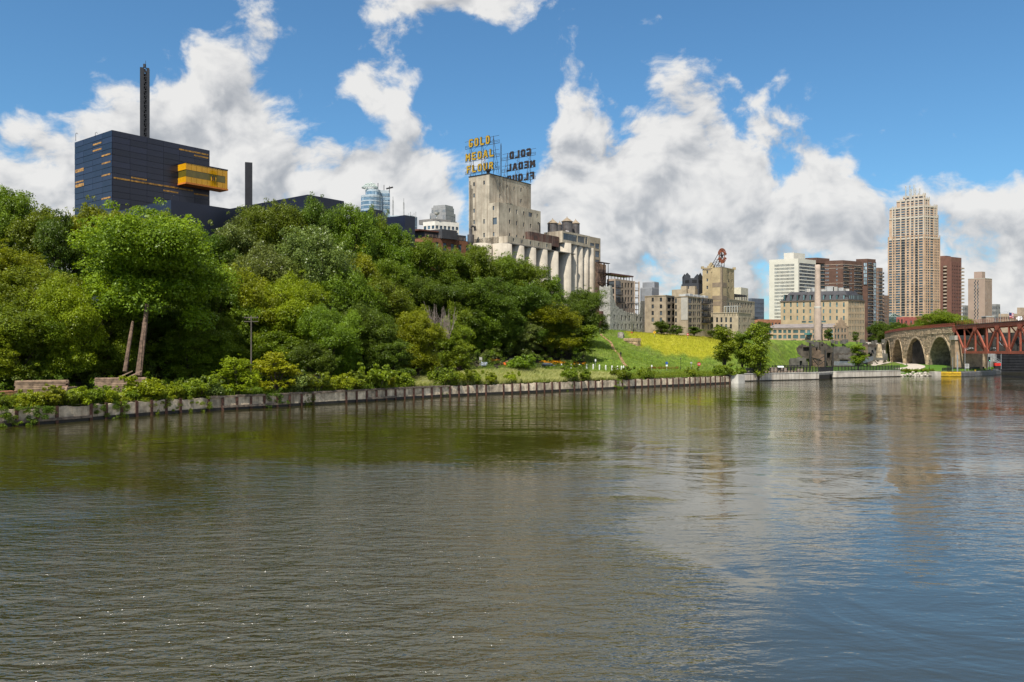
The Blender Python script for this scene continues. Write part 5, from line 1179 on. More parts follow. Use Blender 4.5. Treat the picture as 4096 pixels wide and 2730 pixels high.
# ------------------------------------------------------------------ downtown on the right
def downtown():
	# white office tower
	d = 560; ur, ul = ud(36), ud(152); c = G(Z5(432, 0)[0], d); a = hit(Z5(590, 0)[0], c, ur); b = hit(Z5(172, 0)[0], c, ul); z1 = zat(Z5(0, 750)[1], d); E = c + ul * b
	wh = mat('white_precast', (.56, .53, .46), .8, .05, .2); B = Building('white_office_tower', 'white precast office tower with a dense grid of slot windows', (c.x, c.y, 14), 'office tower')
	zt = zat(Z5(0, 790)[1], d); zb = zat(Z5(0, 1318)[1], d)
	B.block(c, a, b, 12, z1, wh, [(1.2, z, a - .3, z + 1.7) for z in [zb + (zt - zb) * (i + .35) / 17 for i in range(17)]], grid(b, zb, zt, 16, 17, .58, .66, 3.5, 2.5), style='plain', gm=M_GLASS, depth=.5, ur=ur, ul=ul)
	cc = c + ul * 5 + ur * 6; cc = G(Z5(392, 0)[0], d + 12); mb = MB(); aa, bb = hit(Z5(492, 0)[0], cc, ur), hit(Z5(303, 0)[0], cc, ul); mb.prism([cc, cc + ur * aa, cc + ur * aa + ul * bb, cc + ul * bb], z1 - 2, zat(Z5(0, 697)[1], d + 12)); B.part('plant_storey', mb, wh); B.done()
	# brown apartment cluster with balconies
	br = mat('brown_brick', (.115, .062, .045), .9, .12, .3, fine=.2, coords='World'); lt = mat('tan_slab_edge', (.36, .28, .22), .85, .1); skyg = glass_mat('pale_glass', (.12, .17, .20), .08, .9, (.5, .6, .65))
	d = 590; ur, ul = ud(30), ud(158)
	def apart(name, label, pc, pl, pr, py, dd, rc, lc, bal, zlow=12, ur=ur, ul=ul, glassy=(), pitch=33, m=br):
		c = G(Z5(pc, 0)[0], dd); a = hit(Z5(pr, 0)[0], c, ur); b = hit(Z5(pl, 0)[0], c, ul); z1 = zat(Z5(0, py)[1], dd); E = c + ul * b; fh = pitch / 2.24 / F * dd
		B = Building(name, label, (c.x, c.y, zlow), 'apartment tower'); k = int((z1 - zlow - 2) / fh)
		def rows(o, u, cols, w, hh=.5): return [(q[0], z1 - 2 - fh * (i + 1) + fh * .2, q[2], z1 - 2 - fh * (i + 1) + fh * (.2 + hh)) for q in pxops(o, u, [(x0, 800, x1, 810) for x0, x1 in cols], Z5) for i in range(k)]
		B.block(c, a, b, zlow, z1, m, rows(c, ur, rc, a), rows(E, -ul, lc, b), style='pair', fm=M_FRAME_L, gm=M_GLASSB, ur=ur, ul=ul, depth=.4)
		for (side, x0, x1) in bal:
			o, u = (c, ur) if side == 'r' else (E, -ul); q = pxops(o, u, [(x0, 800, x1, 810)], Z5)[0]; n = Vector((u.y, -u.x, 0)); p0, p1 = o + u * q[0], o + u * q[2]; me = None
			mb = MB(); rz = math.atan2(u.y, u.x); w = q[2] - q[0]; mb.box((0, -1.6, 0), (w, -.02, .25)); mb.box((0, -1.6, .25), (w, -1.5, 1.2), 1); me = mb.mesh([lt, M_STEEL], 'balcony')
			md = MB(); md.add([(0.1, -.015, .25), (w - .1, -.015, .25), (w - .1, -.015, fh * .78), (.1, -.015, fh * .78)], [(0, 1, 2, 3)]); md = md.mesh(M_GLASS, 'balcony_door')
			for i in range(k):
				z = z1 - 2 - fh * (i + 1); bo = link('balcony', me, B.root, (p0.x - c.x, p0.y - c.y, z - zlow), rz); link('balcony_door', md, B.root, (p0.x - c.x, p0.y - c.y, z - zlow), rz)
		for (side, x0, x1, y0, y1) in glassy:
			o, u = (c, ur) if side == 'r' else (E, -ul); q = pxops(o, u, [(x0, y0, x1, y1)], Z5)[0]; n = Vector((u.y, -u.x, 0)); mb = MB(); kk = int((q[3] - q[1]) / fh)
			for i in range(kk):
				for j in range(2):
					w = (q[2] - q[0]) / 2; p, r = o + u * (q[0] + w * j + .1) + n * .6, o + u * (q[0] + w * (j + 1) - .1) + n * .6; z = q[1] + fh * i
					mb.add([(p.x, p.y, z + .2), (r.x, r.y, z + .2), (r.x, r.y, z + fh - .3), (p.x, p.y, z + fh - .3)], [(0, 1, 2, 3)], 0)
			p, r = o + u * q[0] + n * .5, o + u * q[2] + n * .5; mb.prism([p, r, r - n * .48, p - n * .48], q[1], q[3], 1); B.part('glazed_bay', mb, [skyg, br])
		return B, c, a, b, z1, fh
	B, c, a, b, z1, fh = apart('brown_apartments', 'broad brown brick apartment tower with tan slab edges and balconies', 832, 572, 1004, 765, d, [(880, 892), (900, 912)], [(676, 688), (693, 706), (772, 785)], [('l', 630, 670), ('r', 835, 872), ('r', 932, 990)])
	for i, y in enumerate((800, 833, 968)):
		z = zat(Z5(0, y)[1], d); mb = MB(); k = .25; mb.prism([c + (-ur - ul) * .0 + (c - c), c + ur * a, c + ur * a - ul * k, c - ul * k - ur * k, c + ul * b - ur * k, c + ul * b], z - .35, z, bottom=True); B.part('string_course', mb, lt)
	cc = G(Z5(668, 0)[0], d + 4); mb = MB(); L = hit(Z5(712, 0)[0], cc, ur); mb.prism([cc - ur * 8, cc + ur * L, cc + ur * L + ul * 8, cc - ur * 8 + ul * 8], z1 - 2, zat(Z5(0, 742)[1], d)); B.part('lift_house', mb, br); B.done()
	B, *_ = apart('brown_apartments', 'narrow brown apartment tower with a pale glazed bay between two darker blocks', 1052, 950, 1126, 752, d + 12, [(1066, 1080)], [(985, 995)], [('r', 1056, 1092)], glassy=[('l', 1017, 1048, 770, 985), ('r', 1098, 1125, 782, 1345)]); B.done()
	B, *_ = apart('brown_apartments', 'lower brown apartment wing with stacked balconies left of the tallest tower', 1150, 1110, 1188, 832, d + 20, [(1162, 1172)], [(1140, 1146)], [('r', 1152, 1161), ('r', 1173, 1186)], m=mat('light_brown_brick', (.19, .12, .085), .9, .1)); B.done()
	B, *_ = apart('brown_apartments', 'small tan-brown block low between the apartment wing and tallest tower', 1200, 1184, 1245, 1080, d + 40, [(1206, 1212), (1222, 1228)], [], [], m=mat('light_brown_brick_2', (.17, .11, .08), .9, .1)); B.done()
	# mansard mill
	d = 440; ur, ul = ud(38), ud(152); c = G(Z5(880, 0)[0], d); a = hit(Z5(1028, 0)[0], c, ur); b = hit(Z5(275, 0)[0], c, ul); z1 = zat(Z5(0, 1118)[1], d); E = c + ul * b; tb = mat('buff_brick', (.42, .32, .20), .9, .1, .3, fine=.15, streak=.2, streak_col=(.25, .19, .12), coords='World')
	B = Building('mansard_mill', 'buff brick mill with dark mansard roof and dormers behind the chimney', (c.x, c.y, 13), 'building')
	cols = [(300, 315), (359, 373), (417, 431), (475, 489), (533, 547), (592, 606), (652, 666), (711, 726), (771, 786), (833, 848)]
	lo = pxops(E, -ul, colrows(cols, [(1143, 1184), (1206, 1240), (1264, 1302)]) + [(464, 1310, 503, 1326), (524, 1310, 562, 1326), (640, 1306, 680, 1324), (833, 1305, 848, 1340)], Z5)
	rcol = [(886 + i * 14.4, 893 + i * 14.4) for i in range(10)]
	ro = pxops(c, ur, colrows(rcol, [(1136, 1172), (1192, 1226), (1246, 1280), (1302, 1334), (1356, 1388), (1410, 1438)]), Z5)
	B.block(c, a, b, 12, z1, tb, ro, lo, style='sash', fm=M_FRAME_G, gm=M_GLASST, ur=ur, ul=ul, parapet=.1)
	mb = MB(); inn = 3.2; zt = zat(Z5(0, 1034)[1], d); lower = [c, c + ur * a, c + ur * a + ul * b, E]; upper = [c + (ur + ul) * inn, c + ur * (a - inn) + ul * inn, c + ur * (a - inn) + ul * (b - inn), E + ur * inn - ul * inn]
	low = [p - (ur + ul) * .3 if i == 0 else p for i, p in enumerate(lower)]
	vs = [(p.x, p.y, z1 + .05) for p in low] + [(p.x, p.y, zt) for p in upper]; mb.add(vs, [(i, (i + 1) % 4, (i + 1) % 4 + 4, i + 4) for i in range(4)] + [(4, 5, 6, 7)]); B.part('mansard_roof', mb, mat('dark_slate', (.035, .035, .042), .7, .2, .8))
	mb = MB(); mb.prism([p - (ur + ul) * .35 if i == 0 else (p + (ur - ul) * .35 if i == 1 else (p if i == 2 else p + (ul - ur) * .35)) for i, p in enumerate(lower)], z1 - .5, z1 + .06, bottom=True); B.part('cornice', mb, mat('dark_cornice', (.12, .09, .065), .8))
	for x0, x1 in cols + []:
		q = pxops(E, -ul, [(x0, 1078, x1 + 2, 1122)], Z5)[0]; p0, p1 = E - ul * q[0], E - ul * q[2]; n = -ur; mb = MB(); zt_ = q[3]
		for mi, off, (k0, k1), (za, zb) in ((1, .2, (0, 1), (z1 + .3, zt_)),):
			mb.prism([p0 + n * .1, p1 + n * .1, p1 - n * 3, p0 - n * 3], z1 + .1, zt_ + .2, 1); e = (p1 - p0) * .15; a0, a1 = p0 + e + n * .13, p1 - e + n * .13
			mb.add([(a0.x, a0.y, z1 + .4), (a1.x, a1.y, z1 + .4), (a1.x, a1.y, zt_ - .2), (a0.x, a0.y, zt_ - .2)], [(0, 1, 2, 3)], 0)
		B.part('dormer', mb, [M_GLASST, M_FRAME_D])
	for i in range(7):
		x0 = 886 + i * 18.5; q = pxops(c, ur, [(x0, 1078, x0 + 10, 1122)], Z5)[0]; p0, p1 = c + ur * q[0], c + ur * q[2]; n = -ul; mb = MB(); zt_ = q[3]
		mb.prism([p0 + n * .1, p1 + n * .1, p1 - n * 3, p0 - n * 3], z1 + .1, zt_, 1); e = (p1 - p0) * .15; a0, a1 = p0 + e + n * .13, p1 - e + n * .13
		mb.add([(a0.x, a0.y, z1 + .4), (a1.x, a1.y, z1 + .4), (a1.x, a1.y, zt_ - .2), (a0.x, a0.y, zt_ - .2)], [(0, 1, 2, 3)], 0); B.part('dormer', mb, [M_GLASST, M_FRAME_D])
	mb = MB(); r_ = random.Random(4)
	for i, x in enumerate((510, 560, 640, 690, 745, 800, 860)):
		p = G(Z5(x, 0)[0], d + 12); h = r_.uniform(1.2, 3.2); w = r_.uniform(1.5, 4.5); o = MB(); o.box((p.x, p.y, zt - .2), (p.x + w, p.y + 3, zt + h)); B.part('roof_unit', o, M_FRAME_L if i % 2 else M_CONC_L)
	B.done()
	# long low powerhouse with stepped gable, and its chimney
	d = 395; ur, ul = ud(38), ud(154); c = G(Z5(752, 0)[0], d); a = hit(Z5(882, 0)[0], c, ur); b = hit(Z5(152, 0)[0], c, ul); z1 = zat(Z5(0, 1366)[1], d); z0 = zat(Z5(0, 1482)[1], d) - .5; E = c + ul * b; tb2 = mat('warm_buff_brick', (.43, .31, .20), .9, .12, .4, fine=.2, coords='World')
	B = Building('low_powerhouse', 'long low buff brick building with teal glazing and stepped end gable', (c.x, c.y, z0), 'building')
	lc = [(166, 192), (208, 238), (254, 284), (298, 326), (340, 368), (386, 432), (448, 496), (512, 540), (562, 600), (620, 650), (668, 690), (706, 744)]
	lo = pxops(E, -ul, colrows(lc, [(1390, 1418), (1435, 1468)]), Z5); ro = pxops(c, ur, colrows([(762, 775), (786, 802), (820, 834), (846, 860)], [(1378, 1412), (1432, 1468)]), Z5)
	B.block(c, a, b, z0, z1, tb2, ro, lo, style='grid', gm=M_GLASST, fm=M_FRAME_G, ur=ur, ul=ul, parapet=.1)
	mb = MB(); zr = zat(Z5(0, 1330)[1], d); A = c + ur * a; mid0, mid1 = (c + A) / 2, (E + E + ur * a) / 2; k = -ur * .4
	mb.add([(p.x, p.y, z) for p, z in ((c + k - ul * .2, z1 - .05), (E + k, z1 - .05), (mid1, zr), (mid0, zr), (A - ul * .2, z1), (E + ur * a, z1))], [(0, 3, 2, 1), (3, 4, 5, 2)]); B.part('pitched_roof', mb, mat('grey_roofing', (.20, .175, .165), .9, .1))
	mb = MB(); n = 7
	for i in range(n):
		t0, t1 = a * i / n, a * (i + 1) / n; h = 1 - abs((i + .5) / n - .5) * 2; p, q = c + ur * t0 - ul * .05, c + ur * t1 - ul * .05; mb.prism([p, q, q + ul * .4, p + ul * .4], z1 - .2, z1 + .4 + h * 4.3)
	B.part('stepped_gable', mb, tb2)
	mb = MB(); p, q = E - ur * .06, c - ur * .06; mb.bar((p.x, p.y, z1 - .6), (q.x, q.y, z1 - .6), .2, .35); B.part('cornice', mb, lt)
	p0, p1 = [E - ul * hit(Z5(x, 0)[0], E, -ul) - ur * .3 for x in (512, 560)]; mb = MB(); h = zat(Z5(0, 1432)[1], d); mb.prism([p0, p1, p1 - ur * 2.2, p0 - ur * 2.2][::-1], h, h + .8, bottom=True); B.part('entrance_canopy', mb, mat('teal_awning', (.05, .20, .19), .7)); B.done()
	d = 388; p = G(Z5(606, 0)[0], d); s = 1 / 2.24 / F * d; zb = zat(Z5(0, 1352)[1], d) - 10
	prof = [(34 * s, zb), (33 * s, zat(Z5(0, 1352)[1], d)), (31 * s, zat(Z5(0, 1195)[1], d)), (29.5 * s, zat(Z5(0, 1180)[1], d)), (27 * s, zat(Z5(0, 1172)[1], d)), (23.5 * s, zat(Z5(0, 860)[1], d)), (23.5 * s, zat(Z5(0, 808)[1], d)), (20 * s, zat(Z5(0, 806)[1], d)), (19.5 * s, zat(Z5(0, 830)[1], d))]
	root = empty('brick_chimney', (p.x, p.y, zb), 'tall pale cylindrical factory chimney in front of the mansard mill', 'chimney'); mb = MB(); mb.lathe((p.x, p.y, 0), prof, 24); o = mb.build('shaft', mat('pale_chimney_brick', (.46, .36, .29), .9, .12, .3, streak=.3, streak_col=(.3, .24, .2), fine=.2, coords='World'), root, smooth=True)
	mb = MB(); zz = zat(Z5(0, 1188)[1], d); mb.lathe((p.x, p.y, 0), [(31.5 * s, zz - .5), (32.5 * s, zz), (31.5 * s, zz + .4)], 24); mb.build('collar', M_CONC_L, root)
	# tallest tower
	d = 700; ur, ul = ud(22), ud(143); pier = mat('tan_pier_brick', (.45, .315, .215), .85, .12, .2, coords='World'); cream = mat('cream_precast', (.47, .41, .34), .8, .08)
	c = G(Z6(515, 0)[0], d); fh = 27.4 / 2.614 / F * d
	B = Building('tall_apartment_tower', 'tallest tan tower with stepped cream crown, spires and blue window bays', (c.x, c.y, 13), 'skyscraper')
	lcols = [(146, 182), (190, 206), (216, 262), (275, 313), (331, 354), (377, 400), (420, 451), (459, 502)]; rcols = [(528, 545), (549, 567), (577, 607), (622, 634), (640, 652), (660, 670)]
	def tier(pl, pr, py, yb, dd, cap, first=False):
		cc = G(Z6(515, 0)[0], dd); a, b = hit(Z6(pr, 0)[0], cc, ur), hit(Z6(pl, 0)[0], cc, ul); z1, z0 = zat(Z6(0, py)[1], dd), zat(Z6(0, yb)[1], dd) - (30 if first else 6); E = cc + ul * b
		ztop = z1 - (fh * .4); k = int((ztop - (z0 + 2)) / fh)
		def ops(o, u, cols, w): return [(q[0], ztop - fh * (i + 1) + .45, q[2], ztop - fh * i - .35) for q in pxops(o, u, [(x0, 900, x1, 910) for x0, x1 in cols if x0 > pl + 4 and x1 < pr - 3], Z6) for i in range(k)]
		B.block(cc, a, b, z0, z1, pier, ops(cc, ur, rcols, a), ops(E, -ul, lcols, b), style='grid', fm=M_FRAME_D, gm=M_GLASSB, ur=ur, ul=ul, parapet=.4, depth=.6, name='tier_wall')
		k_ = .35
		for zz, hh in ((z1 + .02, 3.2),) + (() if not first else ((zat(Z6(0, 988)[1], dd), .8), (zat(Z6(0, 1308)[1], dd), .8))):
			for (o, u, w) in ((cc, ur, a), (E, -ul, b)):
				mb = MB(); n = Vector((u.y, -u.x, 0)); p, q = o + n * k_, o + u * w + n * k_; mb.prism([p, q, q - n * (k_ + .02), p - n * (k_ + .02)], zz - hh * .45, zz, bottom=True); B.part('cream_band', mb, cream)
		for (o, u, cols) in ((cc, ur, rcols), (E, -ul, lcols)):
			n = Vector((u.y, -u.x, 0)); xs = [x for x, _ in cols if pl < x < pr] + [pr if u is ur else 512]
			for x in xs:
				t = hit(Z6(x - 5, 0)[0], o, u); p = o + u * t + n * .5; mb = MB(); w = .95 if u is not ur else .5; mb.prism([p - u * w / 2, p + u * w / 2, p + u * w / 2 - n * .6, p - u * w / 2 - n * .6], z0 if not first else z0, z1 + (1.3 if not first else 1.8)); B.part('pier', mb, cream if not first else pier)
		return z1
	tier(138, 680, 645, 1475, d, True, True); tier(148, 662, 425, 645, d + 2, True); tier(152, 652, 318, 425, d + 4, True); tier(225, 570, 243, 318, d + 8, True); tier(292, 530, 205, 243, d + 11, True)
	# balconies in the recessed bays
	E = c + ul * hit(Z6(138, 0)[0], c, ul); z1 = zat(Z6(0, 650)[1], d)
	for x0, x1 in ((275, 313), (420, 451)):
		q = pxops(E, -ul, [(x0, 900, x1, 910)], Z6)[0]; p = E - ul * q[0]; w = q[2] - q[0]; mb = MB(); mb.box((0, -.5, 0), (w, -.02, .3)); mb.box((0, -.55, .3), (w, -.48, 1.3), 1); me = mb.mesh([cream, M_STEEL], 'balcony')
		for i in range(29): link('balcony', me, B.root, (p.x - c.x, p.y - c.y, z1 - fh * (i + 1) - fh * .3 - 13), math.atan2(-ul.y, -ul.x))
	zt = zat(Z6(0, 205)[1], d + 11)
	for x, y in ((322, 115), (365, 108), (380, 150), (408, 105), (424, 145), (467, 142)):
		p = G(Z6(x, 0)[0], d + 16); mb = MB(); mb.tube([(p.x, p.y, zt - 3), (p.x, p.y, zat(Z6(0, y)[1], d + 16))], [.55, .4], 6); B.part('spire', mb, M_FRAME_L)
	B.done()
	# red-brown tower
	d = 760; ur, ul = ud(32), ud(148); rb = mat('red_brown_brick', (.15, .072, .054), .9, .1, .2, coords='World'); db = mat('dark_red_brick_2', (.12, .055, .045), .9, .1, .2)
	c = G(Z6(798, 0)[0], d); a = hit(Z6(904, 0)[0], c, ur); b = hit(Z6(672, 0)[0], c, ul); z1 = zat(Z6(0, 858)[1], d); E = c + ul * b; fh = 36 / 2.614 / F * d
	B = Building('red_apartment_tower', 'red-brown apartment tower with curved balconies right of the tallest tower', (c.x, c.y, 13), 'apartment tower')
	zz = zat(Z6(0, 930)[1], d); k = 15; ops = [(q[0], zz - fh * (i + 1) + .6, q[2], zz - fh * i - 1.4) for q in pxops(c, ur, [(x, 900, x + 13, 910) for x in (804, 824, 843, 862, 881)], Z6) for i in range(k)]
	B.block(c, a, b, 13, z1, rb, ops, [(q[0], zz - fh * (i + 1) + .6, q[2], zz - fh * i - 1.4) for q in pxops(E, -ul, [(716, 900, 750, 910)], Z6) for i in range(k)], style='pair', ur=ur, ul=ul, depth=.5)
	q = pxops(E, -ul, [(710, 900, 754, 910)], Z6)[0]; p = E - ul * q[0]; w = q[2] - q[0]; mb = MB(); pts = [(w / 2 - w / 2 * math.cos(t), -2.2 * math.sin(t)) for t in np.linspace(0, math.pi, 9)]; mb.prism(pts, 0, 1.3, bottom=True); me = mb.mesh(lt, 'balcony')
	for i in range(k): link('balcony', me, B.root, (p.x - c.x, p.y - c.y, zz - fh * (i + 1) - 13), math.atan2(-ul.y, -ul.x))
	q = c + ur * a; mb = MB(); mb.box((-1.8, -1.6, 0), (2.2, 1.2, 1.2)); me = mb.mesh(lt, 'end_balcony')
	for i in range(k): link('end_balcony', me, B.root, (q.x - c.x, q.y - c.y, zz - fh * (i + 1) - 14), math.atan2(ur.y, ur.x))
	for i in range(6):
		t = a * (i + .02) / 6; p = c + ur * t - ul * .0; mb = MB(); n = -ul; mb.prism([p + n * .5, p + ur * .8 + n * .5, p + ur * .8, p], 13, zz + 2); B.part('dark_fin', mb, db)
	mb = MB(); cc = c + ul * 6 + ur * 3; mb.prism([cc, cc + ur * 8, cc + ur * 8 + ul * 14, cc + ul * 14], z1 - 1, zat(Z6(0, 840)[1], d)); B.part('lift_house', mb, rb); B.done()
	# pale slit-window tower and neighbours
	d = 640; ur, ul = ud(32), ud(152); pk = mat('pinkish_precast', (.31, .225, .18), .85, .06, .2); c = G(Z6(1150, 0)[0], d); a = hit(Z6(1224, 0)[0], c, ur); b = hit(Z6(973, 0)[0], c, ul); z1 = zat(Z6(0, 1080)[1], d); E = c + ul * b
	B = Building('slit_window_tower', 'plain pinkish tower with two staggered columns of slit windows', (c.x, c.y, 13), 'apartment tower')
	lo = []
	for i in range(11):
		for x, dy in ((1050, 0), (1078, 0), (1041, 18), (1072, 18)): lo += pxops(E, -ul, [(x - 5, 1102 + i * 37 + dy, x + 5, 1121 + i * 37 + dy)], Z6)
	B.block(c, a, b, 13, z1, pk, grid(a, 13, z1 - 2, 7, 1, .4, .99), lo, style='plain', ur=ur, ul=ul, depth=.6, coping=cream)
	cc = G(Z6(1118, 0)[0], d + 8); mb = MB(); aa, bb = hit(Z6(1152, 0)[0], cc, ur), hit(Z6(1035, 0)[0], cc, ul); mb.prism([cc, cc + ur * aa, cc + ur * aa + ul * bb, cc + ul * bb], z1 - 1, zat(Z6(0, 1012)[1], d + 8)); B.part('lift_house', mb, pk); B.done()
	for (nm, lab, pc, pl, pr, py, dd, col, nc) in (('grey_flats', 'small grey flats between the red tower and the slit-window tower', 940, 915, 980, 1365, 700, (.20, .19, .185), 3), ('grey_flats', 'small dark-banded flats right of the slit-window tower', 1262, 1222, 1309, 1352, 690, (.23, .22, .22), 3)):
		c = G(Z6(pc, 0)[0], dd); B = Building(nm, lab, (c.x, c.y, 13), 'building'); a, b = hit(Z6(pr, 0)[0], c, ur), hit(Z6(pl, 0)[0], c, ul); z1 = zat(Z6(0, py)[1], dd); B.block(c, a, b, 13, z1, mat('grey_panel', col, .85, .08), grid(a, 13, z1 - 1, nc, 8, .55, .55), grid(b, 13, z1 - 1, nc, 8, .6, .6), ur=ur, ul=ul); B.done()
	c = G(Z6(1440, 0)[0], 520); B = Building('low_beige_block', 'long low beige building behind the steel bridge', (c.x, c.y, 13), 'building'); ur, ul = ud(14), ud(158); a, b = hit(4230, c, ur), hit(Z6(1292, 0)[0], c, ul); z1 = zat(Z6(0, 1452)[1], 520); bb_ = mat('tan_block', (.33, .25, .185), .9, .08)
	B.block(c, a, b, 10, z1, bb_, grid(a, z1 - 8, z1 - 1, 12, 2, .5, .5), grid(b, z1 - 8, z1 - 1, 8, 2, .5, .5), ur=ur, ul=ul); cc = G(Z6(1520, 0)[0], 524); mb = MB(); L, M = hit(4200, cc, ur), hit(Z6(1485, 0)[0], cc, ul); mb.prism([cc, cc + ur * L, cc + ur * L + ul * M, cc + ul * M], z1 - 1, zat(Z6(0, 1388)[1], 524)); B.part('upper_storey', mb, bb_); B.done()
	# red store with green glass atrium
	c = G(Z6(300, 0)[0], 640); ur, ul = ud(12), ud(165); B = Building('red_store', 'low red building with green glass gabled atrium under the tallest tower', (c.x, c.y, 12), 'building'); a, b = hit(Z6(560, 0)[0], c, ur), hit(Z6(224, 0)[0], c, ul); z1 = zat(Z6(0, 1487)[1], 640); rd = mat('red_render', (.30, .085, .07), .85, .08)
	B.block(c, a, b, 10, z1, rd, grid(a, z1 - 6, z1 - 2, 5, 1, .3, .6), grid(b, z1 - 6, z1 - 1, 2, 1, .4, .7), ur=ur, ul=ul)
	p = G(Z6(215, 0)[0], 648); s = 1 / 2.614 / F * 648; mb = MB(); zt, ze, zb = zat(Z6(0, 1447)[1], 648), zat(Z6(0, 1486)[1], 648), 11; w = 68 * s
	mb.add([(p.x - w, p.y, zb), (p.x + w, p.y, zb), (p.x + w, p.y, ze), (p.x - w * .35, p.y, zt), (p.x - w, p.y, ze)] + [(p.x - w, p.y + 18, zb), (p.x + w + 6, p.y + 18, zb), (p.x + w + 6, p.y + 18, ze), (p.x + w * .3, p.y + 18, zt), (p.x - w, p.y + 18, ze)], [(0, 1, 2, 3, 4), (4, 3, 8, 9), (3, 2, 7, 8), (1, 6, 7, 2), (0, 4, 9, 5)], 0); B.part('glass_atrium', mb, glass_mat('green_glass', (.03, .07, .055), .15, .4))
	mb = MB()
	for x0, z0_, x1, z1_ in ((-w, ze, -w * .35, zt), (-w * .35, zt, w, ze), (-w, ze, w, ze), (-w * .6, ze, -w * .35, zt), (0, ze, -w * .35, zt)): mb.bar((p.x + x0, p.y - .1, z0_), (p.x + x1, p.y - .1, z1_), .35)
	B.part('atrium_frame', mb, mat('pale_green_frame', (.35, .42, .36), .7)); B.done()
downtown()
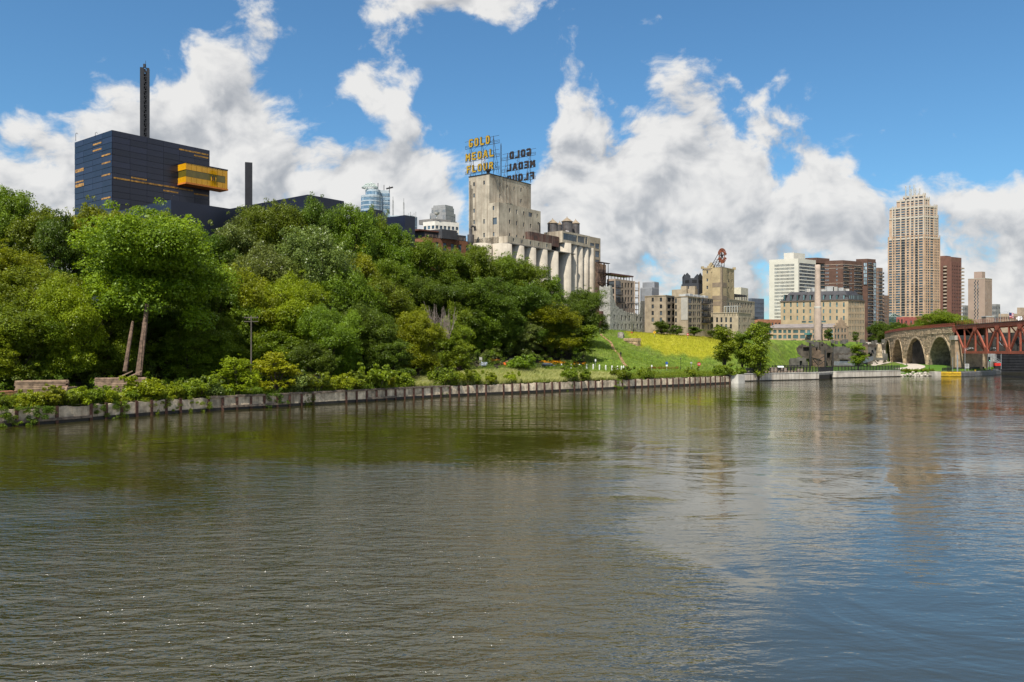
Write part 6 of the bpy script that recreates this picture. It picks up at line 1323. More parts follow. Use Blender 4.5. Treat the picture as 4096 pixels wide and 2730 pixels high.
# ------------------------------------------------------------------ stone arch bridge and steel truss span
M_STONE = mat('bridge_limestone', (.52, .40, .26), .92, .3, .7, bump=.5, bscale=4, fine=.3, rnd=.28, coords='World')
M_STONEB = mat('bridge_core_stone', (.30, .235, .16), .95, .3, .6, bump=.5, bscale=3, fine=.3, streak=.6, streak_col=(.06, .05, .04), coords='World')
M_REDST = mat('red_oxide_steel', (.30, .075, .042), .6, .12, .5, streak=.25, streak_col=(.12, .04, .03), coords='World')
BR = [(186, 347), (191, 379), (199, 418), (214, 465), (231.5, 512), (262, 566), (300, 615)]
ZD = 20.0
def bridge():
	pts = [Vector((*p, 0)) for p in BR]; gz = lambda p: 1.5
	root = empty('stone_arch_bridge', (186, 347, 0), 'curving tan limestone bridge with tall round arches at the right', 'bridge'); base = Vector(root.location); Wd = 13.0
	sub = {}
	for si, (A, Bp) in enumerate(zip(pts[:-1], pts[1:])):
		u = (Bp - A).normalized(); L = (Bp - A).length; n = Vector((-u.y, u.x, 0)); rz = math.atan2(u.y, u.x)     # n: towards the camera's left = visible face
		zb = 0.5; pier = 3.3; r = (L - 2 * pier / 2) / 2; spr = min(ZD - 4.6 - r, 6.5); r2z = ZD - 4.2 - spr       # arch: half-ellipse spring to crown
		cx = L / 2; arch = lambda x: spr + r2z * math.sqrt(max(0, 1 - ((x - cx) / r) ** 2)) if abs(x - cx) < r else -1
		N = 26; mb = MB(); xs = [cx - r * math.cos(math.pi * i / N) for i in range(N + 1)]
		# spandrel face (visible side and far side) and arch barrel
		for off, flip in ((0.0, False), (-Wd, True)):
			P_ = lambda x, z: A + u * x + n * off + Vector((0, 0, z))
			V = []; Fs = []
			def quad(a, b, c_, d_):
				k = len(V); V.extend([a, b, c_, d_]); Fs.append((k + 3, k + 2, k + 1, k) if not flip else (k, k + 1, k + 2, k + 3))
			quad(P_(0, zb), P_(cx - r, zb), P_(cx - r, ZD), P_(0, ZD)); quad(P_(cx + r, zb), P_(L, zb), P_(L, ZD), P_(cx + r, ZD))
			for x0, x1 in zip(xs[:-1], xs[1:]): quad(P_(x0, max(arch(x0), spr)), P_(x1, max(arch(x1), spr)), P_(x1, ZD), P_(x0, ZD))
			mb.add(V, Fs)
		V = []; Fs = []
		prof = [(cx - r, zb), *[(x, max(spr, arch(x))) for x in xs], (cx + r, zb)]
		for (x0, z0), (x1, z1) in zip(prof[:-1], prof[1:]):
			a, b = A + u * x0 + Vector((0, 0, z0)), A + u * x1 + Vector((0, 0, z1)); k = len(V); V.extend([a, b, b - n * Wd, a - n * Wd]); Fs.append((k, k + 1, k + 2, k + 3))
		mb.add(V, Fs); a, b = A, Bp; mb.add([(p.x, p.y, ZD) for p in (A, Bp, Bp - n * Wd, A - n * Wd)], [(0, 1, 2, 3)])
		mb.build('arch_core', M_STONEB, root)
		# facing stones in courses, clipped to the arch
		rr = random.Random(si * 7 + 1); ch = .74; z = zb + .2; ci = 0
		if si < 5:
			bank = MB(); cnt = 0
			while z < ZD - .05:
				h = min(ch * rr.uniform(.8, 1.15), ZD - z); x = -rr.uniform(0, .8); par = z > ZD - 3.2
				while x < L:
					l = rr.uniform(.9, 2.3); x0, x1 = max(x, 0) + .03, min(x + l, L) - .03; x += l
					if x1 - x0 < .25: continue
					zc = z + h * .5; segs = [(x0, x1)]
					if zc < spr + r2z + .9:
						w_ = (r + .95) * (math.sqrt(max(0, 1 - (max(0, zc - spr) / (r2z + .95)) ** 2)) if zc > spr else 1); lo, hi = cx - w_, cx + w_
						if zc < spr + r2z + .95: segs = [(p, q) for p, q in ((x0, min(x1, lo)), (max(x0, hi), x1)) if q - p > .2]
					for p, q in segs:
						dp = rr.uniform(.10, .26) + (.14 if abs(z - (ZD - 3.0)) < .5 else 0); P0 = A + u * p
						if si < 2 and cnt < 150 * (2 - si) / 1 and (q - p) > .5:
							key = (round(q - p, 1), round(h, 1), rr.randint(0, 1))
							if key not in sub:
								m = MB(); w, hh = key[0], key[1]; c_ = .07; m.add([(0, 0, 0), (w, 0, 0), (w, 0, hh - .05), (0, 0, hh - .05), (c_, 1, c_), (w - c_, 1, c_), (w - c_, 1, hh - .05 - c_), (c_, 1, hh - .05 - c_)], [(7, 6, 5, 4), (0, 1, 5, 4), (1, 2, 6, 5), (2, 3, 7, 6), (3, 0, 4, 7)][::1]); sub[key] = m.mesh(M_STONE, 'facing_stone', fixn=True)
							link('facing_stone', sub[key], root, P0 - base + Vector((0, 0, z)), rz, ((q - p) / key[0], dp, 1)); cnt += 1
						else:
							c_ = .06; Q = lambda x_, y_, z_: A + u * x_ + n * y_ + Vector((0, 0, z_))
							bank.add([Q(p, 0, z), Q(q, 0, z), Q(q, 0, z + h - .05), Q(p, 0, z + h - .05), Q(p + c_, dp, z + c_), Q(q - c_, dp, z + c_), Q(q - c_, dp, z + h - .05 - c_), Q(p + c_, dp, z + h - .05 - c_)], [(7, 6, 5, 4), (4, 5, 1, 0), (5, 6, 2, 1), (6, 7, 3, 2), (7, 4, 0, 3)])
				z += h
			o = bank.build('facing_stones', M_STONE, root); o['kind'] = 'stuff'
			# voussoirs
			nv = 30
			for i in range(nv):
				t0, t1 = math.pi * (1 - (i + .04) / nv), math.pi * (1 - (i + .96) / nv); v = []
				for dpt in (0.0, .34):
					for t, k in ((t0, 0), (t1, 0), (t1, .9), (t0, .9)): v.append(A + u * (cx + (r + k) * math.cos(t)) + n * dpt + Vector((0, 0, spr + (r2z + k) * math.sin(t))))
				m = MB(); m.add(v, [(4, 7, 6, 5), (0, 4, 5, 1), (1, 5, 6, 2), (2, 6, 7, 3), (3, 7, 4, 0)]); m.build('voussoir', M_STONE, root, fixn=True)
			# pier buttress
			for x in ((0.0, L) if si == 0 else (L,)):
				m = MB(); q = A + u * x; w = 1.1
				m.prism([q - u * w, q - u * w * .6 + n * .8, q + u * w * .6 + n * .8, q + u * w], zb, spr + r2z * .45); m.build('buttress', M_STONE, root, fixn=True)
		# railing on the deck
		m = MB()
		for off in (.05,):
			p, q = A + n * off, Bp + n * off
			for h in (.35, .7, 1.05, 1.4): m.bar((p.x, p.y, ZD + h), (q.x, q.y, ZD + h), .10, .12)
			k = int(L / 1.0)
			for i in range(k + 1): t = p + (q - p) * (i / k); m.bar((t.x, t.y, ZD), (t.x, t.y, ZD + 1.45), .12)
			m.prism([p + n * .3, q + n * .3, q - n * .3, p - n * .3], ZD + .01, ZD + .5)
		m.build('railing', M_REDST, root)
	# dressed end pier carrying the truss
	A = pts[0]; u = (pts[1] - A).normalized(); n = Vector((-u.y, u.x, 0)); m = MB(); q = A - u * 1.0; m.prism([q - u * 4.6 + n * 1.6, q + u * .2 + n * 1.6, q + u * .2 - n * 9, q - u * 4.6 - n * 9], 0, 14.2); m.build('end_pier', mat('dressed_pier_stone', (.36, .25, .16), .9, .2, .5, bump=.3, fine=.3, coords='World'), root, fixn=True)
	m = MB(); m.prism([q - u * 5.0 + n * 2.0, q + u * .6 + n * 2.0, q + u * .6 - n * 9.4, q - u * 5 - n * 9.4], 14.2, 16.0, bottom=True); m.build('pier_cap', M_CONC, root, fixn=True)
	# ---- steel truss
	T0 = Vector((184.6, 341, 0)); T1 = Vector((173.5, 256, 0)); u = (T1 - T0).normalized(); n = Vector((u.y, -u.x, 0));
	if n.x > 0: n = -n
	L = 92; zt, zb = 19.3, 9.1; tr = empty('steel_truss_span', (T0.x, T0.y, zb), 'red oxide steel deck truss with triangular bracing over the lock', 'bridge')
	ss = [hit(x, T0, u) for x in (3820, 3859, 3902, 3948, 3991, 4036, 4082, 4129, 4178, 4230)]; L = ss[-1]; nps = len(ss) - 1
	for side, off in enumerate((0.0, -8.0)):
		o = T0 + n * off; Q = lambda s, z: o + u * s + Vector((0, 0, z))
		m = MB(); m.bar(Q(-1.5, zt), Q(L, zt), .7, 1.3); m.build('top_chord', M_REDST, tr); m = MB(); m.bar(Q(ss[1] - .3, zb), Q(L, zb), .7, 1.0); m.build('bottom_chord', M_REDST, tr)
		for i in range(nps + 1):
			s = ss[i]
			if i >= 1: m = MB(); m.bar(Q(s, zb), Q(s, zt), .5, .5); m.build('vertical', M_REDST, tr)
			if i < nps:
				m = MB(); a, b = (Q(s, zt), Q(ss[i + 1], zb)) if i % 2 == 0 else (Q(s, zb), Q(ss[i + 1], zt)); m.bar(a, b, .5, .9); m.build('diagonal', M_REDST, tr)
			zz = zt if i % 2 == 0 else zb; m = MB(); sg = -1 if i % 2 == 0 else 1
			v = [Q(s - 1.9, zz + sg * -.5), Q(s + 1.9, zz + sg * -.5), Q(s + 1.7, zz + sg * 1.0), Q(s + .7, zz + sg * 1.9), Q(s - .7, zz + sg * 1.9), Q(s - 1.7, zz + sg * 1.0)]; w_ = [p + n * .42 for p in v]; m.add(v + w_, [tuple(range(6)), tuple(range(11, 5, -1))] + [(k, (k + 1) % 6, (k + 1) % 6 + 6, k + 6) for k in range(6)]); m.build('gusset_plate', M_REDST, tr, fixn=True)
	o = T0; Q = lambda s, y, z: T0 + u * s + n * y + Vector((0, 0, z))
	for i in range(1, nps + 1):
		s = ss[i]
		for y0, z0, y1, z1 in ((0, zb, -8, zb), (0, zt, -8, zb))[:1 + i % 2]: m = MB(); m.bar(Q(s, y0, z0), Q(s, y1, z1), .3, .4); m.build('sway_brace', M_REDST, tr)
		m = MB(); m.bar(Q(s, 0, zb), Q(ss[i - 1], -8, zb), .25); m.build('sway_brace', M_REDST, tr)
	m = MB(); m.prism([Q(-2, .6, 0), Q(L, .6, 0), Q(L, -9, 0), Q(-2, -9, 0)], zt + .7, zt + 1.1, bottom=True); m.build('deck', mat('deck_underside', (.09, .05, .04), .8), tr)
	m = MB(); k = int(L / 2)
	for i in range(k + 1): m.bar(Q(i * 2, .5, zt + 1.1), Q(i * 2, .5, zt + 2.5), .1)
	for h in (1.5, 1.95, 2.5): m.bar(Q(-2, .5, zt + h), Q(L, .5, zt + h), .09, .1)
	m.build('railing', M_REDST, tr)
bridge()
# ------------------------------------------------------------------ trees and shrubs
LEAF = {'dark': leaf_mat('leaves_dark_green', (.022, .048, .004), (.135, .205, .014), .34),
		'mid': leaf_mat('leaves_mid_green', (.036, .068, .004), (.20, .275, .014), .36),
		'bright': leaf_mat('leaves_bright_green', (.045, .085, .005), (.25, .325, .016), .38),
		'yellow': leaf_mat('leaves_yellow_green', (.075, .105, .004), (.31, .355, .012), .40),
		'silver': leaf_mat('leaves_silver_green', (.045, .070, .014), (.22, .27, .060), .34, .35),
		'gold': leaf_mat('leaves_golden', (.13, .15, .005), (.38, .39, .012), .40)}
M_BARK = mat('bark', (.085, .065, .05), .95, .3, 2.0, bump=.6, bscale=6, coords='World')
M_BARKR = mat('reddish_bark', (.13, .085, .06), .95, .3, 2.0, bump=.6, bscale=6, coords='World')
def leaf_cloud(name, centers, radii, n, size, seed, flat=.8, up=.55, shell=.55, aspect=.55):
	"""n leaf-sized faces spread through overlapping clumps"""
	r = np.random.default_rng(seed); C = np.array(centers, float); R = np.array(radii, float)
	wgt = R ** 2; k = r.choice(len(C), n, p=wgt / wgt.sum())
	d = r.normal(size=(n, 3)); d /= np.linalg.norm(d, axis=1, keepdims=True)
	d[:, 2] = np.where(d[:, 2] < -.75, -d[:, 2] * .6, d[:, 2]);
	rad = R[k] * (shell + (1.04 - shell) * r.random(n) ** .6) * (1 + .22 * np.maximum(0, r.normal(size=n)) * .5)
	pos = C[k] + d * rad[:, None] * np.array([1, 1, flat])
	nrm = d * .55 + np.array([0, 0, up]) + r.normal(size=(n, 3)) * .52; nrm /= np.linalg.norm(nrm, axis=1, keepdims=True)
	a = r.normal(size=(n, 3)); a -= nrm * (a * nrm).sum(1, keepdims=True); a /= np.linalg.norm(a, axis=1, keepdims=True); b = np.cross(nrm, a)
	s = size * r.uniform(.6, 1.35, n)[:, None]
	V = np.stack([pos + a * s, pos + b * s * aspect + nrm * s * .12, pos - a * s, pos - b * s * aspect + nrm * s * .12], 1).reshape(-1, 3)
	me = bpy.data.meshes.new(name); me.vertices.add(4 * n); me.vertices.foreach_set('co', V.astype(np.float32).ravel())
	me.loops.add(4 * n); me.loops.foreach_set('vertex_index', np.arange(4 * n, dtype=np.int32)); me.polygons.add(n); me.polygons.foreach_set('loop_start', np.arange(0, 4 * n, 4, dtype=np.int32)); me.update(calc_edges=True)
	at = me.attributes.new('tint', 'FLOAT', 'FACE'); cl = r.random(len(C)); at.data.foreach_set('value', np.clip(.25 + .5 * cl[k] * .9 + .35 * (r.random(n) - .3), 0, 1).astype(np.float32))
	return me
def proto_tree(seed, rx, rz, trunk_h, nl, nleaf, leaf, lobes=7, kind='round'):
	"""unit tree: returns crown and trunk meshes and its overall height / width"""
	r = random.Random(seed); zc = trunk_h + rz * .92; cents, rads, limbs = [], [], []
	majors = []
	for i in range(lobes):
		t = i / lobes * 2 * math.pi + r.uniform(-.4, .4); h = r.uniform(-.45, .75)
		if kind == 'tall': h = -.8 + 1.6 * i / (lobes - 1)
		q = math.sqrt(max(.1, 1 - h * h)) * r.uniform(.42, .66) if kind != 'tall' else r.uniform(.15, .45) * (1.1 - abs(h) * .6)
		majors.append((rx * q * math.cos(t), rx * q * math.sin(t), zc + rz * h * .72, r.uniform(.36, .56)))
	majors.append((0, 0, zc - rz * .15, .6)); majors.append((r.uniform(-.15, .15) * rx, r.uniform(-.15, .15) * rx, zc + rz * .55, .46))
	if kind == 'round':
		for i in range(5): t = i * 1.257 + r.uniform(-.3, .3); majors.append((rx * .52 * math.cos(t), rx * .52 * math.sin(t), trunk_h + rz * r.uniform(.12, .34), r.uniform(.34, .46)))
	for (mx, my, mz, mr) in majors:
		R = rx * mr if kind != 'tall' else rx * r.uniform(.5, .75)
		for j in range(nl):
			d = Vector((r.gauss(0, 1), r.gauss(0, 1), r.gauss(0, 1) * .8 + .05)).normalized(); k = R * r.uniform(.25, .95)
			p = (mx + d.x * k, my + d.y * k, max(trunk_h * .45, mz + d.z * k * .8)); cents.append(p); rads.append(R * r.uniform(.24, .46))
	# a few stray sprigs break the outline
	for j in range(len(majors) * 3):
		mx, my, mz, mr = r.choice(majors); d = Vector((r.gauss(0, 1), r.gauss(0, 1), abs(r.gauss(0, 1)))).normalized(); k = rx * mr * r.uniform(1.05, 1.35); cents.append((mx + d.x * k, my + d.y * k, mz + d.z * k * .85)); rads.append(rx * .06 * r.uniform(.7, 1.5))
	crown = leaf_cloud('crown', cents, rads, nleaf, leaf, seed, shell=.42)
	mb = MB(); tr = rx * .055 + .06; fork = trunk_h * .9
	mb.tube([(0, 0, -.8), (r.uniform(-.1, .1) * tr, 0, trunk_h * .5), (0, 0, fork)], [tr * 1.35, tr, tr * .85], 8)
	for (mx, my, mz, mr) in majors:
		mid = (mx * .45 + r.uniform(-.2, .2), my * .45 + r.uniform(-.2, .2), fork + (mz - fork) * .55); mb.tube([(0, 0, fork - .3), mid, (mx, my, mz)], [tr * .62, tr * .34, tr * .12], 5, cap=False)
		for _ in range(4):
			d = Vector((r.gauss(0, 1), r.gauss(0, 1), r.gauss(.2, .7))).normalized() * rx * mr * .8; mb.tube([(mx * .8, my * .8, mz * .8 + fork * .2), (mx + d.x, my + d.y, mz + d.z)], [tr * .16, tr * .04], 4, cap=False)
	trunk = mb.mesh(M_BARK, 'trunk', smooth=True)
	zs = np.array([c[2] + q for c, q in zip(cents, rads)]); xs = np.array([math.hypot(c[0], c[1]) + q for c, q in zip(cents, rads)])
	return crown, trunk, float(np.percentile(zs, 98)), 2 * float(np.percentile(xs, 90))
PROTO = {'big': [proto_tree(s, 8.5, 8.6, 2.6, 20, 84000, .165, 11) for s in (1, 2, 3)],
		 'open': [proto_tree(2, 8.5, 8.6, 4.2, 20, 84000, .165, 12, 'open')],
		 'med': [proto_tree(s, 5.5, 5.8, 1.6, 18, 40000, .145, 9) for s in (11, 12, 13, 14)],
		 'small': [proto_tree(s, 3.0, 3.4, 1.0, 14, 9000, .14, 7) for s in (21, 22, 23)],
		 'tall': [proto_tree(s, 2.4, 5.0, 1.4, 14, 9000, .14, 9, 'tall') for s in (31, 32)]}
def proto_shrub(seed, n, leaf, squat=.75, size=1.0):
	r = random.Random(seed); cents, rads = [], []
	for i in range(9): t = r.uniform(0, 6.28); q = r.uniform(0, .75); cents.append((q * math.cos(t), q * math.sin(t), r.uniform(.25, 1.0) * squat)); rads.append(r.uniform(.22, .45))
	for i in range(7): t = r.uniform(0, 6.28); q = r.uniform(.2, .9); cents.append((q * math.cos(t), q * math.sin(t), r.uniform(.9, 1.55) * squat)); rads.append(r.uniform(.08, .16))
	crown = leaf_cloud('foliage', cents, rads, n, leaf, seed + 100, up=.4, shell=.35); mb = MB()
	for i in range(5): c = cents[i]; mb.tube([(c[0] * .2, c[1] * .2, -.2), (c[0], c[1], c[2])], [.04, .012], 4, cap=False)
	return crown, mb.mesh(M_BARK, 'stem')
SHRUB = [proto_shrub(s, 4200, .062) for s in (1, 2, 3, 4)]
TREES = []
def tree(px, py, d, wpx, kind, col, name='deciduous_tree', label=None, group='trees', base_z=None, var=None, sink=0.0, bark=None, lean=0.0):
	"""stand a tree at view column px, depth d; its height and spread come from its size there"""
	p = G(px, d); z = hz(p.x, p.y) if base_z is None else base_z; pr = PROTO[kind]; i = (len(TREES) if var is None else var) % len(pr); crown, trunk, hh, ww = pr[i]
	h = zat(py, d) - z; w = wpx / F * d; sx, sz = w / ww, h / hh
	root = empty(name, (p.x, p.y, z - sink), label or '', 'tree', group, rz=(len(TREES) * 2.399) % 6.283); root.scale = (sx, sx, sz); root.rotation_euler.y = lean
	for nm, me, m in (('trunk', trunk, bark), ('crown', crown, LEAF[col])):
		o = link(nm, me, root)
		if m is not None:
			if not me.materials: me.materials.append(m)
			o.material_slots[0].link = 'OBJECT'; o.material_slots[0].material = m
	TREES.append((root, px, col, group)); return root
ORD = ['first', 'second', 'third', 'fourth', 'fifth', 'sixth', 'seventh', 'eighth', 'ninth', 'tenth', 'eleventh', 'twelfth', 'thirteenth', 'fourteenth', 'fifteenth', 'sixteenth', 'seventeenth', 'eighteenth', 'nineteenth', 'twentieth', 'twenty-first', 'twenty-second', 'twenty-third', 'twenty-fourth', 'twenty-fifth', 'twenty-sixth', 'twenty-seventh', 'twenty-eighth', 'twenty-ninth', 'thirtieth']
COLW = {'dark': 'dark green', 'mid': 'mid green', 'bright': 'bright green', 'yellow': 'yellow-green', 'silver': 'silvery green', 'gold': 'golden'}
S = 4096 / 2353
# (x, top y) in the photo's overview columns, depth beyond the quay, width, kind, colour
BACK = [(10, 436, 210, 150, 'big', 'mid'), (95, 478, 205, 120, 'med', 'mid'), (150, 500, 195, 120, 'med', 'dark'), (205, 468, 200, 110, 'med', 'yellow'), (290, 480, 196, 130, 'big', 'yellow'), (380, 495, 195, 110, 'med', 'mid'), (440, 525, 200, 110, 'med', 'dark'),
		(500, 540, 206, 110, 'med', 'dark'), (545, 510, 212, 110, 'med', 'silver'), (588, 478, 218, 120, 'big', 'mid'), (655, 466, 222, 140, 'big', 'mid'), (722, 462, 226, 130, 'big', 'dark'), (800, 476, 228, 120, 'big', 'mid'), (830, 500, 238, 110, 'med', 'dark'), (858, 486, 240, 80, 'med', 'mid'),
		(898, 520, 242, 110, 'big', 'mid'), (958, 548, 246, 110, 'big', 'mid'), (1030, 575, 250, 110, 'big', 'mid'), (1090, 566, 254, 110, 'big', 'mid'), (1150, 582, 258, 110, 'big', 'mid'), (1205, 600, 262, 110, 'big', 'mid'), (1258, 640, 266, 80, 'med', 'mid'), (1345, 662, 276, 100, 'big', 'dark')]
MID = [(-10, 560, 150, 190, 'big', 'yellow'), (70, 615, 145, 210, 'big', 'bright'), (30, 700, 135, 160, 'med', 'mid'), (150, 640, 142, 150, 'big', 'yellow'), (470, 600, 172, 150, 'big', 'mid'), (560, 610, 178, 150, 'big', 'yellow'),
	   (620, 570, 192, 170, 'big', 'silver'), (720, 528, 198, 200, 'big', 'silver'), (800, 620, 196, 150, 'big', 'mid'), (870, 640, 206, 160, 'big', 'mid'), (890, 600, 222, 120, 'big', 'mid'), (960, 640, 226, 130, 'big', 'dark'), (1040, 650, 232, 140, 'big', 'dark'), (1120, 640, 238, 140, 'big', 'dark'), (1190, 650, 244, 130, 'big', 'dark'), (1250, 690, 250, 120, 'big', 'dark'),
	   (820, 580, 216, 110, 'med', 'yellow'), (930, 690, 212, 90, 'med', 'bright'), (1050, 692, 226, 60, 'med', 'bright')]
FRONT = [(330, 700, 164, 150, 'big', 'dark'), (300, 770, 156, 110, 'med', 'mid'), (675, 632, 180, 160, 'big', 'yellow'), (560, 700, 174, 120, 'med', 'mid'), (760, 700, 172, 140, 'big', 'mid'), (845, 700, 180, 130, 'big', 'dark'), (960, 718, 190, 130, 'big', 'yellow'), (1040, 735, 214, 80, 'med', 'bright'), (1110, 715, 236, 90, 'med', 'bright'), (1200, 735, 242, 95, 'med', 'silver'), (1262, 698, 250, 140, 'big', 'yellow'),
		 (1340, 748, 254, 65, 'tall', 'mid'), (230, 720, 150, 150, 'big', 'mid'), (90, 720, 140, 170, 'big', 'mid'), (-30, 730, 132, 150, 'big', 'yellow'), (470, 720, 164, 150, 'big', 'mid'), (435, 760, 160, 120, 'med', 'mid'), (640, 760, 172, 130, 'med', 'mid'), (1056, 785, 208, 62, 'small', 'bright'), (900, 780, 178, 100, 'med', 'dark'), (720, 790, 160, 100, 'med', 'dark')]
random.seed(3)
def plant_rows():
	for rows, where in ((BACK, 'back'), (MID, 'mid'), (FRONT, 'front')):
		for j, (x, y, d, w, kind, col) in enumerate(rows): tree(x * S, y * S, d, w * S * 1.08, kind, col, group={'back': 'trees along the top of the bluff', 'mid': 'trees halfway up the bluff', 'front': 'trees at the foot of the bluff'}[where])
	# the big cottonwood with two leaning trunks
	r = tree(335 * S, 486 * S, 152, 330 * S, 'open', 'bright', 'cottonwood_tree', 'huge bright green tree with two leaning reddish trunks below the theatre', 'large trees', var=1, bark=M_BARKR)
	bpy.data.objects.remove([c for c in r.children if c.name.startswith('trunk')][0])
	p = Vector(r.location)
	for (x0, y0, x1, y1, rad) in ((318, 838, 338, 700, .55), (287, 828, 305, 740, .38)):
		a, b = P(x0 * S, y0 * S, 140), P(x1 * S, y1 * S, 146); m = (a + b) / 2 + Vector((.2, 0, .3)); q = MB(); q.tube([a - Vector((0, 0, 2)), m, b], [rad, rad * .85, rad * .6], 8)
		o = q.build('trunk', M_BARKR); o.parent = r; o.matrix_parent_inverse = Matrix.Identity(4)
		bpy.context.view_layer.update(); o.matrix_local = r.matrix_world.inverted()
	# three young trees before the hill, one on the lawn, street trees
	for k, (x, y, d, w, lab) in enumerate(((1665, 757, 262, 62, 'slender young tree, left of the trio before the meadow'), (1706, 762, 268, 56, 'shorter middle one of three young trees before the meadow'), (1742, 748, 266, 66, 'slender young tree, right of the trio before the meadow'))): tree(x * S, y * S, d, w * S, 'tall', 'bright' if k != 1 else 'mid', 'young_tree', lab, 'young trees by the promenade', var=k)
	tree(1972 * S, 792 * S, 306, 40 * S, 'tall', 'bright', 'young_tree', 'young tree on the lawn in front of the stone ruins', 'young trees by the promenade', var=1)
	for x, y, d, w, col, kd, lab in ((2170, 715, 580, 112, 'bright', 'big', 'wide bright green tree rising behind the stone arches'), (2120, 735, 585, 60, 'mid', 'med', 'rounded tree left of the wide one behind the stone arches'), (2225, 738, 590, 60, 'mid', 'med', 'small tree just left of the steel bridge railing'),
								(2060, 740, 565, 66, 'dark', 'med', 'dark tree beside the red store'), (2020, 742, 560, 50, 'dark', 'med', 'dark tree beside the mansard mill corner'), (2095, 748, 550, 50, 'dark', 'med', 'low dark tree above the second arch'), (2038, 755, 540, 50, 'dark', 'med', 'low dark tree above the leftmost arch'),
								(1904, 756, 386, 22, 'dark', 'small', 'round street tree before the long low building'), (1966, 762, 392, 16, 'dark', 'small', 'small street tree beside the stepped gable'), (1752, 740, 372, 46, 'dark', 'med', 'dark tree between the mill wing and the low building'),
								(1520, 738, 322, 40, 'dark', 'med', 'dark green tree at the left end of the tan loft wall'), (1555, 748, 324, 36, 'dark', 'small', 'bushy tree before the tan corner loft'), (1595, 752, 326, 34, 'dark', 'tall', 'narrow dark tree before the balcony loft'), (1650, 748, 328, 46, 'dark', 'small', 'dark rounded tree before the low mill wing')):
		tree(x * S, y * S, d, w * S, kd, col, 'street_tree', lab, 'town trees')
plant_rows()
for grp in ('trees along the top of the bluff', 'trees halfway up the bluff', 'trees at the foot of the bluff'):
	ts = sorted([t for t in TREES if t[3] == grp], key=lambda t: t[1])
	for i, (o, px, col, _) in enumerate(ts):
		w = 'row ' + {'b': 'along the bluff top', 'm': 'halfway up the bluff', 'f': 'at the bluff foot'}['b' if 'top' in grp else 'm' if 'half' in grp else 'f']
		o['label'] = f'{COLW[col]} leafy tree, {ORD[i]} from the left in the {w}'
# dead twiggy tree
def dead_tree():
	root = None
	for k, (x, y, d, lab) in enumerate(((1005, 690, 202, 'bare grey-brown dead tree standing among the green foliage'), (1030, 705, 204, 'smaller bare dead tree right of the taller dead one'))):
		p = P(x * S, 760 * S, d); r = random.Random(k); root = empty('dead_tree', p, lab, 'tree', 'dead trees'); mb = MB(); h = zat(y * S, d) - p.z
		for i in range(16):
			t = Vector((r.gauss(0, .34), r.gauss(0, .34), 1)).normalized() * h * r.uniform(.7, 1.1); a = Vector((r.uniform(-.3, .3), r.uniform(-.3, .3), -2)); m = a + t * .5; mb.tube([p + a, p + m, p + t], [.10, .06, .02], 4, cap=False)
			for j in range(6):
				q = a + t * r.uniform(.4, .95); e = q + Vector((r.gauss(0, .5), r.gauss(0, .5), .9)).normalized() * h * .22; mb.tube([p + q, p + e], [.03, .01], 3, cap=False)
		mb.build('branches', mat('dead_wood', (.26, .21, .18), .9, .2), root)
dead_tree()
# ------------------------------------------------------------------ shrubs
SH = []
def shrub(p, s, col, label=None, group=None, sz=1.0, name='shrub'):
	root = empty(name, p, label or '', 'shrub', group, rz=random.uniform(0, 6.28)); root.scale = (s, s, s * sz); f, st = SHRUB[len(SH) % 4]
	o = link('foliage', f, root)
	if not f.materials: f.materials.append(LEAF['mid'])
	o.material_slots[0].link = 'OBJECT'; o.material_slots[0].material = LEAF[col]; link('stem', st, root); SH.append((root, p, col, group)); return root
random.seed(5)
# undergrowth on the bluff: a tangle nobody could count
def undergrowth():
	r = random.Random(8); C, R = [], []
	while len(C) < 3000:
		px = r.uniform(-120, 2340); d0 = float(np.interp(px, [-120, 0, 500, 1000, 1500, 2000, 2350], [104, 107, 123, 140, 163, 187, 208])); d = d0 + r.uniform(20, 62); p = G(px, d); w = float(bank_dist(p.x, p.y))
		if not 19 < w < 50: continue
		z = hz(p.x, p.y); n = r.randint(3, 6); h = r.uniform(1.5, 6.0) * (1 if 27 < w < 40 else .5); h = min(h, 1.5) if px > 1500 and w < 27 else h
		for _ in range(n): C.append((p.x + r.gauss(0, 1), p.y + r.gauss(0, 1), z + h * r.random())); R.append(r.uniform(.45, 1.0))
	for nm, col, k in (('undergrowth', 'dark', 0), ('undergrowth', 'mid', 1), ('undergrowth', 'silver', 2)):
		me = leaf_cloud(nm, C[k::3], R[k::3], 52000, .16, 77 + k, up=.4, shell=.3); me.materials.append(LEAF[col]); tag(link(nm, me), ['dense dark green undergrowth', 'mid green scrub', 'grey-green vines'][k] + ' covering the foot of the wooded bluff', 'undergrowth', kind='stuff')
undergrowth()
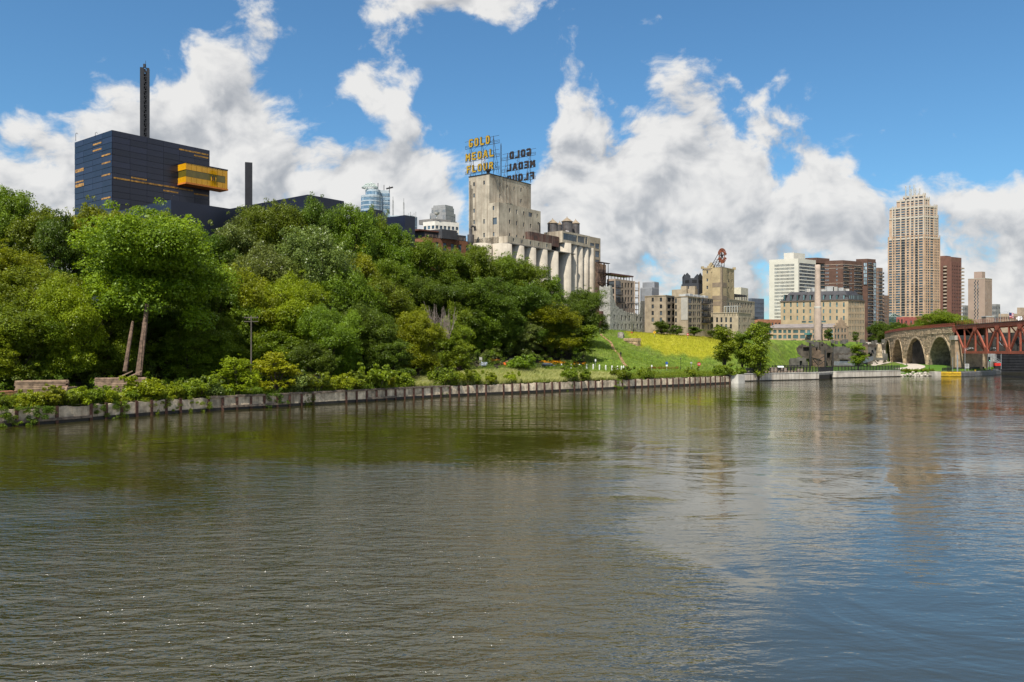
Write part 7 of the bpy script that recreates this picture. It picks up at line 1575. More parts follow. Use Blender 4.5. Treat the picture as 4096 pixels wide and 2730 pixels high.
# along the quay: (x, base y, height px, colour)
QS = [(12, 1640, 150, 'mid'), (70, 1610, 120, 'yellow'), (140, 1620, 170, 'yellow'), (205, 1600, 200, 'yellow'), (265, 1615, 150, 'bright'), (330, 1620, 180, 'yellow'), (395, 1600, 170, 'mid'), (450, 1600, 150, 'yellow'), (520, 1590, 110, 'bright'), (565, 1590, 240, 'yellow'), (620, 1590, 160, 'yellow'), (680, 1590, 170, 'yellow'), (740, 1590, 160, 'bright'), (800, 1585, 210, 'bright'), (840, 1580, 170, 'silver'),
	  (1175, 1560, 130, 'silver'), (1215, 1555, 110, 'silver'), (1258, 1555, 120, 'bright'), (1355, 1552, 105, 'yellow'), (1425, 1550, 110, 'bright'), (1500, 1548, 150, 'bright'), (1545, 1548, 75, 'yellow'), (1615, 1545, 100, 'bright'), (1765, 1540, 110, 'mid'), (1800, 1540, 100, 'bright'), (1850, 1538, 95, 'bright'), (1905, 1535, 85, 'bright'), (1960, 1535, 70, 'yellow'), (2050, 1535, 70, 'yellow'), (2085, 1480, 110, 'mid'),
	  (2290, 1555, 95, 'mid'), (2335, 1520, 70, 'bright'), (2480, 1545, 75, 'mid'), (2500, 1545, 70, 'mid'), (2570, 1540, 70, 'bright'), (2590, 1540, 60, 'mid'), (2770, 1530, 60, 'bright'), (2905, 1490, 75, 'bright'), (2885, 1495, 60, 'mid'), (2960, 1500, 50, 'bright')]
QSH = []
for (px, py, hpx, col) in QS:
	d0 = float(np.interp(px, [0, 244, 500, 850, 1000, 1400, 1760, 2100, 2500, 2930, 3000], [107, 113, 122.7, 135.8, 140, 156.8, 176.5, 191.9, 215.7, 248, 268])); d = d0 + 1.8 + (14 if (px, py) == (2085, 1480) else 0); p = G(px, d); p.z = max(2.0, hz(p.x, p.y) - .2); h = hpx / F * d
	h *= .5 if px < 900 else .8; QSH.append((shrub(p, h / 1.35, col, group='shrubs along the quay wall', sz=1.0), col))
for i, (o, col) in enumerate(QSH): o['label'] = f'{COLW[col]} shrub, {ORD[i] if i < 30 else ORD[39 - i] } from the {"left" if i < 30 else "right"} along the quay wall top'
# two bright maples by the quay
for x, y, w, col, lab in ((950, 1430, 190, 'yellow', 'bushy yellow-green young maple overhanging the quay, left of the pair'), (1105, 1408, 190, 'gold', 'golden young maple overhanging the quay, right of the pair')):
	d = float(np.interp(x, [850, 1000, 1400], [135.8, 140, 156.8])) + 3; tree(x, y, d, w, 'small', 'yellow' if col == 'yellow' else 'gold', 'young_maple', lab, 'young maples on the quay', base_z=2.2)
# ivy hanging over the wall
IV = []
for (px, wpx, hpx) in ((60, 110, 120), (165, 80, 70), (395, 110, 150), (480, 60, 60), (640, 120, 80), (760, 150, 130), (1105, 90, 80), (1235, 40, 60), (1770, 50, 40), (2285, 50, 95), (2480, 60, 50), (2590, 60, 40), (2780, 40, 30)):
	d0 = float(np.interp(px, [0, 244, 500, 850, 1000, 1400, 1760, 2100, 2500, 2930], [107, 113, 122.7, 135.8, 140, 156.8, 176.5, 191.9, 215.7, 248])) - .35; s = d0 / F; r = random.Random(px); c = []; q = []
	for i in range(26): c.append(((r.random() - .5) * wpx * 1.25 * s, (r.random() - .5) * .3, 2.3 - hpx * s * r.random() ** 1.3)); q.append(r.uniform(.25, .5))
	me = leaf_cloud('foliage', c, q, int(1500 + wpx * 26), .075, px, up=.3, shell=.4); p = G(px, d0); me.materials.append(LEAF['dark' if px % 2 else 'mid']); root = empty('hanging_ivy', (p.x, p.y, 0), '', 'ivy', 'ivy hanging over the quay wall', rz=math.atan2(.75, .66)); link('foliage', me, root); IV.append(root)
for i, o in enumerate(IV): o['label'] = f'green ivy curtain hanging over the quay wall, {ORD[i]} from the left'
# ------------------------------------------------------------------ things on the bank
def gp(px, py, d0=60, d1=620):
	"""where the view line through (px, py) meets the ground"""
	ds = np.arange(d0, d1, .4); x = (px - CX) / F * ds; hzv = height(x, ds); zz = H + (HZ - py) / F * ds
	k = np.argmax((hzv >= zz) & (hzv > 0)); return Vector((x[k], ds[k], hzv[k]))
def ordn(i): return ORDN[i] if i < len(ORDN) else str(i + 1) + 'th'
ORDN = ['first', 'second', 'third', 'fourth', 'fifth', 'sixth', 'seventh', 'eighth', 'ninth', 'tenth', 'eleventh', 'twelfth', 'thirteenth', 'fourteenth', 'fifteenth', 'sixteenth']
# dirt path up the hill
B2 = lambda x, y: (2350 + x / 5.229, 1300 + y / 5.229)
pth = [gp(*B2(x, y)) for x, y in ((265, 190), (320, 245), (400, 310), (480, 360), (515, 430), (545, 510), (620, 585), (680, 655), (720, 740), (760, 815), (815, 865))]
strip('dirt_footpath', smooth_line([(p.x, p.y) for p in pth], 2), -.5, .5, .06, M_DIRT, label='narrow worn dirt path climbing the grassy hill', sub=1.0)
# curving cycle path below the bridge
rp = [gp(px, py) for px, py in ((3470, 1440), (3520, 1441), (3575, 1447), (3630, 1455), (3665, 1463), (3668, 1470), (3640, 1476), (3600, 1480))]
strip('curving_path', smooth_line([(p.x, p.y) for p in rp], 2), -3.2, 3.2, .07, M_PATHC, label='pale paved path curving out from under the stone arches', sub=1.5)
lp = [gp(px, py) for px, py in ((3380, 1467), (3420, 1464), (3450, 1455))]
strip('lawn_path', smooth_line([(p.x, p.y) for p in lp], 1), -.9, .9, .07, M_PATHC, label='short pale path across the lawn', sub=1.5)
# ---------------- promenade walls, tailrace bridge, railings
def wall_line(name, label, pts, ztop, th, m, cat='retaining wall', zb=-1.0):
	root = empty(name, (pts[0][0], pts[0][1], 0), label, cat)
	mb = MB(); A = [Vector((*p, 0)) for p in pts]; Bq = offset_line(pts, th); V = []
	for p, q in zip(A, Bq): V += [(p.x, p.y, zb), (p.x, p.y, ztop), (q.x, q.y, ztop), (q.x, q.y, zb)]
	Fs = []
	for i in range(len(A) - 1):
		a, b = 4 * i, 4 * i + 4; Fs += [(a, b, b + 1, a + 1), (a + 1, b + 1, b + 2, a + 2), (a + 2, b + 2, b + 3, a + 3)]
	Fs += [(0, 1, 2, 3), tuple(4 * (len(A) - 1) + k for k in (3, 2, 1, 0))]; mb.add(V, Fs); mb.build('wall_face', m, root)
	mb = MB(); V = []
	for p, q in zip(offset_line(pts, -.06), offset_line(pts, th * .3)): V += [(p.x, p.y, -.5), (p.x, p.y, .30), (q.x, q.y, .30)]
	mb.add(V, [f for i in range(len(A) - 1) for f in ((3 * i, 3 * i + 3, 3 * i + 4, 3 * i + 1), (3 * i + 1, 3 * i + 4, 3 * i + 5, 3 * i + 2))]); mb.build('waterline_stain', M_DARK, root)
	mb = MB(); V = []
	for p, q in zip(offset_line(pts, -.12), offset_line(pts, .6)): V += [(p.x, p.y, ztop + .004), (p.x, p.y, ztop + .18), (q.x, q.y, ztop + .18), (q.x, q.y, ztop + .004)]
	mb.add(V, [f for i in range(len(A) - 1) for f in ((4 * i, 4 * i + 4, 4 * i + 5, 4 * i + 1), (4 * i + 1, 4 * i + 5, 4 * i + 6, 4 * i + 2), (4 * i + 3, 4 * i, 4 * i + 4, 4 * i + 7))]); mb.build('coping', M_CONC_L, root)
	return root
M_STAIN = mat('rain_streaked_concrete', (.52, .47, .40), .88, .14, .3, streak=1.0, streak_col=(.17, .12, .085), bump=.15, coords='World')
W1L = [(71.0, 264.5), (71.3, 262.8), (72.6, 262.2), (76, 263.8), (88, 270.6), (103.9, 279.2)]
W2L = [(113.8, 293.6), (115, 293.2), (118, 294.6), (146, 310.2)]
wall_line('promenade_wall', 'rain-streaked pale concrete river wall under the left promenade railing', W1L, 2.35, 1.2, M_STAIN)
wall_line('lawn_river_wall', 'pale concrete river wall below the lawn, right of the small slab bridge', W2L, 2.3, 1.2, M_STAIN)
def railing(name, label, pts, z, h, step=1.5):
	root = empty(name, (pts[0][0], pts[0][1], z), label, 'railing'); mb = MB(); mb.box((-.09, -.09, 0), (.09, .09, h)); pm = mb.mesh(M_BLACK, 'post'); ps = along(pts, step) + [(Vector((*pts[-1], 0)), Vector((1, 0, 0)))]
	for p, u in ps: link('post', pm, root, (p.x - pts[0][0], p.y - pts[0][1], 0), math.atan2(u.y, u.x))
	for k in (h, h * .93, .12):
		mb = MB()
		for a, b in zip(pts[:-1], pts[1:]): mb.bar((*a, z + k), (*b, z + k), .09, .07)
		mb.build('rail', M_BLACK, root)
	mb = MB()
	for p, u in along(pts, .13): mb.bar((p.x, p.y, z + .12), (p.x, p.y, z + h * .93), .035)
	o = mb.build('balusters', M_BLACK, root); o['kind'] = 'stuff'; return root
def inset(pts, w): return [(p.x, p.y) for p in offset_line(pts, w)]
railing('promenade_railing', 'black railing with thin bars along the left promenade edge', inset(W1L[2:], .35), 2.5, 1.75)
railing('terrace_railing', 'darker second black railing behind the promenade paving', [(88, 279), (97, 284), (104, 287.5)], 2.9, 1.9)
railing('lawn_railing', 'black railing along the lawn above the right river wall', inset(W2L[1:], .35), 2.45, 1.75, 1.7)
railing('slab_bridge_railing', 'short black railing over the small slab bridge', [(104.4, 280.6), (114.6, 294.2)], 2.45, 1.75, 1.9)
railing('path_railing', 'curved black railing beside the path near the leftmost stone arch', [(p.x, p.y) for p in (gp(3492, 1432), gp(3510, 1428), gp(3540, 1424))], 3.2, 1.6, 1.5)
root = empty('slab_bridge', (103.9, 279.6, 0), 'small concrete slab bridge over the dark tailrace opening', 'bridge'); a, b = Vector((103.5, 279.6, 0)), Vector((114.9, 294.4, 0)); u = (b - a).normalized(); n = Vector((-u.y, u.x, 0))
mb = MB(); mb.prism([a, b, b + n * 4, a + n * 4], 1.45, 2.40, bottom=True); mb.build('deck', M_CONC, root); mb = MB(); mb.prism([a + n * -.15, b + n * -.15, b + n * .1, a + n * .1], 2.05, 2.42, bottom=True); mb.build('edge_beam', M_CONC_L, root)
mb = MB(); q = n * .7; mb.add([(p.x, p.y, z) for p, z in ((a + q, -1), (b + q, -1), (b + q, 1.5), (a + q, 1.5))], [(0, 1, 2, 3)]); mb.build('culvert_recess', M_BLACK, root)  # flat black sheet stands in for the shade under the slab
# benches and planters on the promenade
for i, (px, lab) in enumerate(((2998, 'black bench with back behind the promenade railing near the trees'), (3010, 'black bench right of the first on the promenade'), (3068, 'black bench behind the middle of the promenade railing'))):
	p = G(px, 271 + i * 2); p.z = 2.9; root = empty('park_bench', p, lab, 'bench', 'promenade benches'); mb = MB(); mb.box((-.9, -.25, .42), (.9, .25, .48)); mb.build('seat', M_BLACK, root, local=False); mb = MB(); mb.box((-.9, .22, .5), (.9, .28, .95)); mb.build('backrest', M_BLACK, root, local=False)
	for s in (-.75, .75): mb = MB(); mb.box((s - .04, -.22, 0), (s + .04, .26, .43)); mb.build('leg', M_BLACK, root, local=False)
for i, (px, py, w, h) in enumerate(((2960, 1488, 1.8, .9), (2982, 1488, 1.6, 1.0), (3035, 1488, 2.0, .9), (3095, 1485, 2.6, 1.3), (3135, 1485, 1.8, 1.2), (3200, 1484, 2.0, .8))):
	p = G(px, 274 + i); p.z = 2.85; root = empty('stone_block', p, f'pale cut stone block on the promenade, {ORDN[i]} from the left', 'stone block', 'promenade stone blocks'); mb = MB(); mb.box((-w / 2, -.5, 0), (w / 2, .5, h)); o = mb.build('block', mat('cut_limestone', (.45, .37, .30), .9, .15) if i == 0 else MATS['cut_limestone'], root, local=False); bv = o.modifiers.new('bevel', 'BEVEL'); bv.width = .07; bv.segments = 2
# info panel with a white face
p = G(3124, 276); p.z = 2.9; root = empty('information_sign', p, 'slanted white information panel behind the promenade railing', 'sign'); mb = MB(); mb.add([(-1, 0, 1.3), (1, 0, 1.3), (1, .7, 1.75), (-1, .7, 1.75), (-1, .04, 1.25), (1, .04, 1.25), (1, .74, 1.7), (-1, .74, 1.7)], [(0, 1, 2, 3), (7, 6, 5, 4), (0, 4, 5, 1), (2, 6, 7, 3)]); mb.build('panel', mat('white_panel', (.7, .75, .78), .4), root, local=False)
for s in (-.8, .8): mb = MB(); mb.box((s - .05, .3, 0), (s + .05, .4, 1.5)); mb.build('leg', M_BLACK, root, local=False)
# ---------------- mill ruins park
M_RUIN = mat('ruin_masonry', (.10, .082, .064), .95, .35, .5, bump=.6, bscale=3, fine=.35, streak=.5, streak_col=(.06, .05, .045), coords='World')
M_RUINP = mat('ruin_pink_masonry', (.17, .115, .08), .95, .3, .4, bump=.5, bscale=3, fine=.3, streak=.4, streak_col=(.10, .08, .06), coords='World')
M_RUING = mat('ruin_grey_concrete', (.125, .115, .10), .95, .25, .5, bump=.5, bscale=3, fine=.3, streak=.6, streak_col=(.08, .07, .06), coords='World')
def ruins():
	root = empty('mill_ruins', (125, 338, 2), 'excavated mill ruins of broken masonry walls and posts below the long low building', 'ruin')
	R3 = lambda x, y: (3150 + x / 5.739, 1330 + y / 5.739)
	def rw(x0, x1, yt, yb, d, m, nm='ruin_wall', jag=.8, ops=(), ang=8, th=1.2, seed=0, prof=None):
		o = G(R3(x0, 0)[0], d); u = ud(ang); w = hit(R3(x1, 0)[0], o, u); zb, zt = zat(R3(0, yb)[1], d) - 1.5, zat(R3(0, yt)[1], d); r = random.Random(x0 + yt); J = [r.uniform(-jag, jag * .3) for _ in range(80)]
		tf = (lambda s: zt + J[int(s / .7) % 80]) if prof is None else (lambda s: float(np.interp(s / w, [p[0] for p in prof], [zat(R3(0, p[1])[1], d) for p in prof])) + J[int(s / .7) % 80] * .5)
		zm = max(tf(w * i / 50) for i in range(51)) + .05; mb = MB(); facade(mb, o, u, w, zb, zm, pxops(o, u, ops, R3), 1.0, topf=tf, du=.7); n = Vector((u.y, -u.x, 0)); vs, fs = [], []
		for i, s in enumerate(np.linspace(0, w, 40)): p = o + u * s; q = p - n * th; h = tf(min(s, w - .01)) - .15; vs += [(p.x, p.y, h), (q.x, q.y, h - .2), (q.x, q.y, zb)]
		for i in range(39): a = 3 * i; fs += [(a, a + 3, a + 4, a + 1), (a + 1, a + 4, a + 5, a + 2)]
		for s in (0, w): p = o + u * s; q = p - n * th; mb.add([(p.x, p.y, zb), (q.x, q.y, zb), (q.x, q.y, tf(min(s, w - .01)) - .3), (p.x, p.y, tf(min(s, w - .01)) - .2)], [(0, 1, 2, 3)])
		mb.add(vs, fs); mb.build(nm, m, root)
	rw(60, 470, 590, 775, 316, M_RUING, 'arched_wall', .5, [(278, 655, 340, 760)], ang=4, prof=[(0, 600), (.5, 575), (.8, 575), (1, 700)])
	rw(235, 620, 310, 520, 338, M_RUIN, seed=1, ops=[(360, 340, 505, 430)], prof=[(0, 320), (.3, 270), (.45, 300), (1, 300)])
	rw(400, 610, 185, 330, 346, M_RUING, jag=.6, prof=[(0, 200), (.3, 180), (.7, 185), (1, 220)])
	rw(600, 770, 230, 490, 334, M_RUINP, ops=[(650, 330, 695, 420)], prof=[(0, 330), (.5, 340), (1, 420)])
	rw(640, 750, 210, 340, 340, M_RUING, jag=.3)
	rw(750, 900, 200, 520, 337, M_RUIN, ops=[(782, 272, 812, 318)], prof=[(0, 200), (.4, 215), (1, 290)])
	rw(540, 870, 505, 775, 324, M_RUINP, jag=.4, prof=[(0, 560), (.4, 520), (1, 510)], ang=6)
	rw(880, 1110, 260, 780, 342, M_RUIN, ops=[(905, 470, 995, 640), (1000, 650, 1050, 760)], prof=[(0, 260), (.5, 330), (1, 330)])
	rw(1060, 1430, 315, 470, 340, M_RUING, jag=.25, ang=2); rw(1060, 1470, 470, 590, 335, M_RUIN, jag=.4, ang=2); rw(1180, 1440, 510, 600, 333, M_RUING, jag=.2, ang=2); rw(1040, 1500, 600, 760, 331, M_RUIN, jag=.3, ops=[(1200, 630, 1400, 700)], ang=2)
	rw(1400, 1760, 330, 640, 346, M_RUIN, jag=.5, ang=2); rw(1440, 1960, 460, 650, 338, M_RUIN, jag=.4, ops=[(1800, 480, 1950, 560)], ang=2)
	rw(1820, 2110, 340, 470, 352, M_RUING, jag=.2, ops=[(1925, 408, 1970, 445)], ang=2); rw(1950, 2300, 480, 560, 349, M_RUING, jag=.15, ang=2); rw(1100, 2250, 250, 330, 356, M_RUIN, jag=.5, ang=2, ops=[(1320, 255, 1500, 300)]); rw(0, 1100, 180, 260, 352, M_RUIN, jag=.5, ang=2)
	# stepped stone piers
	for x, w0, w1, yt, yb in ((1790, 80, 100, 290, 470), (2105, 76, 116, 270, 470)):
		d = 334; s = 1 / 5.739 / F * d; n = 9; zt, zb = zat(R3(0, yt)[1], d), zat(R3(0, yb)[1], d) - 2; c = G(R3(x, 0)[0], d)
		for i in range(n):
			k = i / (n - 1); w = (w1 + (w0 - w1) * k) * s / 2 * random.uniform(.94, 1.06); mb = MB(); h = (zt - zb) / n; mb.box((c.x - w, c.y - w * .7, zb + h * i + .02), (c.x + w, c.y + w * .7, zb + h * (i + 1) - .02)); mb.build('pier_stone', M_RUINP if x < 2000 else M_STONE, root)
	# steel columns and struts
	for x, yt, yb, w in ((522, 240, 775, .75), (868, 415, 770, .55), (1035, 460, 770, .6), (1165, 560, 690, .4), (703, 600, 780, .25), (1010, 215, 300, .35), (1595, 195, 260, .3)):
		d = 320 if yb > 700 else 350; c = G(R3(x, 0)[0], d); mb = MB(); mb.bar((c.x, c.y, zat(R3(0, yb)[1], d) - 1), (c.x, c.y, zat(R3(0, yt)[1], d)), w, w); mb.build('steel_column', mat('ruin_steel', (.035, .03, .028), .7, .2) if x == 522 else MATS['ruin_steel'], root)
	for x0, y0, x1, y1 in ((545, 560, 700, 760), (590, 700, 850, 545), (560, 300, 770, 420), (720, 750, 850, 660)):
		mb = MB(); mb.bar(P(*R3(x0, y0), 321), P(*R3(x1, y1), 322), .22); mb.build('strut', MATS['ruin_steel'], root)
	# grey-blue safety fence
	mb = MB()
	for i in range(22): x = 1075 + i * 22; p = P(*R3(x, 755), 318); mb.bar(p, p + Vector((0, 0, 1.5)), .09)
	for k in (0, .5, 1.0, 1.5): p, q = P(*R3(1075, 755), 318), P(*R3(1540, 755), 318); mb.bar(p + Vector((0, 0, k)), q + Vector((0, 0, k)), .07)
	p, q = P(*R3(1640, 740), 312), P(*R3(1960, 640), 330)
	for k in (0, .5, 1.0, 1.5): mb.bar(p + Vector((0, 0, k)), q + Vector((0, 0, k)), .08)
	for i in range(16): r = p + (q - p) * (i / 15); mb.bar(r, r + Vector((0, 0, 1.5)), .09)
	mb.build('safety_fence', mat('grey_blue_fence', (.28, .32, .38), .6), root)
	r_ = random.Random(9)
	for i in range(26):
		x, y = r_.uniform(30, 2200), r_.uniform(175, 215); d = 349 + r_.uniform(0, 4); p = P(*R3(x, y), d); s = r_.uniform(.3, .7); mb = MB(); mb.box((p.x - s, p.y - s * .6, p.z - 1.2), (p.x + s, p.y + s * .6, p.z + s * .5), rz=r_.uniform(-.4, .4), c=p); mb.build('loose_stone', M_RUING, root)
ruins()
# hillside stone walls
def hill_walls():
	dS = gp(*B2(700, 288)).y; root = empty('hill_stone_block', P(*B2(690, 270), dS), 'grey stone stump with a split top at the crest of the meadow', 'ruin'); d = dS; mb = MB(); pts = [P(*B2(x, y), d) for x, y in ((632, 270), (632, 165), (655, 150), (718, 152), (738, 200), (752, 290))]
	f = pts; bk = [p + Vector((.9, 2.6, -.1)) for p in pts]; n = 6; f[0].z -= 2; f[5].z -= 2; bk[0].z -= 2; bk[5].z -= 2; mb.add(f + bk, [tuple(range(n)), tuple(range(2 * n - 1, n - 1, -1))] + [(i, (i + 1) % n, (i + 1) % n + n, i + n) for i in range(n)]); mb.build('stone', mat('grey_stump_stone', (.33, .29, .25), .95, .25, .8, bump=.5, coords='World'), root, fixn=True)
	mb = MB()
	q0, q1 = gp(*B2(775, 345)), gp(*B2(1050, 450)); root = empty('hill_stone_wall', q1, 'short golden wall of long layered stones on the hill beside the meadow', 'stone wall'); d = 281; r = random.Random(1); m = mat('golden_layered_stone', (.46, .32, .20), .95, .25, .8, bump=.6, coords='World', rnd=.15)
	p0 = P(*B2(762, 300), q0.y); p1 = P(*B2(1045, 330), q1.y); z1 = zat(B2(0, 280)[1], q1.y); u = (Vector((p1.x, p1.y, 0)) - Vector((p0.x, p0.y, 0))); L = u.length; u.normalize(); n = Vector((u.y, -u.x, 0)); rows = 7; zb = q1.z - .4; h = (z1 - zb) / rows
	for i in range(rows):
		s = 0
		while s < L:
			l = min(r.uniform(1.0, 2.4), L - s); q = p0 + u * s; e = r.uniform(0, .22) + (.15 if i >= rows - 2 else 0); z = zb + h * i
			mb = MB(); a, b = q + n * e + u * .02, q + u * (l - .03) + n * e; w_ = n * -1.6; mb.prism([(p.x, p.y) for p in (a, b, b + w_, a + w_)], z + .03, z + h - .02, bottom=True); mb.build('stone', m, root); s += l
	q = p0 + u * L; v = Vector((.72, .69, 0)) * hit(B2(1108, 0)[0], q, Vector((.72, .69, 0)))
	for i in range(rows):
		mb = MB(); z = zb + h * i; e = r.uniform(0, .15) + (.15 if i >= rows - 2 else 0); nn = Vector((v.y, -v.x, 0)).normalized(); a, b = q + nn * e, q + v + nn * e; w_ = nn * -1.5; mb.prism([(p.x, p.y) for p in (a, b, b + w_, a + w_)], z + .03, z + h - .02, bottom=True); mb.build('stone', m, root)
hill_walls()
# ---------------- lock: nose, guide wall, gate, gear
def lock():
	root = empty('lock_guide_wall', (165.6, 311, 0), 'ribbed grey steel lock guide wall with a yellow painted nose', 'lock wall')
	Y = mat('yellow_lock_paint', (.62, .40, .03), .6, .15, 1.0, streak=.3, coords='World'); GS = mat('grey_rubbing_steel', (.19, .19, .195), .5, .2, .6, streak=.4, coords='World')
	def seg(pts, z0, z1, m, nm, ribs=3):
		A = [Vector((*p, 0)) for p in pts]; mb = MB(); Bk = offset_line(pts, 1.5)
		for i in range(len(A) - 1): mb.prism([A[i], A[i + 1], Bk[i + 1], Bk[i]], -1, z1[i] if hasattr(z1, '__len__') else z1)
		for k in range(ribs):
			z = .35 + k * .52
			for a, b in zip(A[:-1], A[1:]): u = (b - a).normalized(); n = Vector((u.y, -u.x, 0)) * .12; mb.bar((a.x + n.x, a.y + n.y, z), (b.x + n.x, b.y + n.y, z), .3, .3)
		mb.build(nm, m, root)
	seg([(163.2, 314), (164.8, 311), (169.4, 311.4)], 0, 1.75, Y, 'yellow_nose'); seg([(169.45, 311.4), (181, 320), (193, 331)], 0, 1.75, GS, 'rubbing_strip'); seg([(193.05, 331.05), (203, 343)], 0, [2.2], GS, 'curved_guide'); seg([(203.05, 343.05), (212, 358)], 0, [4.2], GS, 'curved_guide', 2); seg([(212.05, 358.05), (222, 378)], 0, [4.8], GS, 'curved_guide', 2)
	mb = MB(); mb.box((160.6, 313.6, -1), (163.1, 317.5, 1.75)); mb.build('concrete_end', M_CONC, root)
	mb = MB(); mb.prism([(204, 362), (221.8, 378.5), (221.8, 382), (200, 372)], 0, 9.0); mb.build('chamber_wall', M_CONC_L, root)
	mb = MB(); mb.prism([(160, 319), (168, 318.5), (193, 334), (206, 352), (208, 362), (190, 366), (172, 340)], -1, 1.82); mb.build('apron', mat('lock_apron_grass', (.10, .15, .03), .95, .3, .5, coords='World'), root)
	g = empty('lock_gate', (222, 380, 0), 'tall black steel lock gate at the right edge', 'lock gate'); mb = MB(); mb.prism([(222, 379), (262, 379), (262, 381), (222, 381)], -1, 9.5); mb.build('leaf', mat('black_gate_steel', (.012, .012, .014), .6, .3, .4, coords='World'), g)
	for i in range(7): mb = MB(); mb.bar((222.2, 378.85, .9 + i * 1.25), (262, 378.85, .9 + i * 1.25), .25, .22); mb.build('gate_beam', MATS['black_gate_steel'], g)
	mb = MB(); mb.box((221, 377.6, 0), (221.8, 380, 8)); mb.build('quoin_post', GS, g)
	hw = empty('lock_headwall', (204, 396, 0), 'dark concrete lock structure behind the steel truss', 'lock wall'); mb = MB(); mb.prism([(198, 396), (330, 398), (330, 410), (198, 408)], 0, 18.4); mb.build('headwall', mat('dark_lock_concrete', (.035, .03, .027), .9, .4, .3, coords='World'), hw)  # dark wall added to stand in for the shade behind the truss
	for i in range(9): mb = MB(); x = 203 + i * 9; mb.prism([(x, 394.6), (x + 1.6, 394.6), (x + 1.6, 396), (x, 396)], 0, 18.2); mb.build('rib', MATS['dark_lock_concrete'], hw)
	# zigzag stair
	st = empty('steel_stair', (196, 352, 1.8), 'galvanised zigzag stair beside the lock wall', 'stair'); m = mat('galvanised_steel', (.38, .40, .41), .45, .1, metal=.5); mb = MB(); D_ = lambda x, y, d: P(3540 + x / 4.232, 1260 + y / 4.232, d)
	for (x0, y0), (x1, y1) in (((1880, 640), (1775, 690)), ((1775, 700), (1965, 815)), ((1880, 400), (1960, 500)), ((1960, 500), (2020, 540))):
		for k in (0, .9): a, b = D_(x0, y0, 352), D_(x1, y1, 352); mb.bar(a + Vector((0, 0, k)), b + Vector((0, 0, k)), .25 if k == 0 else .07, .2 if k == 0 else .07)
		for i in range(8): a, b = D_(x0, y0, 352), D_(x1, y1, 352); q = a + (b - a) * (i / 7); mb.bar(q, q + Vector((0, 0, .9)), .05)
	mb.build('flight', m, st); mb = MB()
	for x in (1780, 1965): a = D_(x, 850, 352); mb.bar(Vector((a.x, a.y, 1.8)), Vector((a.x, a.y, D_(x, 640, 352).z)), .18)
	mb.build('support', m, st)
	# lamp posts with gooseneck arms
	for i, (px, d, lab) in enumerate(((3860, 322, 'silver gooseneck lamp post on the lock wall nearest the yellow nose'), (3951, 334, 'silver gooseneck lamp post on the lock wall nearest the stair'))):
		p = G(px, d); zt = zat(1393, d); r = empty('lamp_post', (p.x, p.y, 1.8), lab, 'street lamp', 'lock lamp posts'); mb = MB(); mb.tube([(p.x, p.y, 1.8), (p.x, p.y, zt)], [.11, .07], 8); mb.build('pole', m, r); mb = MB(); e = Vector((p.x + 2.9, p.y - .3, zt + .1)); mb.tube([(p.x, p.y, zt - .3), (p.x + 1.2, p.y, zt), tuple(e)], [.05, .05, .04], 6); mb.tube([(p.x, p.y, zt - .9), tuple(e - Vector((.6, 0, .1)))], .035, 5); mb.build('arm', m, r); mb = MB(); mb.lathe((e.x, e.y, e.z - .45), [(.08, 0), (.24, .15), (.2, .3), (.05, .45)], 10); mb.build('lamp_head', m, r)
	p = G(3869, 323); r = empty('lock_sign', (p.x, p.y, 1.8), 'white notice board on two posts at the lock wall', 'sign'); mb = MB(); mb.box((p.x - .75, p.y, zat(1474, 323)), (p.x + .75, p.y + .06, zat(1456, 323))); mb.build('board', M_FRAME_L, r)
	for s in (-.5, .5): mb = MB(); mb.box((p.x + s - .05, p.y + .06, 1.8), (p.x + s + .05, p.y + .15, zat(1456, 323))); mb.build('post', m, r)
	mb = MB()
	for i in range(4): mb.box((p.x - .55, p.y - .012, zat(1460 + i * 3.2, 323)), (p.x + (.5 if i % 2 else .3), p.y - .004, zat(1459 + i * 3.2, 323)));
	o = mb.build('notice_lines', M_BLACK, r)
	p = G(3957, 336); r = empty('signal_light', (p.x, p.y, 1.8), 'green navigation signal light on a post beside the stair', 'signal'); mb = MB(); mb.tube([(p.x, p.y, 1.8), (p.x, p.y, zat(1436, 336))], .09, 6); mb.build('post', M_BLACK, r); mb = MB(); mb.box((p.x - .3, p.y - .25, zat(1446, 336)), (p.x + .3, p.y + .25, zat(1428, 336))); mb.build('housing', M_BLACK, r); mb = MB(); mb.lathe((p.x, p.y - .28, zat(1443, 336)), [(.02, -.14), (.17, 0), (.02, .14)], 8)
	em = bpy.data.materials.new('green_lamp'); em.use_nodes = True; em.node_tree.nodes['Principled BSDF'].inputs['Emission Color'].default_value = (.1, 1, .6, 1); em.node_tree.nodes['Principled BSDF'].inputs['Emission Strength'].default_value = 2; mb.build('green_lamp', em, r)
	p = G(3992, 340); r = empty('red_cabinet', (p.x, p.y, 1.8), 'bright red equipment cabinet under the stair', 'cabinet'); mb = MB(); mb.box((p.x - 1.2, p.y, zat(1464, 340)), (p.x + 1.2, p.y + 1, zat(1453, 340))); mb.build('cabinet_body', mat('red_cabinet_paint', (.6, .03, .02), .5), r); mb = MB(); mb.box((p.x - 1.1, p.y + .1, 1.8), (p.x + 1.1, p.y + .9, zat(1464, 340))); mb.build('plinth', M_BLACK, r)
	for i, px in enumerate((3901, 3967)):
		p = G(px, 318 + 12 * i); r = empty('mooring_bollard', (p.x, p.y, 1.8), f'small yellow mooring bollard on the lock wall, {["left", "right"][i]} of two', 'bollard', 'yellow bollards'); mb = MB(); mb.lathe((p.x, p.y, 1.8), [(.22, 0), (.2, .35), (.32, .4), (.3, .55)], 10); mb.build('post', Y, r)
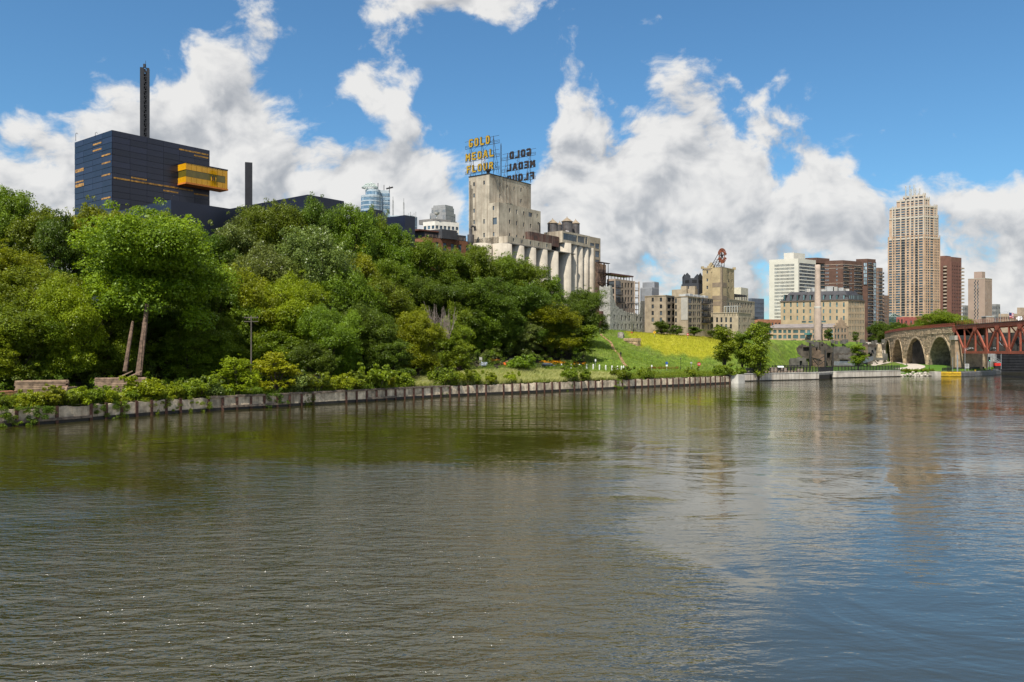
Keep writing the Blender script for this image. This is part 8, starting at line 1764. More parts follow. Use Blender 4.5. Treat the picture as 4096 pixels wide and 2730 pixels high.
	for i, (px, yt, yb, w) in enumerate(((3811, 1430, 1484, .16), (3828, 1408, 1485, .2), (3831, 1420, 1485, .3))):
		p = G(px, 318 + i); r = empty('steel_pole', (p.x, p.y, 1.5), f'bare steel pole beside the end pier, {ORDN[i]} from the left', 'pole', 'poles by the pier'); mb = MB(); mb.tube([(p.x, p.y, 1.5), (p.x, p.y, zat(yt, 318))], w / 2, 6); mb.build('pole', m, r)
	p = G(3797, 316); r = empty('barred_gate', (p.x, p.y, 1.5), 'black barred gate at the end of the riprap bank', 'gate'); mb = MB()
	for i in range(9): mb.bar((p.x - .9 + i * .22, p.y, 1.5), (p.x - .9 + i * .22, p.y, zat(1462, 316)), .09)
	mb.build('bars', M_BLACK, r); railing('lock_railing', 'thin black railing on the lock apron below the truss', [(168, 322), (190, 337), (198, 346)], 1.85, 1.2, 2.0)
lock()
# riprap
RB = []
def riprap():
	r = random.Random(4); m = mat('pale_riprap', (.42, .38, .32), .95, .25, 1.0, bump=.4, rnd=.25, coords='World'); meshes = []
	for k in range(6):
		bm = bmesh.new(); bmesh.ops.create_icosphere(bm, subdivisions=1, radius=1)
		for v in bm.verts: v.co *= r.uniform(.7, 1.15); v.co.z *= .7
		me = bpy.data.meshes.new('boulder'); bm.to_mesh(me); bm.free(); me.materials.append(m); meshes.append(me)
	for i in range(85):
		t = r.random(); p = Vector((146.5, 311.5, 0)).lerp(Vector((162.5, 316.5, 0)), t); w = r.uniform(0, 4.0); p += Vector((-.35, .9, 0)) * w; p.z = .05 + w * .33 + r.uniform(-.1, .1); s = r.uniform(.3, .8)
		o = link('boulder', meshes[i % 6], None, p, r.uniform(0, 6)); o.scale = (s * r.uniform(.9, 1.5), s, s); tag(o, 'pale riprap boulder at the water edge between the lawn wall and lock', 'boulder', 'riprap boulders')
	for i in range(16):
		t = r.random(); p = Vector((149, 315, 0)).lerp(Vector((164, 321, 0)), t); p += Vector((-.35, .9, 0)) * r.uniform(0, 6); p.z = 1.2 + r.uniform(0, .5);
		RB.append((p.x / p.y, shrub(p, r.uniform(.9, 1.6), 'bright', '', 'bushes above the riprap', .8)))
	for i, (_, o) in enumerate(sorted(RB, key=lambda q: q[0])): o['label'] = f'low bright green bush above the riprap boulders, {ORDN[i]} from the left'
riprap()
# ---------------- lumber stacks
M_BEAM = mat('weathered_beam', (.30, .20, .14), .9, .3, 1.2, rnd=.35, coords='World'); M_BEAMR = mat('red_beam', (.34, .15, .08), .9, .25, 1.2, rnd=.3, coords='World')
def lumber(px0, px1, ytop, d, layers, across, label, m=None, rz=None, bh=.28, loose=0):
	a, b = G(px0, d), G(px1, d + 3); u = (b - a).normalized(); L = (b - a).length; zt = zat(ytop, d); z0 = zt - layers * bh; n = Vector((-u.y, u.x, 0)); root = empty('lumber_stack', (a.x, a.y, z0), label, 'lumber stack', 'lumber stacks on the quay'); ms = []
	for k in range(4): mb = MB(); mb.box((random.uniform(-.15, .15), 0, .02), (L + random.uniform(-.3, .15), .40, bh - .03)); ms.append(mb.mesh(m or M_BEAM, 'beam'))
	for j in range(layers):
		for i in range(across): p = n * (i * .43); link('beam', ms[(i + j * 3) % 4], root, (p.x, p.y, j * bh), math.atan2(u.y, u.x))
	g = hz(a.x, a.y)
	if z0 > g:
		for k in (.1, .5, .9): mb = MB(); p = u * (L * k); mb.box((-.15, 0, g - z0 - .3), (.15, across * .43, 0)); link('sleeper', mb.mesh(M_TIMBER, 'sleeper'), root, (p.x, p.y, 0), math.atan2(u.y, u.x))
	for k in range(loose): mb = MB(); q = u * (L * (.45 + .18 * k)); mb.bar(Vector((q.x, q.y, layers * bh)), Vector((q.x + u.x * 2.2, q.y + u.y * 2.2, layers * bh + 1.1)), .12, .18); link('loose_plank', mb.mesh(m or M_BEAM, 'loose_plank'), root)
random.seed(2)
lumber(60, 270, 1524, 128, 10, 5, 'tall stack of weathered beams at the left, behind yellow bushes')
lumber(378, 583, 1513, 134, 9, 5, 'tall beam stack with two loose planks poking up', loose=2)
lumber(268, 312, 1549, 130, 4, 4, 'small low beam stack right of the leftmost tall stack'); lumber(588, 672, 1541, 140, 4, 5, 'low beam stack right of the stack with loose planks'); lumber(-40, 66, 1568, 120, 5, 5, 'low reddish beam stack at the left picture edge', M_BEAMR); lumber(684, 748, 1556, 136, 3, 5, 'lowest pale beam stack behind the quay ivy')
lumber(1322, 1402, 1516, 172, 5, 5, 'reddish plank stack right of the black container', M_BEAMR); lumber(1622, 1690, 1508, 184, 6, 5, 'reddish plank stack near the concrete barrier', M_BEAMR)
# black container
p = G(1190, 156); z0 = hz(p.x, p.y); root = empty('black_container', (p.x, p.y, z0), 'black open-top steel container behind the quay shrubs', 'container', rz=.25); w = 120 / F * 158; hh = zat(1502, 157) - z0; mb = MB()
for a, b in (((0, 0, 0), (w, .12, hh)), ((0, 2.3, 0), (w, 2.42, hh)), ((0, .12, 0), (.12, 2.3, hh)), ((w - .12, .12, 0), (w, 2.3, hh)), ((0.12, .12, 0), (w - .12, 2.3, .15))): mb.box(a, b)
link('tub', mb.mesh(M_BLACK, 'tub'), root)
for i in range(9): mb = MB(); mb.box((w * (i + .5) / 9 - .06, -.1, .05), (w * (i + .5) / 9 + .06, -.002, hh - .1)); link('rib', mb.mesh(M_BLACK, 'rib'), root)
mb = MB(); mb.box((-.08, -.14, hh), (w + .08, .2, hh + .12)); link('top_rim', mb.mesh(M_RUST, 'top_rim'), root); mb = MB(); mb.box((w - .7, -.13, hh * .55), (w - .4, -.105, hh * .8)); link('yellow_tag', mb.mesh(MATS['yellow_lock_paint'], 'yellow_tag'), root)
p = G(1186, 150); z = hz(p.x, p.y); root = empty('leaning_board', (p.x, p.y, z), 'pale upright board on a thin post left of the black container', 'board'); mb = MB(); mb.box((0, 0, 0), (.5, .08, zat(1495, 150) - z)); link('board', mb.mesh(M_TIMBER, 'board'), root); mb = MB(); mb.box((.55, 0, 0), (.62, .08, zat(1493, 150) - z)); link('post', mb.mesh(M_FRAME_L, 'post'), root)
p = G(1667, 180); z = hz(p.x, p.y); root = empty('concrete_barrier', (p.x, p.y, z), 'grey concrete road barrier right of the reddish planks', 'barrier', rz=.5); mb = MB(); w = 2.9; h = zat(1523, 180) - z; mb.add([(0, 0, 0), (w, 0, 0), (w, .18, h), (0, .18, h), (0, .7, 0), (w, .7, 0), (w, .45, h), (0, .45, h)], [(0, 1, 2, 3), (3, 2, 6, 7), (7, 6, 5, 4), (0, 3, 7, 4), (1, 5, 6, 2)]); link('barrier_body', mb.mesh(M_CONC_L, 'body'), root)
for px, py, d, lab in ((1983, 1499, 197, 'small pale concrete block half hidden in the feathery grass'), (1990, 1502, 199, 'lower concrete block beside the first in the grass')):
	p = G(px, d); z = hz(p.x, p.y); root = empty('concrete_block', (p.x, p.y, z), lab, 'block', 'grass blocks'); mb = MB(); mb.box((-.45, -.3, -.3), (.45, .3, zat(py, d) - z)); link('block', mb.mesh(M_CONC, 'block'), root)
# ---------------- white bollards
bp = [(2199, 1477), (2246, 1477), (2285, 1477), (2318, 1478), (2347, 1478), (2373, 1478), (2398, 1480), (2423, 1482), (2448, 1484), (2470, 1485), (2486, 1485), (2494, 1484)]
mb = MB(); mb.lathe((0, 0, 0), [(.22, -.4), (.22, 1.25), (.17, 1.38), (.08, 1.5), (.02, 1.54)], 10); bm_ = mb.mesh(mat('white_bollard_paint', (.66, .65, .62), .7, .1), 'post', smooth=False)
ch = []
for i, (px, py) in enumerate(bp):
	p = gp(px, py, 185); root = empty('white_bollard', p, f'white round-topped bollard beside the parkway, {ORDN[i]} from the left', 'bollard', 'white bollards along the parkway'); link('post', bm_, root); ch.append(p)
root = empty('bollard_chain', ch[5], 'dark chain slung between the right-hand white bollards', 'chain'); mb = MB()
for a, b in zip(ch[4:-1], ch[5:]):
	for k in range(6):
		f = lambda t: a.lerp(b, t) + Vector((0, 0, 1.1 - .5 * math.sin(math.pi * t))); mb.bar(f(k / 6), f((k + 1) / 6), .05)
mb.build('chain_links', M_BLACK, root)
# ---------------- cars
def car(px, py, rz, col, suv, label, d0=190):
	p = gp(px, py, d0) + Vector((0, 0, .25)); root = empty('parked_car', p, label, 'car', 'parked cars', rz=rz); m = mat('car_paint_' + ('suv' if suv else 'sedan'), col, .25, .05, spec=.7)
	L, W = (4.8, 1.9) if suv else (4.9, 1.85); Ht = 1.8 if suv else 1.45; hood = 1.0 if suv else .9
	prof = [(-L / 2, .35), (-L / 2, hood * .95), (-L / 2 + .15, hood + .05), (L / 2 - 1.2, hood), (L / 2 - .15, hood * .85), (L / 2, .6), (L / 2 - .05, .35)]
	def ext(pr, w0, w1=None, zref=None):
		mb = MB(); n = len(pr); w1 = w1 or w0; zs = [q[1] for q in pr]; z0, z1 = min(zs), max(zs); W_ = lambda z: w0 + (w1 - w0) * (z - z0) / (z1 - z0)
		mb.add([(x, -W_(z) / 2, z) for x, z in pr] + [(x, W_(z) / 2, z) for x, z in pr], [tuple(range(n)), tuple(range(2 * n - 1, n - 1, -1))] + [(i, i + n, (i + 1) % n + n, (i + 1) % n) for i in range(n)]); return mb
	b = link('body', ext(prof, W).mesh(m, 'body', fixn=True), root); bv = b.modifiers.new('bevel', 'BEVEL'); bv.width = .08; bv.segments = 2
	cab = [(-L / 2 + .1, hood), (-L / 2 + .35, Ht - .04), (.7, Ht), (1.35, hood)] if suv else [(-L / 2 + .7, hood), (-1.0, Ht - .05), (-.1, Ht), (.7, Ht - .1), (1.45, hood)]
	c = link('roof', ext(cab, W * .96, W * .74).mesh(m, 'roof', fixn=True), root)
	win = [(x * .97 + .02, hood + .05 + (z - hood) * .80) for x, z in cab]; link('side_window', ext(win, W * .965, W * .775).mesh(M_GLASS, 'side_window', fixn=True), root)
	x1, x0 = (1.35, .72) if suv else (1.45, .72); mb = MB(); zt = Ht - .12; mb.add([(x1 + .0, -W * .44, hood + .05), (x1, W * .44, hood + .05), (x0 + .04, W * .36, zt), (x0 + .04, -W * .36, zt)], [(0, 1, 2, 3)]); link('windscreen', mb.mesh(M_GLASS, 'windscreen'), root)
	wm = MB(); wm.tube([(0, -.1, 0), (0, .1, 0)], .33, 14); wm = wm.mesh(M_BLACK, 'wheel'); hm = MB(); hm.tube([(0, -.11, 0), (0, .11, 0)], .19, 10); hm = hm.mesh(M_FRAME_L, 'hub')
	for sx in (-1.42, 1.42):
		for sy in (-W / 2 + .08, W / 2 - .08): w_ = link('wheel', wm, root, (sx, sy, .33)); link('hub', hm, w_)
	for sy in (-.62, .62): mb = MB(); mb.box((L / 2 - .2, sy - .2, hood * .66), (L / 2 - .01, sy + .2, hood * .82)); link('headlight', mb.mesh(M_FRAME_L, 'headlight'), root); mb = MB(); mb.box((-L / 2 - .01, sy - .15, hood * .7), (-L / 2 + .1, sy + .15, hood * .9)); link('tail_light', mb.mesh(MATS['red_cabinet_paint'], 'tail_light'), root)
	mb = MB(); mb.box((L / 2 - .02, -.25, .48), (L / 2 + .02, .25, .6)); link('number_plate', mb.mesh(M_FRAME_L, 'number_plate'), root)
car(2190, 1475, math.radians(-28), (.012, .016, .028), False, 'dark navy sedan parked by the bollards and orange flowers'); car(2056, 1462, math.radians(-65), (.012, .014, .02), True, 'dark blue-black sport utility car beside the leafy sapling')
# ---------------- signs and lamps on the bank
M_GALV = MATS['galvanised_steel']
def post_sign(name, label, px, py_c, py_base, shape, m, size, d=None, extra=None):
	p = gp(px, py_base, 185) if d is None else Vector((*G(px, d)[:2], hz(*G(px, d)[:2]))); zc = zat(py_c, p.y); s = size / F * p.y; root = empty(name, p, label, 'sign', 'road signs'); mb = MB(); mb.tube([(p.x, p.y + .06, p.z - .3), (p.x, p.y + .06, zc + s * .9)], .06, 6); mb.build('post', M_GALV, root); mb = MB()
	if shape == 'oct': pts = [(math.cos(math.pi / 8 + i * math.pi / 4) * s * 1.08, math.sin(math.pi / 8 + i * math.pi / 4) * s * 1.08) for i in range(8)]
	elif shape == 'diamond': pts = [(s * 1.3, 0), (0, s * 1.3), (-s * 1.3, 0), (0, -s * 1.3)]
	elif shape == 'round': pts = [(math.cos(i * math.pi / 8) * s, math.sin(i * math.pi / 8) * s) for i in range(16)]
	elif shape == 'tall': pts = [(s * .6, -s), (s * .6, s), (-s * .6, s), (-s * .6, -s)]
	else: pts = [(s, -s * .7), (s, s * .7), (-s, s * .7), (-s, -s * .7)]
	n = len(pts); mb.add([(p.x + x, p.y - .02, zc + z) for x, z in pts] + [(p.x + x, p.y + .02, zc + z) for x, z in pts], [tuple(range(n)), tuple(range(2 * n - 1, n - 1, -1))] + [(i, (i + 1) % n, (i + 1) % n + n, i + n) for i in range(n)]); mb.build('plate', m, root, fixn=True)
	if extra: extra(root, p, zc, s)
	return root
M_RED = mat('sign_red', (.55, .02, .025), .5); M_BLUE = mat('sign_blue', (.03, .10, .42), .5); M_YELW = mat('sign_yellow', (.75, .42, .02), .5); M_WH = mat('sign_white', (.75, .75, .75), .5)
def stop_txt(root, p, zc, s):
	mb = MB(); lw = s * .38
	for i, ch_ in enumerate('STOP'):
		o = MB(); letter(o, ch_, lw * .82, s * .62, s * .15, -.035, -.022); mb.add([(p.x - 2 * lw + lw * i + v[0] + lw * .09, p.y + v[1], zc - s * .31 + v[2]) for v in o.v], o.f)
	mb.build('lettering', M_WH, root)
def bar_txt(root, p, zc, s): mb = MB(); mb.box((p.x - s * .7, p.y - .035, zc - s * .18), (p.x + s * .7, p.y - .022, zc + s * .18)); mb.build('white_bar', M_WH, root)
def ped(root, p, zc, s):
	mb = MB(); mb.tube([(p.x, p.y - .03, zc - s * .05), (p.x, p.y - .03, zc + s * .4)], s * .14, 6); mb.lathe((p.x, p.y - .03, zc + s * .5), [(.01, -.1 * s), (.12 * s, 0), (.01, .12 * s)], 6); mb.bar((p.x, p.y - .03, zc), (p.x - s * .25, p.y - .03, zc - s * .5), s * .12, .02); mb.bar((p.x, p.y - .03, zc), (p.x + s * .25, p.y - .03, zc - s * .5), s * .12, .02); mb.build('walker_symbol', M_BLACK, root)
post_sign('stop_sign', 'red octagonal STOP sign at the right end of the hill foot', 2796, 1457, 1484, 'oct', M_RED, 7, extra=stop_txt)
post_sign('wrong_way_sign', 'small red round no-entry sign on the hill crest before the lofts', 2751, 1339, 1356, 'round', M_RED, 4.5, extra=bar_txt); post_sign('warning_sign', 'yellow diamond pedestrian warning sign before the limestone ruin', 2618, 1330, 1350, 'diamond', M_YELW, 5, extra=ped)
def under(root, p, zc, s): mb = MB(); mb.box((p.x - s * .7, p.y - .02, zc - s * 2.6), (p.x + s * .7, p.y + .02, zc - s * 1.3)); mb.build('lower_plate', M_WH, root)
post_sign('blue_sign', 'round blue sign with white plate below at the hill foot', 2667, 1453, 1484, 'round', M_BLUE, 5.2, extra=under); post_sign('parking_sign', 'narrow white sign on a post before the shaded slope', 2382, 1442, 1468, 'tall', M_WH, 4.5); post_sign('parking_sign', 'narrow white sign on a post near the rust-red hedge', 2607, 1465, 1482, 'tall', M_WH, 4); post_sign('parking_sign', 'grey square sign left of the STOP sign', 2765, 1452, 1482, 'square', MATS['pale_window_frame'], 4)
post_sign('blue_sign', 'small blue sign at the left end of the limestone ruin', 2399, 1319, 1330, 'square', M_BLUE, 3.5); post_sign('wrong_way_sign', 'tiny red and white sign on the crest before the ruin windows', 2527, 1331, 1338, 'square', M_RED, 3)
p = gp(1923, 1466, 180); root = empty('roadside_sign', p, 'white square sign on two posts at the parkway edge', 'sign'); mb = MB(); s = p.y / F; mb.box((p.x - 6 * s, p.y, zat(1440, p.y)), (p.x + 6 * s, p.y + .05, zat(1429, p.y))); mb.build('plate', M_FRAME_L, root)
for k in (-3, 3): mb = MB(); mb.box((p.x + k * s - .05, p.y + .05, p.z - .3), (p.x + k * s + .05, p.y + .12, zat(1430, p.y))); mb.build('post', M_WH, root)
p = gp(1937, 1470, 180); root = empty('information_board', p, 'wide blue-grey information board with lettering lines by the parkway', 'sign'); mb = MB(); mb.box((p.x - 12 * s, p.y, zat(1463, p.y)), (p.x + 12 * s, p.y + .08, zat(1449, p.y))); mb.build('board', mat('board_blue_grey', (.35, .42, .52), .5), root)
for k in range(3): mb = MB(); mb.box((p.x - 10 * s, p.y - .012, zat(1453 + 3.4 * k, p.y)), (p.x + (9 - 3 * k) * s, p.y - .004, zat(1451.6 + 3.4 * k, p.y))); mb.build('lettering_line', M_WH, root)
for k in (-9, 9): mb = MB(); mb.box((p.x + k * s - .06, p.y + .08, p.z - .3), (p.x + k * s + .06, p.y + .18, zat(1450, p.y))); mb.build('post', M_BLACK, root)
# orange chairs
for i, px in enumerate((2021, 2038)):
	p = gp(px, 1467, 185); root = empty('orange_chair', p, f'orange garden chair by the dark car, {["left", "right"][i]} of two', 'chair', 'orange chairs', rz=.4); m = mat('orange_plastic', (.75, .13, .02), .5) if i == 0 else MATS['orange_plastic']
	mb = MB(); mb.box((-.32, -.3, .34), (.32, .32, .42)); link('seat', mb.mesh(m, 'seat'), root); mb = MB(); mb.add([(-.34, .3, .4), (.34, .3, .4), (.3, .55, 1.1), (-.3, .55, 1.1), (-.34, .36, .4), (.34, .36, .4), (.3, .61, 1.1), (-.3, .61, 1.1)], [(0, 1, 2, 3), (7, 6, 5, 4), (0, 3, 7, 4), (1, 5, 6, 2), (3, 2, 6, 7)]); link('backrest', mb.mesh(m, 'backrest'), root)
	for sx in (-.3, .3):
		for sy in (-.26, .3): mb = MB(); mb.box((sx - .05, sy - .05, -.2), (sx + .05, sy + .05, .36)); link('leg', mb.mesh(m, 'leg'), root)
		mb = MB(); mb.box((sx - .06, -.32, .58), (sx + .06, .36, .63)); link('armrest', mb.mesh(m, 'armrest'), root)
# black lamp posts
for px, yt, yb, lab in ((2246, 1398, 1462, 'black bell lamp post in front of the dark trees'), (2723, 1431, 1480, 'black lamp post at the foot of the meadow hill'), (3241, 1425, 1478, 'thin black lamp post before the small arched ruin'), (2984, 1438, 1486, 'thin black lamp post among the promenade trees'), (3567, 1420, 1470, 'thin black lamp post beside the curving path'), (3627, 1430, 1462, 'black lamp post between the second and third arches'), (3717, 1440, 1478, 'black lamp post before the widest arch')):
	p = gp(px, yb, 190); root = empty('lamp_post', p, lab, 'street lamp', 'black lamp posts'); h = zat(yt, p.y) - p.z; mb = MB(); mb.lathe((0, 0, 0), [(.16, -.3), (.14, .7), (.07, .9), (.055, h * .86)], 8); link('pole', mb.mesh(M_BLACK, 'pole'), root); mb = MB(); mb.lathe((.0, 0, h * .86), [(.06, 0), (.26, .02), (.2, .22), (.08, .38), (.03, h * .14)], 10); link('lamp_head', mb.mesh(M_BLACK, 'lamp_head'), root)
# utility pole in the wood
d = 150; p = G(1005, d); z = hz(p.x, p.y); root = empty('utility_pole', (p.x, p.y, z), 'grey wooden utility pole with crossarms in the dark wood', 'utility pole'); h = zat(1264, d) - z; mb = MB(); mb.tube([(0, 0, -1), (0, 0, h)], [.16, .11], 8); link('pole', mb.mesh(mat('grey_pole_wood', (.12, .10, .085), .9, .2), 'pole'), root)
for k in (.92, .97): mb = MB(); mb.box((-1.3, -.07, h * k), (1.3, .07, h * k + .12)); link('crossarm', mb.mesh(MATS['grey_pole_wood'], 'crossarm'), root)
for k in (-1.1, -.5, .5, 1.1): mb = MB(); mb.lathe((k, 0, h * .97 + .12), [(.05, 0), (.08, .1), (.03, .2)], 6); link('insulator', mb.mesh(M_BLACK, 'insulator'), root)
# ---------------- people on the hill
def person(p, label, h=1.75, rz=0.0, stride=.18):
	root = empty('person', p, label, 'person', 'people on the hill', rz=rz); k = h / 1.75
	J = [(0, 0, .95), (0, 0, 1.2), (0, 0, 1.42), (0, 0, 1.52), (0, .01, 1.66), (-.1, 0, .92), (-.11, stride, .5), (-.12, stride * .6, .06), (-.12, stride * .6 - .14, .04), (.1, 0, .92), (.11, -stride * .6, .5), (.12, -stride, .08), (.12, -stride - .12, .04), (-.2, 0, 1.4), (-.27, .03, 1.12), (-.26, -.1, .88), (.2, 0, 1.4), (.27, .0, 1.12), (.25, -.14, .9)]
	R = [.15, .15, .15, .055, .10, .09, .065, .045, .04, .09, .065, .045, .04, .07, .05, .04, .07, .05, .04]; E = [(0, 1), (1, 2), (2, 3), (3, 4), (0, 5), (5, 6), (6, 7), (7, 8), (0, 9), (9, 10), (10, 11), (11, 12), (2, 13), (13, 14), (14, 15), (2, 16), (16, 17), (17, 18)]
	me = bpy.data.meshes.new('body'); me.from_pydata([(x * k, y * k, z * k) for x, y, z in J], E, [])
	me.materials.append(mat('dark_clothes', (.012, .012, .016), .9) if 'dark_clothes' not in MATS else MATS['dark_clothes']); o = link('body', me, root); o.modifiers.new('skin', 'SKIN'); o.modifiers.new('sub', 'SUBSURF').levels = 1
	if not me.skin_vertices:
		at = None
	for i, v in enumerate(me.skin_vertices[0].data if me.skin_vertices else []): v.radius = (R[i] * k, R[i] * k); v.use_root = i == 0
	mb = MB(); mb.lathe((0, .0, 1.56 * k), [(.03, 0), (.085, .05), (.10, .12), (.085, .2), (.02, .25)], 10); link('head', mb.mesh(mat('skin', (.35, .2, .14), .7) if 'skin' not in MATS else MATS['skin'], 'head', smooth=True), root); mb = MB(); mb.lathe((0, .015, 1.66 * k), [(.105, 0), (.11, .06), (.07, .14), (.02, .17)], 10); link('cap', mb.mesh(M_BLACK, 'cap', smooth=True), root)
p = gp(2483, 1430); person(p, 'person in black walking up the dirt path on the hill', 1.8, math.radians(155)); p = gp(2533, 1334); person(p, 'small person in dark clothes on the crest before the ruin', 1.75, .5, .05)
# white slanted sculpture on the crest
p = G(*[2415, 318]); z = hz(p.x, p.y); root = empty('white_sculpture', (p.x, p.y, z), 'pale slanted sail-like panel at the left end of the limestone ruin', 'sculpture'); pts = [P(*B2(x, y), 318) for x, y in ((280, 130), (310, 40), (318, -10), (366, -10), (350, 60), (300, 130))]; mb = MB(); n = 6; pts[0].z -= 1; pts[5].z -= 1; mb.add(pts + [q + Vector((.1, .5, 0)) for q in pts], [tuple(range(n)), tuple(range(2 * n - 1, n - 1, -1))] + [(i, (i + 1) % n, (i + 1) % n + n, i + n) for i in range(n)]); mb.build('panel', M_FRAME_L, root, fixn=True)
# ---------------- flag, dish, sheds behind the steel bridge
d = 400; p = G(4036, d); zb, zt = 14, zat(1240, d); root = empty('flagpole', (p.x, p.y, zb), 'flagpole with red, white and blue flag behind the truss', 'flag'); mb = MB(); mb.tube([(p.x, p.y, zb), (p.x, p.y, zt)], [.1, .05], 6); mb.build('pole', M_GALV, root); mb = MB(); W_, Hh = 2.4, 2.5; nx = 8
fl = lambda i, z: (p.x + .1 + W_ * i / nx, p.y + .25 * math.sin(i * .9), z - .35 * (i / nx) * 1.6)
z1 = zat(1250, d)
for j in range(7):
	for i in range(nx): mb.add([fl(i, z1 - Hh * (j + 1) / 7), fl(i + 1, z1 - Hh * (j + 1) / 7), fl(i + 1, z1 - Hh * j / 7), fl(i, z1 - Hh * j / 7)], [(0, 1, 2, 3)], 2 if (j < 4 and i < 4) else (0 if j % 2 == 0 else 1))
mb.build('flag_cloth', [mat('flag_red', (.45, .02, .03), .8), M_WH, mat('flag_blue', (.02, .03, .12), .8)], root)
p = G(4078, 390); root = empty('satellite_dish', (p.x, p.y, 13), 'white satellite dish behind the steel bridge railing', 'satellite dish'); zc = zat(1274, 390); mb = MB(); mb.tube([(p.x, p.y, 13), (p.x, p.y, zc)], .15, 6); mb.build('mast', M_GALV, root); mb = MB(); ax = Vector((-.5, -.7, .5)).normalized(); x = ax.cross(Vector((0, 0, 1))).normalized(); y = x.cross(ax); V = [Vector((p.x, p.y, zc)) - ax * .4]; Fs = []
for k, rr in enumerate((.7, 1.25)):
	for i in range(14): t = 2 * math.pi * i / 14; V.append(Vector((p.x, p.y, zc)) + x * rr * math.cos(t) + y * rr * math.sin(t) + ax * (-.4 + rr * rr * .3))
for i in range(14): Fs += [(0, 1 + i, 1 + (i + 1) % 14), (1 + i, 15 + i, 15 + (i + 1) % 14, 1 + (i + 1) % 14)]
mb.add(V, Fs); mb.build('reflector', M_WH, root, smooth=True)
c = G(3960, 400); root = empty('tan_shed', (c.x, c.y, 13), 'tan flat-roofed shed showing above the truss railing', 'shed'); mb = MB(); w = 30 / F * 400; mb.box((c.x - w / 2, c.y, 12), (c.x + w / 2, c.y + 4, zat(1268, 400))); mb.build('shed_wall', MATS['tan_block'], root); mb = MB(); mb.box((c.x - w / 2 - .2, c.y - .2, zat(1268, 400)), (c.x + w / 2 + .2, c.y + 4.2, zat(1265, 400))); mb.build('roof', M_FRAME_L, root)
p = G(4002, 390); root = empty('lamp_post', (p.x, p.y, 13), 'silver gooseneck lamp above the truss beside the flag', 'street lamp', 'lamps above the truss'); zt = zat(1250, 390); mb = MB(); mb.tube([(p.x, p.y, 13), (p.x, p.y, zt)], .1, 6); mb.build('pole', M_GALV, root); mb = MB(); mb.tube([(p.x, p.y, zt - .4), (p.x + 1.6, p.y, zt + .2), (p.x + 3.4, p.y, zt + .3)], .06, 6); mb.build('arm', M_GALV, root); mb = MB(); mb.lathe((p.x + 3.4, p.y, zt - .1), [(.1, 0), (.25, .15), (.05, .35)], 8); mb.build('lamp_head', M_GALV, root)
# ---------------- grasses, weeds, flowers: uncountable cover
def blades(name, label, pts, hmin, hmax, width, lean, m, seed):
	r = np.random.default_rng(seed); n = len(pts); P0 = np.array(pts); h = r.uniform(hmin, hmax, n)[:, None]; a = r.uniform(0, 6.283, n); side = np.stack([np.cos(a), np.sin(a), np.zeros(n)], 1) * width
	ln = np.array(lean)[None] * h + r.normal(size=(n, 3)) * np.array([.22, .22, 0]) * h; mid = P0 + np.array([0, 0, .62]) * h + ln * .35; tip = P0 + np.array([0, 0, .95]) * h + ln
	V = np.stack([P0 - side, P0 + side, mid - side * .8, mid + side * .8, tip], 1).reshape(-1, 3); b = (np.arange(n) * 5)[:, None]; Q = (b + np.array([0, 1, 3, 2])).ravel(); T = (b + np.array([2, 3, 4])).ravel()
	me = bpy.data.meshes.new(name); me.vertices.add(5 * n); me.vertices.foreach_set('co', V.astype(np.float32).ravel()); loops = np.concatenate([Q, T]).astype(np.int32); me.loops.add(len(loops)); me.loops.foreach_set('vertex_index', loops); me.polygons.add(2 * n); me.polygons.foreach_set('loop_start', np.concatenate([np.arange(0, 4 * n, 4), 4 * n + np.arange(0, 3 * n, 3)]).astype(np.int32)); me.update(calc_edges=True)
	at = me.attributes.new('tint', 'FLOAT', 'FACE'); v = r.random(n); at.data.foreach_set('value', np.concatenate([v, v]).astype(np.float32)); me.materials.append(m); o = link(name, me); tag(o, label, 'grass', kind='stuff'); return o
def scatter(n, px0, px1, w0, w1, seed, dens=None):
	r = np.random.default_rng(seed); out = np.zeros((0, 3))
	while len(out) < n:
		px = r.uniform(px0, px1, n * 2); d0 = np.interp(px, [-200, 0, 500, 850, 1000, 1400, 1760, 2100, 2500, 2930], [95, 107, 122.7, 135.8, 140, 156.8, 176.5, 191.9, 215.7, 248]); d = d0 + r.uniform(0, (w1 + 2) * 1.6, n * 2); x = (px - CX) / F * d; w = bank_dist(x, d); k = (w > w0) & (w < w1)
		if dens is not None: k &= dens(x, d, r.random(n * 2))
		x, d, w = x[k], d[k], w[k]; z = np.where(w < 4.2, np.maximum(2.34, height(x, d)), height(x, d)); out = np.concatenate([out, np.stack([x, d, z - .05], 1)])
	return out[:n]
GRASS_P = leaf_mat('feather_grass', (.26, .29, .09), (.58, .58, .26), .4, .6); GRASS_G = leaf_mat('long_grass', (.08, .14, .012), (.26, .34, .035), .4, .6)
nzf = lambda x, y, s, t: np.sin(x * s + 1.3) + np.sin(y * s * 1.3 + x * .2) > t
blades('feather_grass', 'pale feathery grass bending in the wind above the quay wall', scatter(26000, 1640, 2470, .6, 13, 1, lambda x, y, q: nzf(x, y, .55, -.5) | (q < .25)), .7, 1.5, .035, (.55, -.1, 0), GRASS_P, 1)
blades('long_grass', 'long green grass and weeds covering the quay', scatter(24000, -120, 2900, .5, 16, 2), .35, 1.0, .035, (.2, 0, 0), GRASS_G, 2)
blades('hill_grass', 'short grass on the open hillside', np.concatenate([np.stack([x := np.random.default_rng(5).uniform(20, 118, 52000), y := np.random.default_rng(6).uniform(235, 335, 52000), height(x, y) - .03], 1)])[(bank_dist(x, y) > 14) & (CX + F * x / y > 2330) & (meadow_mask(x, y) < .4)], .25, .7, .05, (.15, 0, 0), GRASS_G, 3)
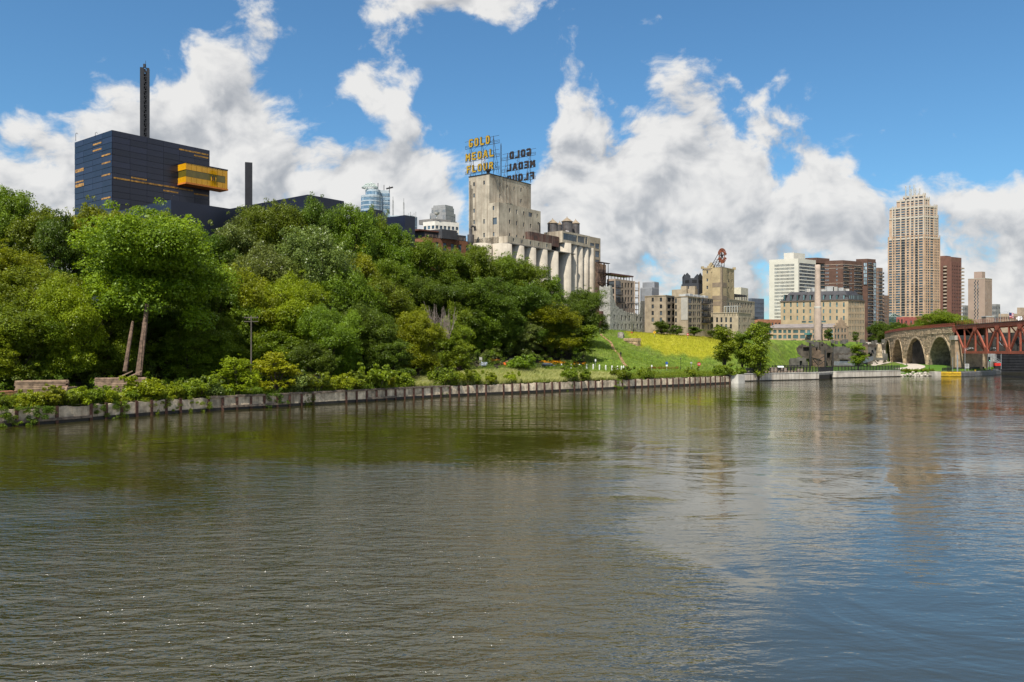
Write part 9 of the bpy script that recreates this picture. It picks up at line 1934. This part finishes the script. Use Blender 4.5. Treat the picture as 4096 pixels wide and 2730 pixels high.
blades('meadow_grass', 'yellow-green meadow grass on the hill', np.concatenate([np.stack([x, y, height(x, y) - .03], 1)])[(bank_dist(x, y) > 14) & (meadow_mask(x, y) >= .4)], .3, .7, .05, (.15, 0, 0), leaf_mat('meadow_grass', (.22, .23, .012), (.42, .40, .045), .4, .6), 4)
def cover(name, label, n, px0, px1, w0, w1, col, rad, leaf, seed, dens=None, up=0.0, cat='ground cover', m=None):
	p = scatter(n, px0, px1, w0, w1, seed, dens); r = random.Random(seed); me = leaf_cloud(name, [(a, b, c + r.uniform(.1, rad) + up) for a, b, c in p], [rad * r.uniform(.5, 1.1) for _ in p], n * 26, leaf, seed, up=.6, shell=.3); me.materials.append(m or LEAF[col]); o = link(name, me); tag(o, label, cat, kind='stuff')
cover('weeds', 'yellow-green weeds crowding the left quay edge', 900, -140, 900, .5, 5, 'yellow', .4, .11, 11); cover('weeds', 'green weeds behind the left quay shrubs', 800, -140, 1700, 2, 11, 'bright', .38, .11, 12)
cover('weeds', 'bright green leafy cover between the bollards and the right quay wall', 2200, 2180, 2925, 2, 13, 'bright', .5, .12, 13); cover('weeds', 'mid green plants along the right quay edge', 600, 1700, 2925, .5, 4, 'mid', .5, .11, 14)
M_FLO = leaf_mat('orange_flowers', (.50, .20, .005), (.78, .38, .01), .3)
def bed(px0, px1, yb, label, seed, n):
	r = random.Random(seed); C = []
	for _ in range(n): p = gp(r.uniform(px0, px1), yb, 190); p += Vector((r.uniform(-.5, .5), r.uniform(0, 2.2), 0)); C.append(p)
	root = empty('flower_bed', C[0], label, 'flower bed', 'orange flower beds'); o0 = C[0]; loc = [(p.x - o0.x, p.y - o0.y, hz(p.x, p.y) - o0.z) for p in C]
	me = leaf_cloud('stems', [(a, b, c + .45) for a, b, c in loc], [.5] * n, n * 40, .11, seed, up=.3, shell=.3); me.materials.append(LEAF['mid']); link('stems', me, root); me = leaf_cloud('blooms', [(a, b, c + 1.05 + r.uniform(-.1, .25)) for a, b, c in loc], [.42] * n, n * 26, .10, seed + 1, flat=.5, up=1.0, shell=.3); me.materials.append(M_FLO); link('blooms', me, root)
bed(2165, 2262, 1470, 'orange flowers behind the dark navy sedan', 21, 42); bed(2275, 2340, 1473, 'orange flowers right of the sedan, before the young tree', 22, 26); bed(1964, 1990, 1463, 'small orange flower clump left of the orange chairs', 23, 10)
def hedge(px0, px1, py, label, m, seed, n, hgt=.6):
	r = random.Random(seed); C = [gp(r.uniform(px0, px1), py, 190) for _ in range(n)]; o0 = C[0]; root = empty('hedge', o0, label, 'hedge'); me = leaf_cloud('foliage', [(p.x - o0.x, p.y - o0.y + r.uniform(0, 1.5), p.z - o0.z + hgt * r.random()) for p in C], [.55] * n, n * 40, .12, seed, up=.4, shell=.3); me.materials.append(m); link('foliage', me, root)
hedge(2595, 2712, 1478, 'rust-red low hedge at the foot of the hill', leaf_mat('rust_leaves', (.12, .06, .012), (.24, .12, .02), .3), 31, 40); hedge(1995, 2030, 1462, 'pinkish dry grass plume beside the dark car', leaf_mat('pink_plume', (.36, .22, .13), (.55, .36, .24), .4), 32, 12, 1.0)
